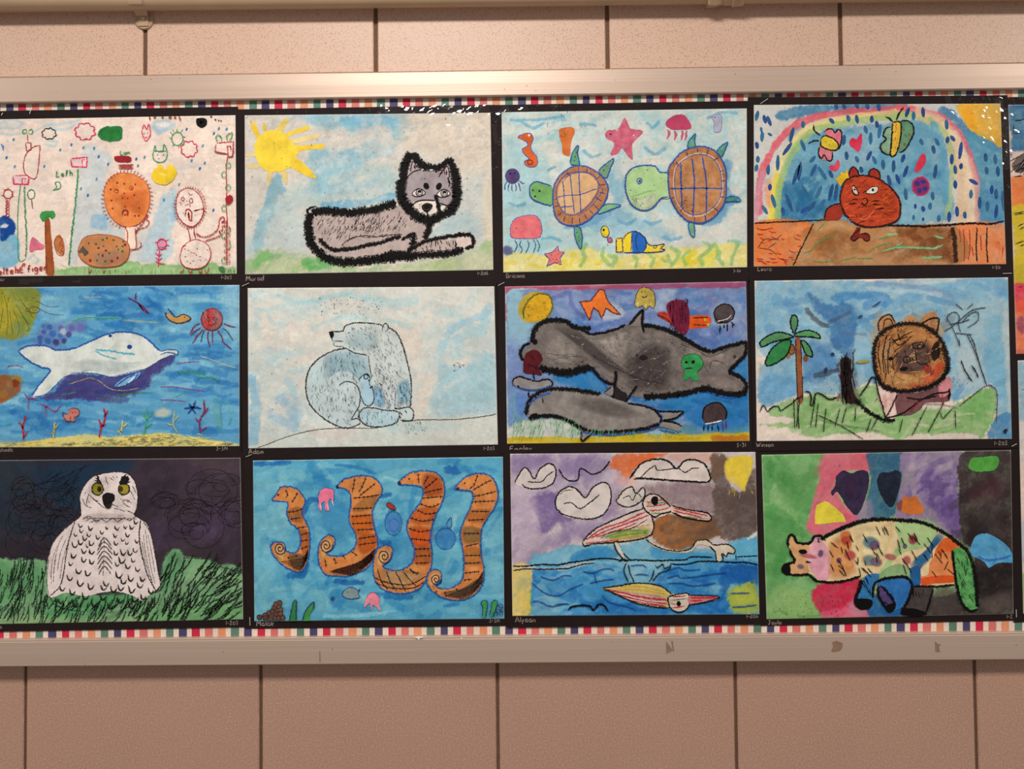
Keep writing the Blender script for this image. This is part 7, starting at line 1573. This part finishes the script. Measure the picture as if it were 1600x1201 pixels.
A.p((52, 100, 130), "705,62 915,58 900,200 870,380 830,440 720,440 700,330 720,190", 1, 10, 4); A.p((70, 120, 146), "780,170 830,180 760,320 780,430 720,430 730,250", .5, 20); A.p((150, 130, 160), "640,380 720,330 730,440 650,450", .8, 16)
A.p((148, 126, 160), "915,58 1250,52 1240,150 1220,300 1240,440 1250,570 1180,530 1060,450 880,440 870,360 900,200", 1, 10, 4); A.p((88, 66, 132), "990,290 1030,200 1090,170 1150,200 1220,170 1220,340 1170,420 1100,400 1040,360", .75, 30, 8); A.dabs([(170, 150, 180), (106, 84, 146), (190, 172, 190)], 30, (930, 80, 1220, 480), 120, 36, -1.0, .5, .4); A.p((96, 70, 140), "1080,360 1220,340 1240,560 1150,480", .6, 24)
A.p((64, 54, 54), "1250,52 1525,48 1540,990 880,1000 960,960 1060,900 1200,870 1310,700 1290,600 1240,560 1225,260", 1, 8, 4); A.dabs([(44, 34, 36), (82, 70, 70), (56, 46, 48), (34, 26, 28)], 40, (1250, 180, 1520, 980), 140, 60, -.8, .6, .4); A.p((84, 40, 52), "1300,250 1450,210 1460,330 1300,330", .5, 40, 10); A.p((24, 18, 20), "1310,680 1380,730 1540,700 1530,860 1330,880", .7, 40); A.p((96, 82, 78), "1380,900 1500,860 1530,940 1380,980", .6, 30); A.p((76, 66, 64), "1080,860 1200,850 1230,960 1080,980", .7, 24); A.p((70, 60, 58), "940,860 1070,840 1050,980 940,980", .9, 10)
A.p((206, 40, 74), "400,830 660,790 640,900 540,1010 410,960", .98, 16, 5); A.p((226, 100, 130), "430,980 560,950 640,880 710,960 700,1012 450,1015", .9, 20, 6); A.p((190, 150, 170), "590,940 660,910 700,970 620,1000", .5, 20); A.p((196, 60, 90), "420,840 520,820 500,980 420,940", .4, 30)
A.p((28, 92, 160), "720,900 860,830 940,800 940,900 880,1008 720,1010", .98, 8, 3); A.p((50, 116, 180), "740,800 940,790 940,900 830,980 850,900", .6, 20)
A.m('painted_heart'); A.f((46, 36, 62), "520,200 560,165 610,180 650,165 700,170 710,230 690,320 640,420 580,370 530,290 500,310 490,290 515,250", (62, 46, 76)); A.f((78, 50, 84), "590,190 640,230 620,330 570,290", a=.5)
A.m('painted_heart'); A.f((24, 28, 44), "755,230 775,180 825,175 870,165 895,190 880,280 850,365 820,370 775,300", (34, 44, 62))
A.m('painted_yellow_patch'); A.f((226, 206, 52), "398,430 405,365 455,340 480,350 520,380 560,420 580,460 490,465 450,472 398,475", (234, 216, 80), sm=False)
A.m('painted_orange_patch'); A.f((220, 118, 46), "905,310 940,320 975,310 1000,340 1025,385 1015,415 950,418 893,405", (196, 110, 56), sm=False); A.f((150, 80, 70), "865,350 900,330 893,400 870,390", a=.8)
A.m('painted_green_patch'); A.f((92, 170, 72), "1280,140 1300,95 1360,88 1440,82 1455,120 1430,160 1350,172 1300,162", (76, 154, 60))
A.m('painted_blue_patch'); A.f((72, 146, 196), "1290,620 1310,560 1340,532 1400,530 1470,570 1520,620 1538,690 1480,692 1440,700 1400,722 1370,690 1330,665 1295,655", (96, 168, 206)); A.l((40, 100, 170), 14, "1330,660 1400,680 1480,670 1530,650", a=.6)
A.m('painted_bear')
A.f((228, 200, 150), "245,560 265,540 300,580 370,590 400,540 440,560 560,510 680,470 780,450 880,445 960,455 1050,480 1130,520 1210,575 1195,650 1200,810 1060,830 1000,830 980,760 760,770 660,780 560,800 430,800 370,760 250,765 210,745 215,710 280,690 270,640 250,610", (236, 212, 166))
A.f((214, 160, 110), "245,560 265,540 300,580 360,590 380,640 360,720 360,750 260,760 255,700 285,680 260,620", (222, 172, 122)); A.f((222, 150, 170), "380,590 400,545 440,570 480,640 480,780 420,790 380,740 350,660", (232, 176, 186)); A.f((226, 150, 90), "480,560 600,520 620,620 640,760 560,795 480,790 470,660", (232, 166, 104), a=.9); A.f((222, 110, 60), "540,520 600,510 610,600 560,600", (226, 130, 70), a=.8); A.f((236, 214, 156), "640,490 780,460 860,460 840,560 800,700 700,740 640,660", (240, 222, 176), a=.9)
A.f((164, 194, 130), "860,470 1000,460 1100,520 1040,600 900,640 830,720 880,760 760,770 800,700 880,580", (180, 206, 146)); A.f((150, 186, 130), "760,775 800,730 880,700 940,730 940,770 820,780"); A.f((40, 100, 150), "1110,515 1150,535 1080,620 1060,680 1000,740 990,760 940,720 960,680 1040,610", (56, 116, 160), a=.95); A.f((226, 96, 40), "1150,550 1210,570 1240,590 1190,640 1120,640 1080,680 1100,600", (232, 116, 50)); A.f((226, 128, 70), "1060,690 1120,640 1190,640 1195,740 1200,800 1100,815 1010,825 1000,780 1050,760", (232, 150, 96)); A.f((226, 90, 36), "1000,790 1080,770 1190,770 1200,805 1060,815 1030,830"); A.f((40, 100, 160), "945,730 1000,720 1000,830 960,830")
for x, y, rx, ry, c in ((720, 580, 56, 40, (96, 140, 156)), (740, 595, 34, 32, (120, 90, 120)), (710, 680, 46, 36, (130, 160, 160)), (750, 690, 40, 30, (130, 110, 130)), (960, 560, 30, 34, (176, 70, 84)), (915, 600, 16, 18, (110, 100, 120)), (925, 680, 28, 30, (190, 100, 100)), (600, 650, 40, 30, (206, 90, 90)), (575, 565, 30, 28, (206, 84, 60)), (430, 640, 18, 26, (110, 90, 130)), (535, 680, 18, 20, (110, 80, 110)), (315, 715, 22, 16, (130, 110, 130)), (360, 655, 60, 14, (206, 110, 120)), (830, 660, 40, 20, (196, 110, 110))):
    A.o(c, x, y, rx, ry, .2, a=.85)
A.f((60, 136, 70), "1190,625 1240,610 1285,660 1310,760 1330,900 1335,950 1290,968 1250,930 1220,850 1205,740", (110, 176, 104)); A.f((44, 110, 170), "690,770 765,760 740,830 720,910 650,910 640,880 665,830", (60, 130, 184)); A.f((36, 100, 170), "750,800 830,785 930,790 955,830 940,900 880,960 830,960 800,880", (52, 118, 184)); A.f((76, 60, 110), "760,830 790,830 840,890 850,930 800,940 770,890", (90, 72, 124)); A.f((66, 58, 56), "950,840 1070,840 1060,900 1030,970 900,960 940,900", (80, 70, 68))
A.l(K, 20, "430,560 520,510 620,470 700,450 800,445 900,450 1000,460 1080,490 1150,530 1220,580 1280,640 1310,740 1325,860 1330,950", a=1, jit=.2); A.l(K, 14, "250,610 240,570 255,535 280,545 300,580 370,580 390,545 430,540 460,570", a=1); A.l(K, 14, "250,610 262,650 280,670 275,690 230,705 212,730 225,755 300,765 360,762 400,795 470,805 560,800 660,770", a=1); A.f(K, "205,730 220,700 250,700 255,755 225,762")
A.l(K, 20, "665,790 650,850 630,900 640,940 690,950 715,940", a=1); A.f(K, "622,905 720,905 715,955 650,960"); A.l(K, 14, "740,800 730,860 725,900", a=1); A.l(K, 16, "740,810 800,785 900,775 945,800 955,850 930,910 890,990", a=1); A.l(K, 14, "760,825 765,890 800,950 830,975 855,940 830,880 775,825", a=1); A.f(K, "800,945 850,925 855,950 835,978"); A.f(K, "890,985 920,955 1000,965 1040,990 960,1005"); A.l(K, 12, "1075,840 1060,900 1035,980", a=.9); A.l(K, 12, "960,830 1100,830 1200,820", a=.9)
A.l(K, 14, "1185,620 1195,700 1210,820 1240,920 1290,970 1335,960", a=1); A.o(K, 328, 630, 24, 13, .1); A.L(K, 8, "405,555 420,555 415,575 430,570|340,690 375,690|345,680 370,695", a=1)
A.ticks(K, 6, (480, 500, 1080, 760), 44, 60, 1.1, .25, "480,560 700,480 900,470 1080,520 1000,700 800,760 560,780 480,740", a=.85); A.ticks((30, 60, 30), 5, (1215, 640, 1300, 920), 18, 50, 1.2, .3, a=.8); A.ticks(K, 5, (670, 780, 740, 890), 8, 40, 1.2, .2, a=.8); A.ticks(K, 5, (1060, 620, 1190, 800), 9, 60, 1.3, .3, a=.85); A.ticks(K, 5, (780, 850, 840, 930), 6, 30, 1, .2, a=.8); A.ticks((20, 16, 18), 5, (960, 850, 1050, 880), 6, 34, 1.4, .2, a=.8)
A.m('paint_speckles', True); A.spk((70, 30, 40), 40, (420, 880, 640, 1000), 2.6); A.spk((60, 50, 40), 30, (150, 850, 380, 1000), 2.2); A.L((80, 40, 50), 4, "500,150 520,130|530,140 545,130", a=.6)
A.m('corner_line'); A.l((150, 140, 136), 3, "1280,1005 1400,1000 1535,992", a=.4)
A.text('name_lettering', 'Jayla', 128, 1050, 24, -.03); A.text('class_number', '1-2', 1500, 1014, 22, -.02)
A.staple(1588, 952, 1588.4, 964)
A.build()

# ------------------------------------------------------------------ two tall paintings at the far end, only their edges in view
A = Art("tall painting with blue, orange and yellow bands and a grey rock, on black mount", (1540, 140, .18293),
        [(1575.6, 163.8), (1838, 160), (1851, 548), (1588, 553)],
        [(1560, 152), (1850, 147), (1864, 562), (1572, 567)], (222, 196, 180), 0.0005, grid=2.0)
A.p((58, 112, 150), "190,130 1640,110 1640,560 320,520 240,590 215,470 225,400 195,280", .98, 8, 4); A.dabs([(84, 140, 166), (40, 90, 140), (120, 160, 176)], 60, (200, 140, 1600, 540), 200, 60, .2, .5, .4)
A.p((232, 124, 60), "230,745 1640,740 1640,990 240,1000", .98, 8, 4); A.p((206, 180, 40), "245,985 1700,980 1700,1660 262,1665 250,1400 245,1200", .98, 8, 5); A.p((176, 160, 50), "260,1500 500,1500 500,1660 265,1660", .5, 30)
A.p((214, 60, 80), "250,1660 1700,1650 1700,1900 255,1900", .98, 16, 5); A.p((226, 96, 60), "255,1800 1700,1760 1700,2260 262,2260", .8, 50, 8); A.p((130, 60, 100), "262,1960 320,1940 330,2080 270,2050", .7, 20); A.dabs([(232, 130, 80), (196, 70, 60)], 30, (270, 1800, 1600, 2240), 160, 50, .3, .5, .4)
A.m('painted_rock'); A.f((116, 104, 98), "225,660 250,600 330,540 460,520 600,560 640,640 560,700 350,700 270,710", (96, 84, 80)); A.ticks((24, 20, 20), 8, (235, 560, 560, 700), 40, 120, -.6, .2, a=.8)
A.m('crayon_strokes'); A.L(K, 9, "245,265 300,260 345,240|240,300 245,370 300,370|240,1060 330,1040|245,1070 330,1055|270,1170 330,1140|285,1195 335,1170|250,1320 330,1290|290,1340 335,1320|240,745 320,735|280,1690 320,1680", a=.85)
A.tape(1572, 170, 1580, 262, 9); A.tape(1582, 178, 1590, 215, 8)
A.build()
A = Art("tall pale painting of sky fading to green, on black mount", (1540, 540, .18293),
        [(1590.3, 563), (1850, 557), (1858, 951), (1599, 958.6)],
        [(1574, 556), (1862, 548), (1872, 964), (1583.5, 972)], (222, 208, 196), 0.0002, grid=2.0)
A.p((128, 172, 194), "275,130 1700,90 1700,700 300,640 285,480", .9, 40, 8); A.p((206, 206, 204), "290,640 1700,700 1700,1100 300,1000", .6, 60, 10); A.p((226, 200, 186), "300,1000 1700,1000 1700,1500 310,1500", .8, 60, 10); A.p((150, 170, 200), "310,1500 1700,1500 1700,1900 315,1850", .6, 50); A.p((120, 170, 100), "315,1950 1740,1900 1740,2260 322,2285", .95, 40, 8)
A.dabs([(150, 190, 204), (190, 206, 206)], 40, (300, 150, 1600, 900), 200, 60, .1, .5, .35)
A.m('crayon_stroke'); A.l((60, 60, 70), 8, "300,380 400,360 520,380", a=.5)
A.build()
import OpenImageIO as oiio, numpy as np, sys
b=oiio.ImageBuf('/workdir/render_main.png'); a=b.get_pixels(oiio.UINT8)[...,:3].astype(float); k=a.shape[1]/1600
for n,x0,y0,x1,y1 in [('wall top L',60,60,200,110),('wall top mid',620,60,900,100),('wall top R',1350,50,1580,90),('rail L',20,128,200,150),('rail mid',600,120,800,145),('rail R',1450,105,1580,130),('wall bot L',100,1100,380,1190),('wall bot mid',850,1100,1100,1190),('wall bot R',1200,1100,1500,1190),('railbot L',50,1010,350,1030),('railbot R',1100,1000,1280,1025),('P6 paper',400,500,480,560),('P6 low',600,670,700,690),('P1 paper',90,200,140,240),('mount',780,300,783,400),('owl body',140,820,160,830),('mount low',200,978,300,982),('shadow under rail',600,1043,900,1050),('sun yellow',410,225,450,250),('P2 TR',700,200,760,230)]:
    c=a[int(y0*k):int(y1*k)+1,int(x0*k):int(x1*k)+1].reshape(-1,3).mean(0); print(n,c.round().astype(int))
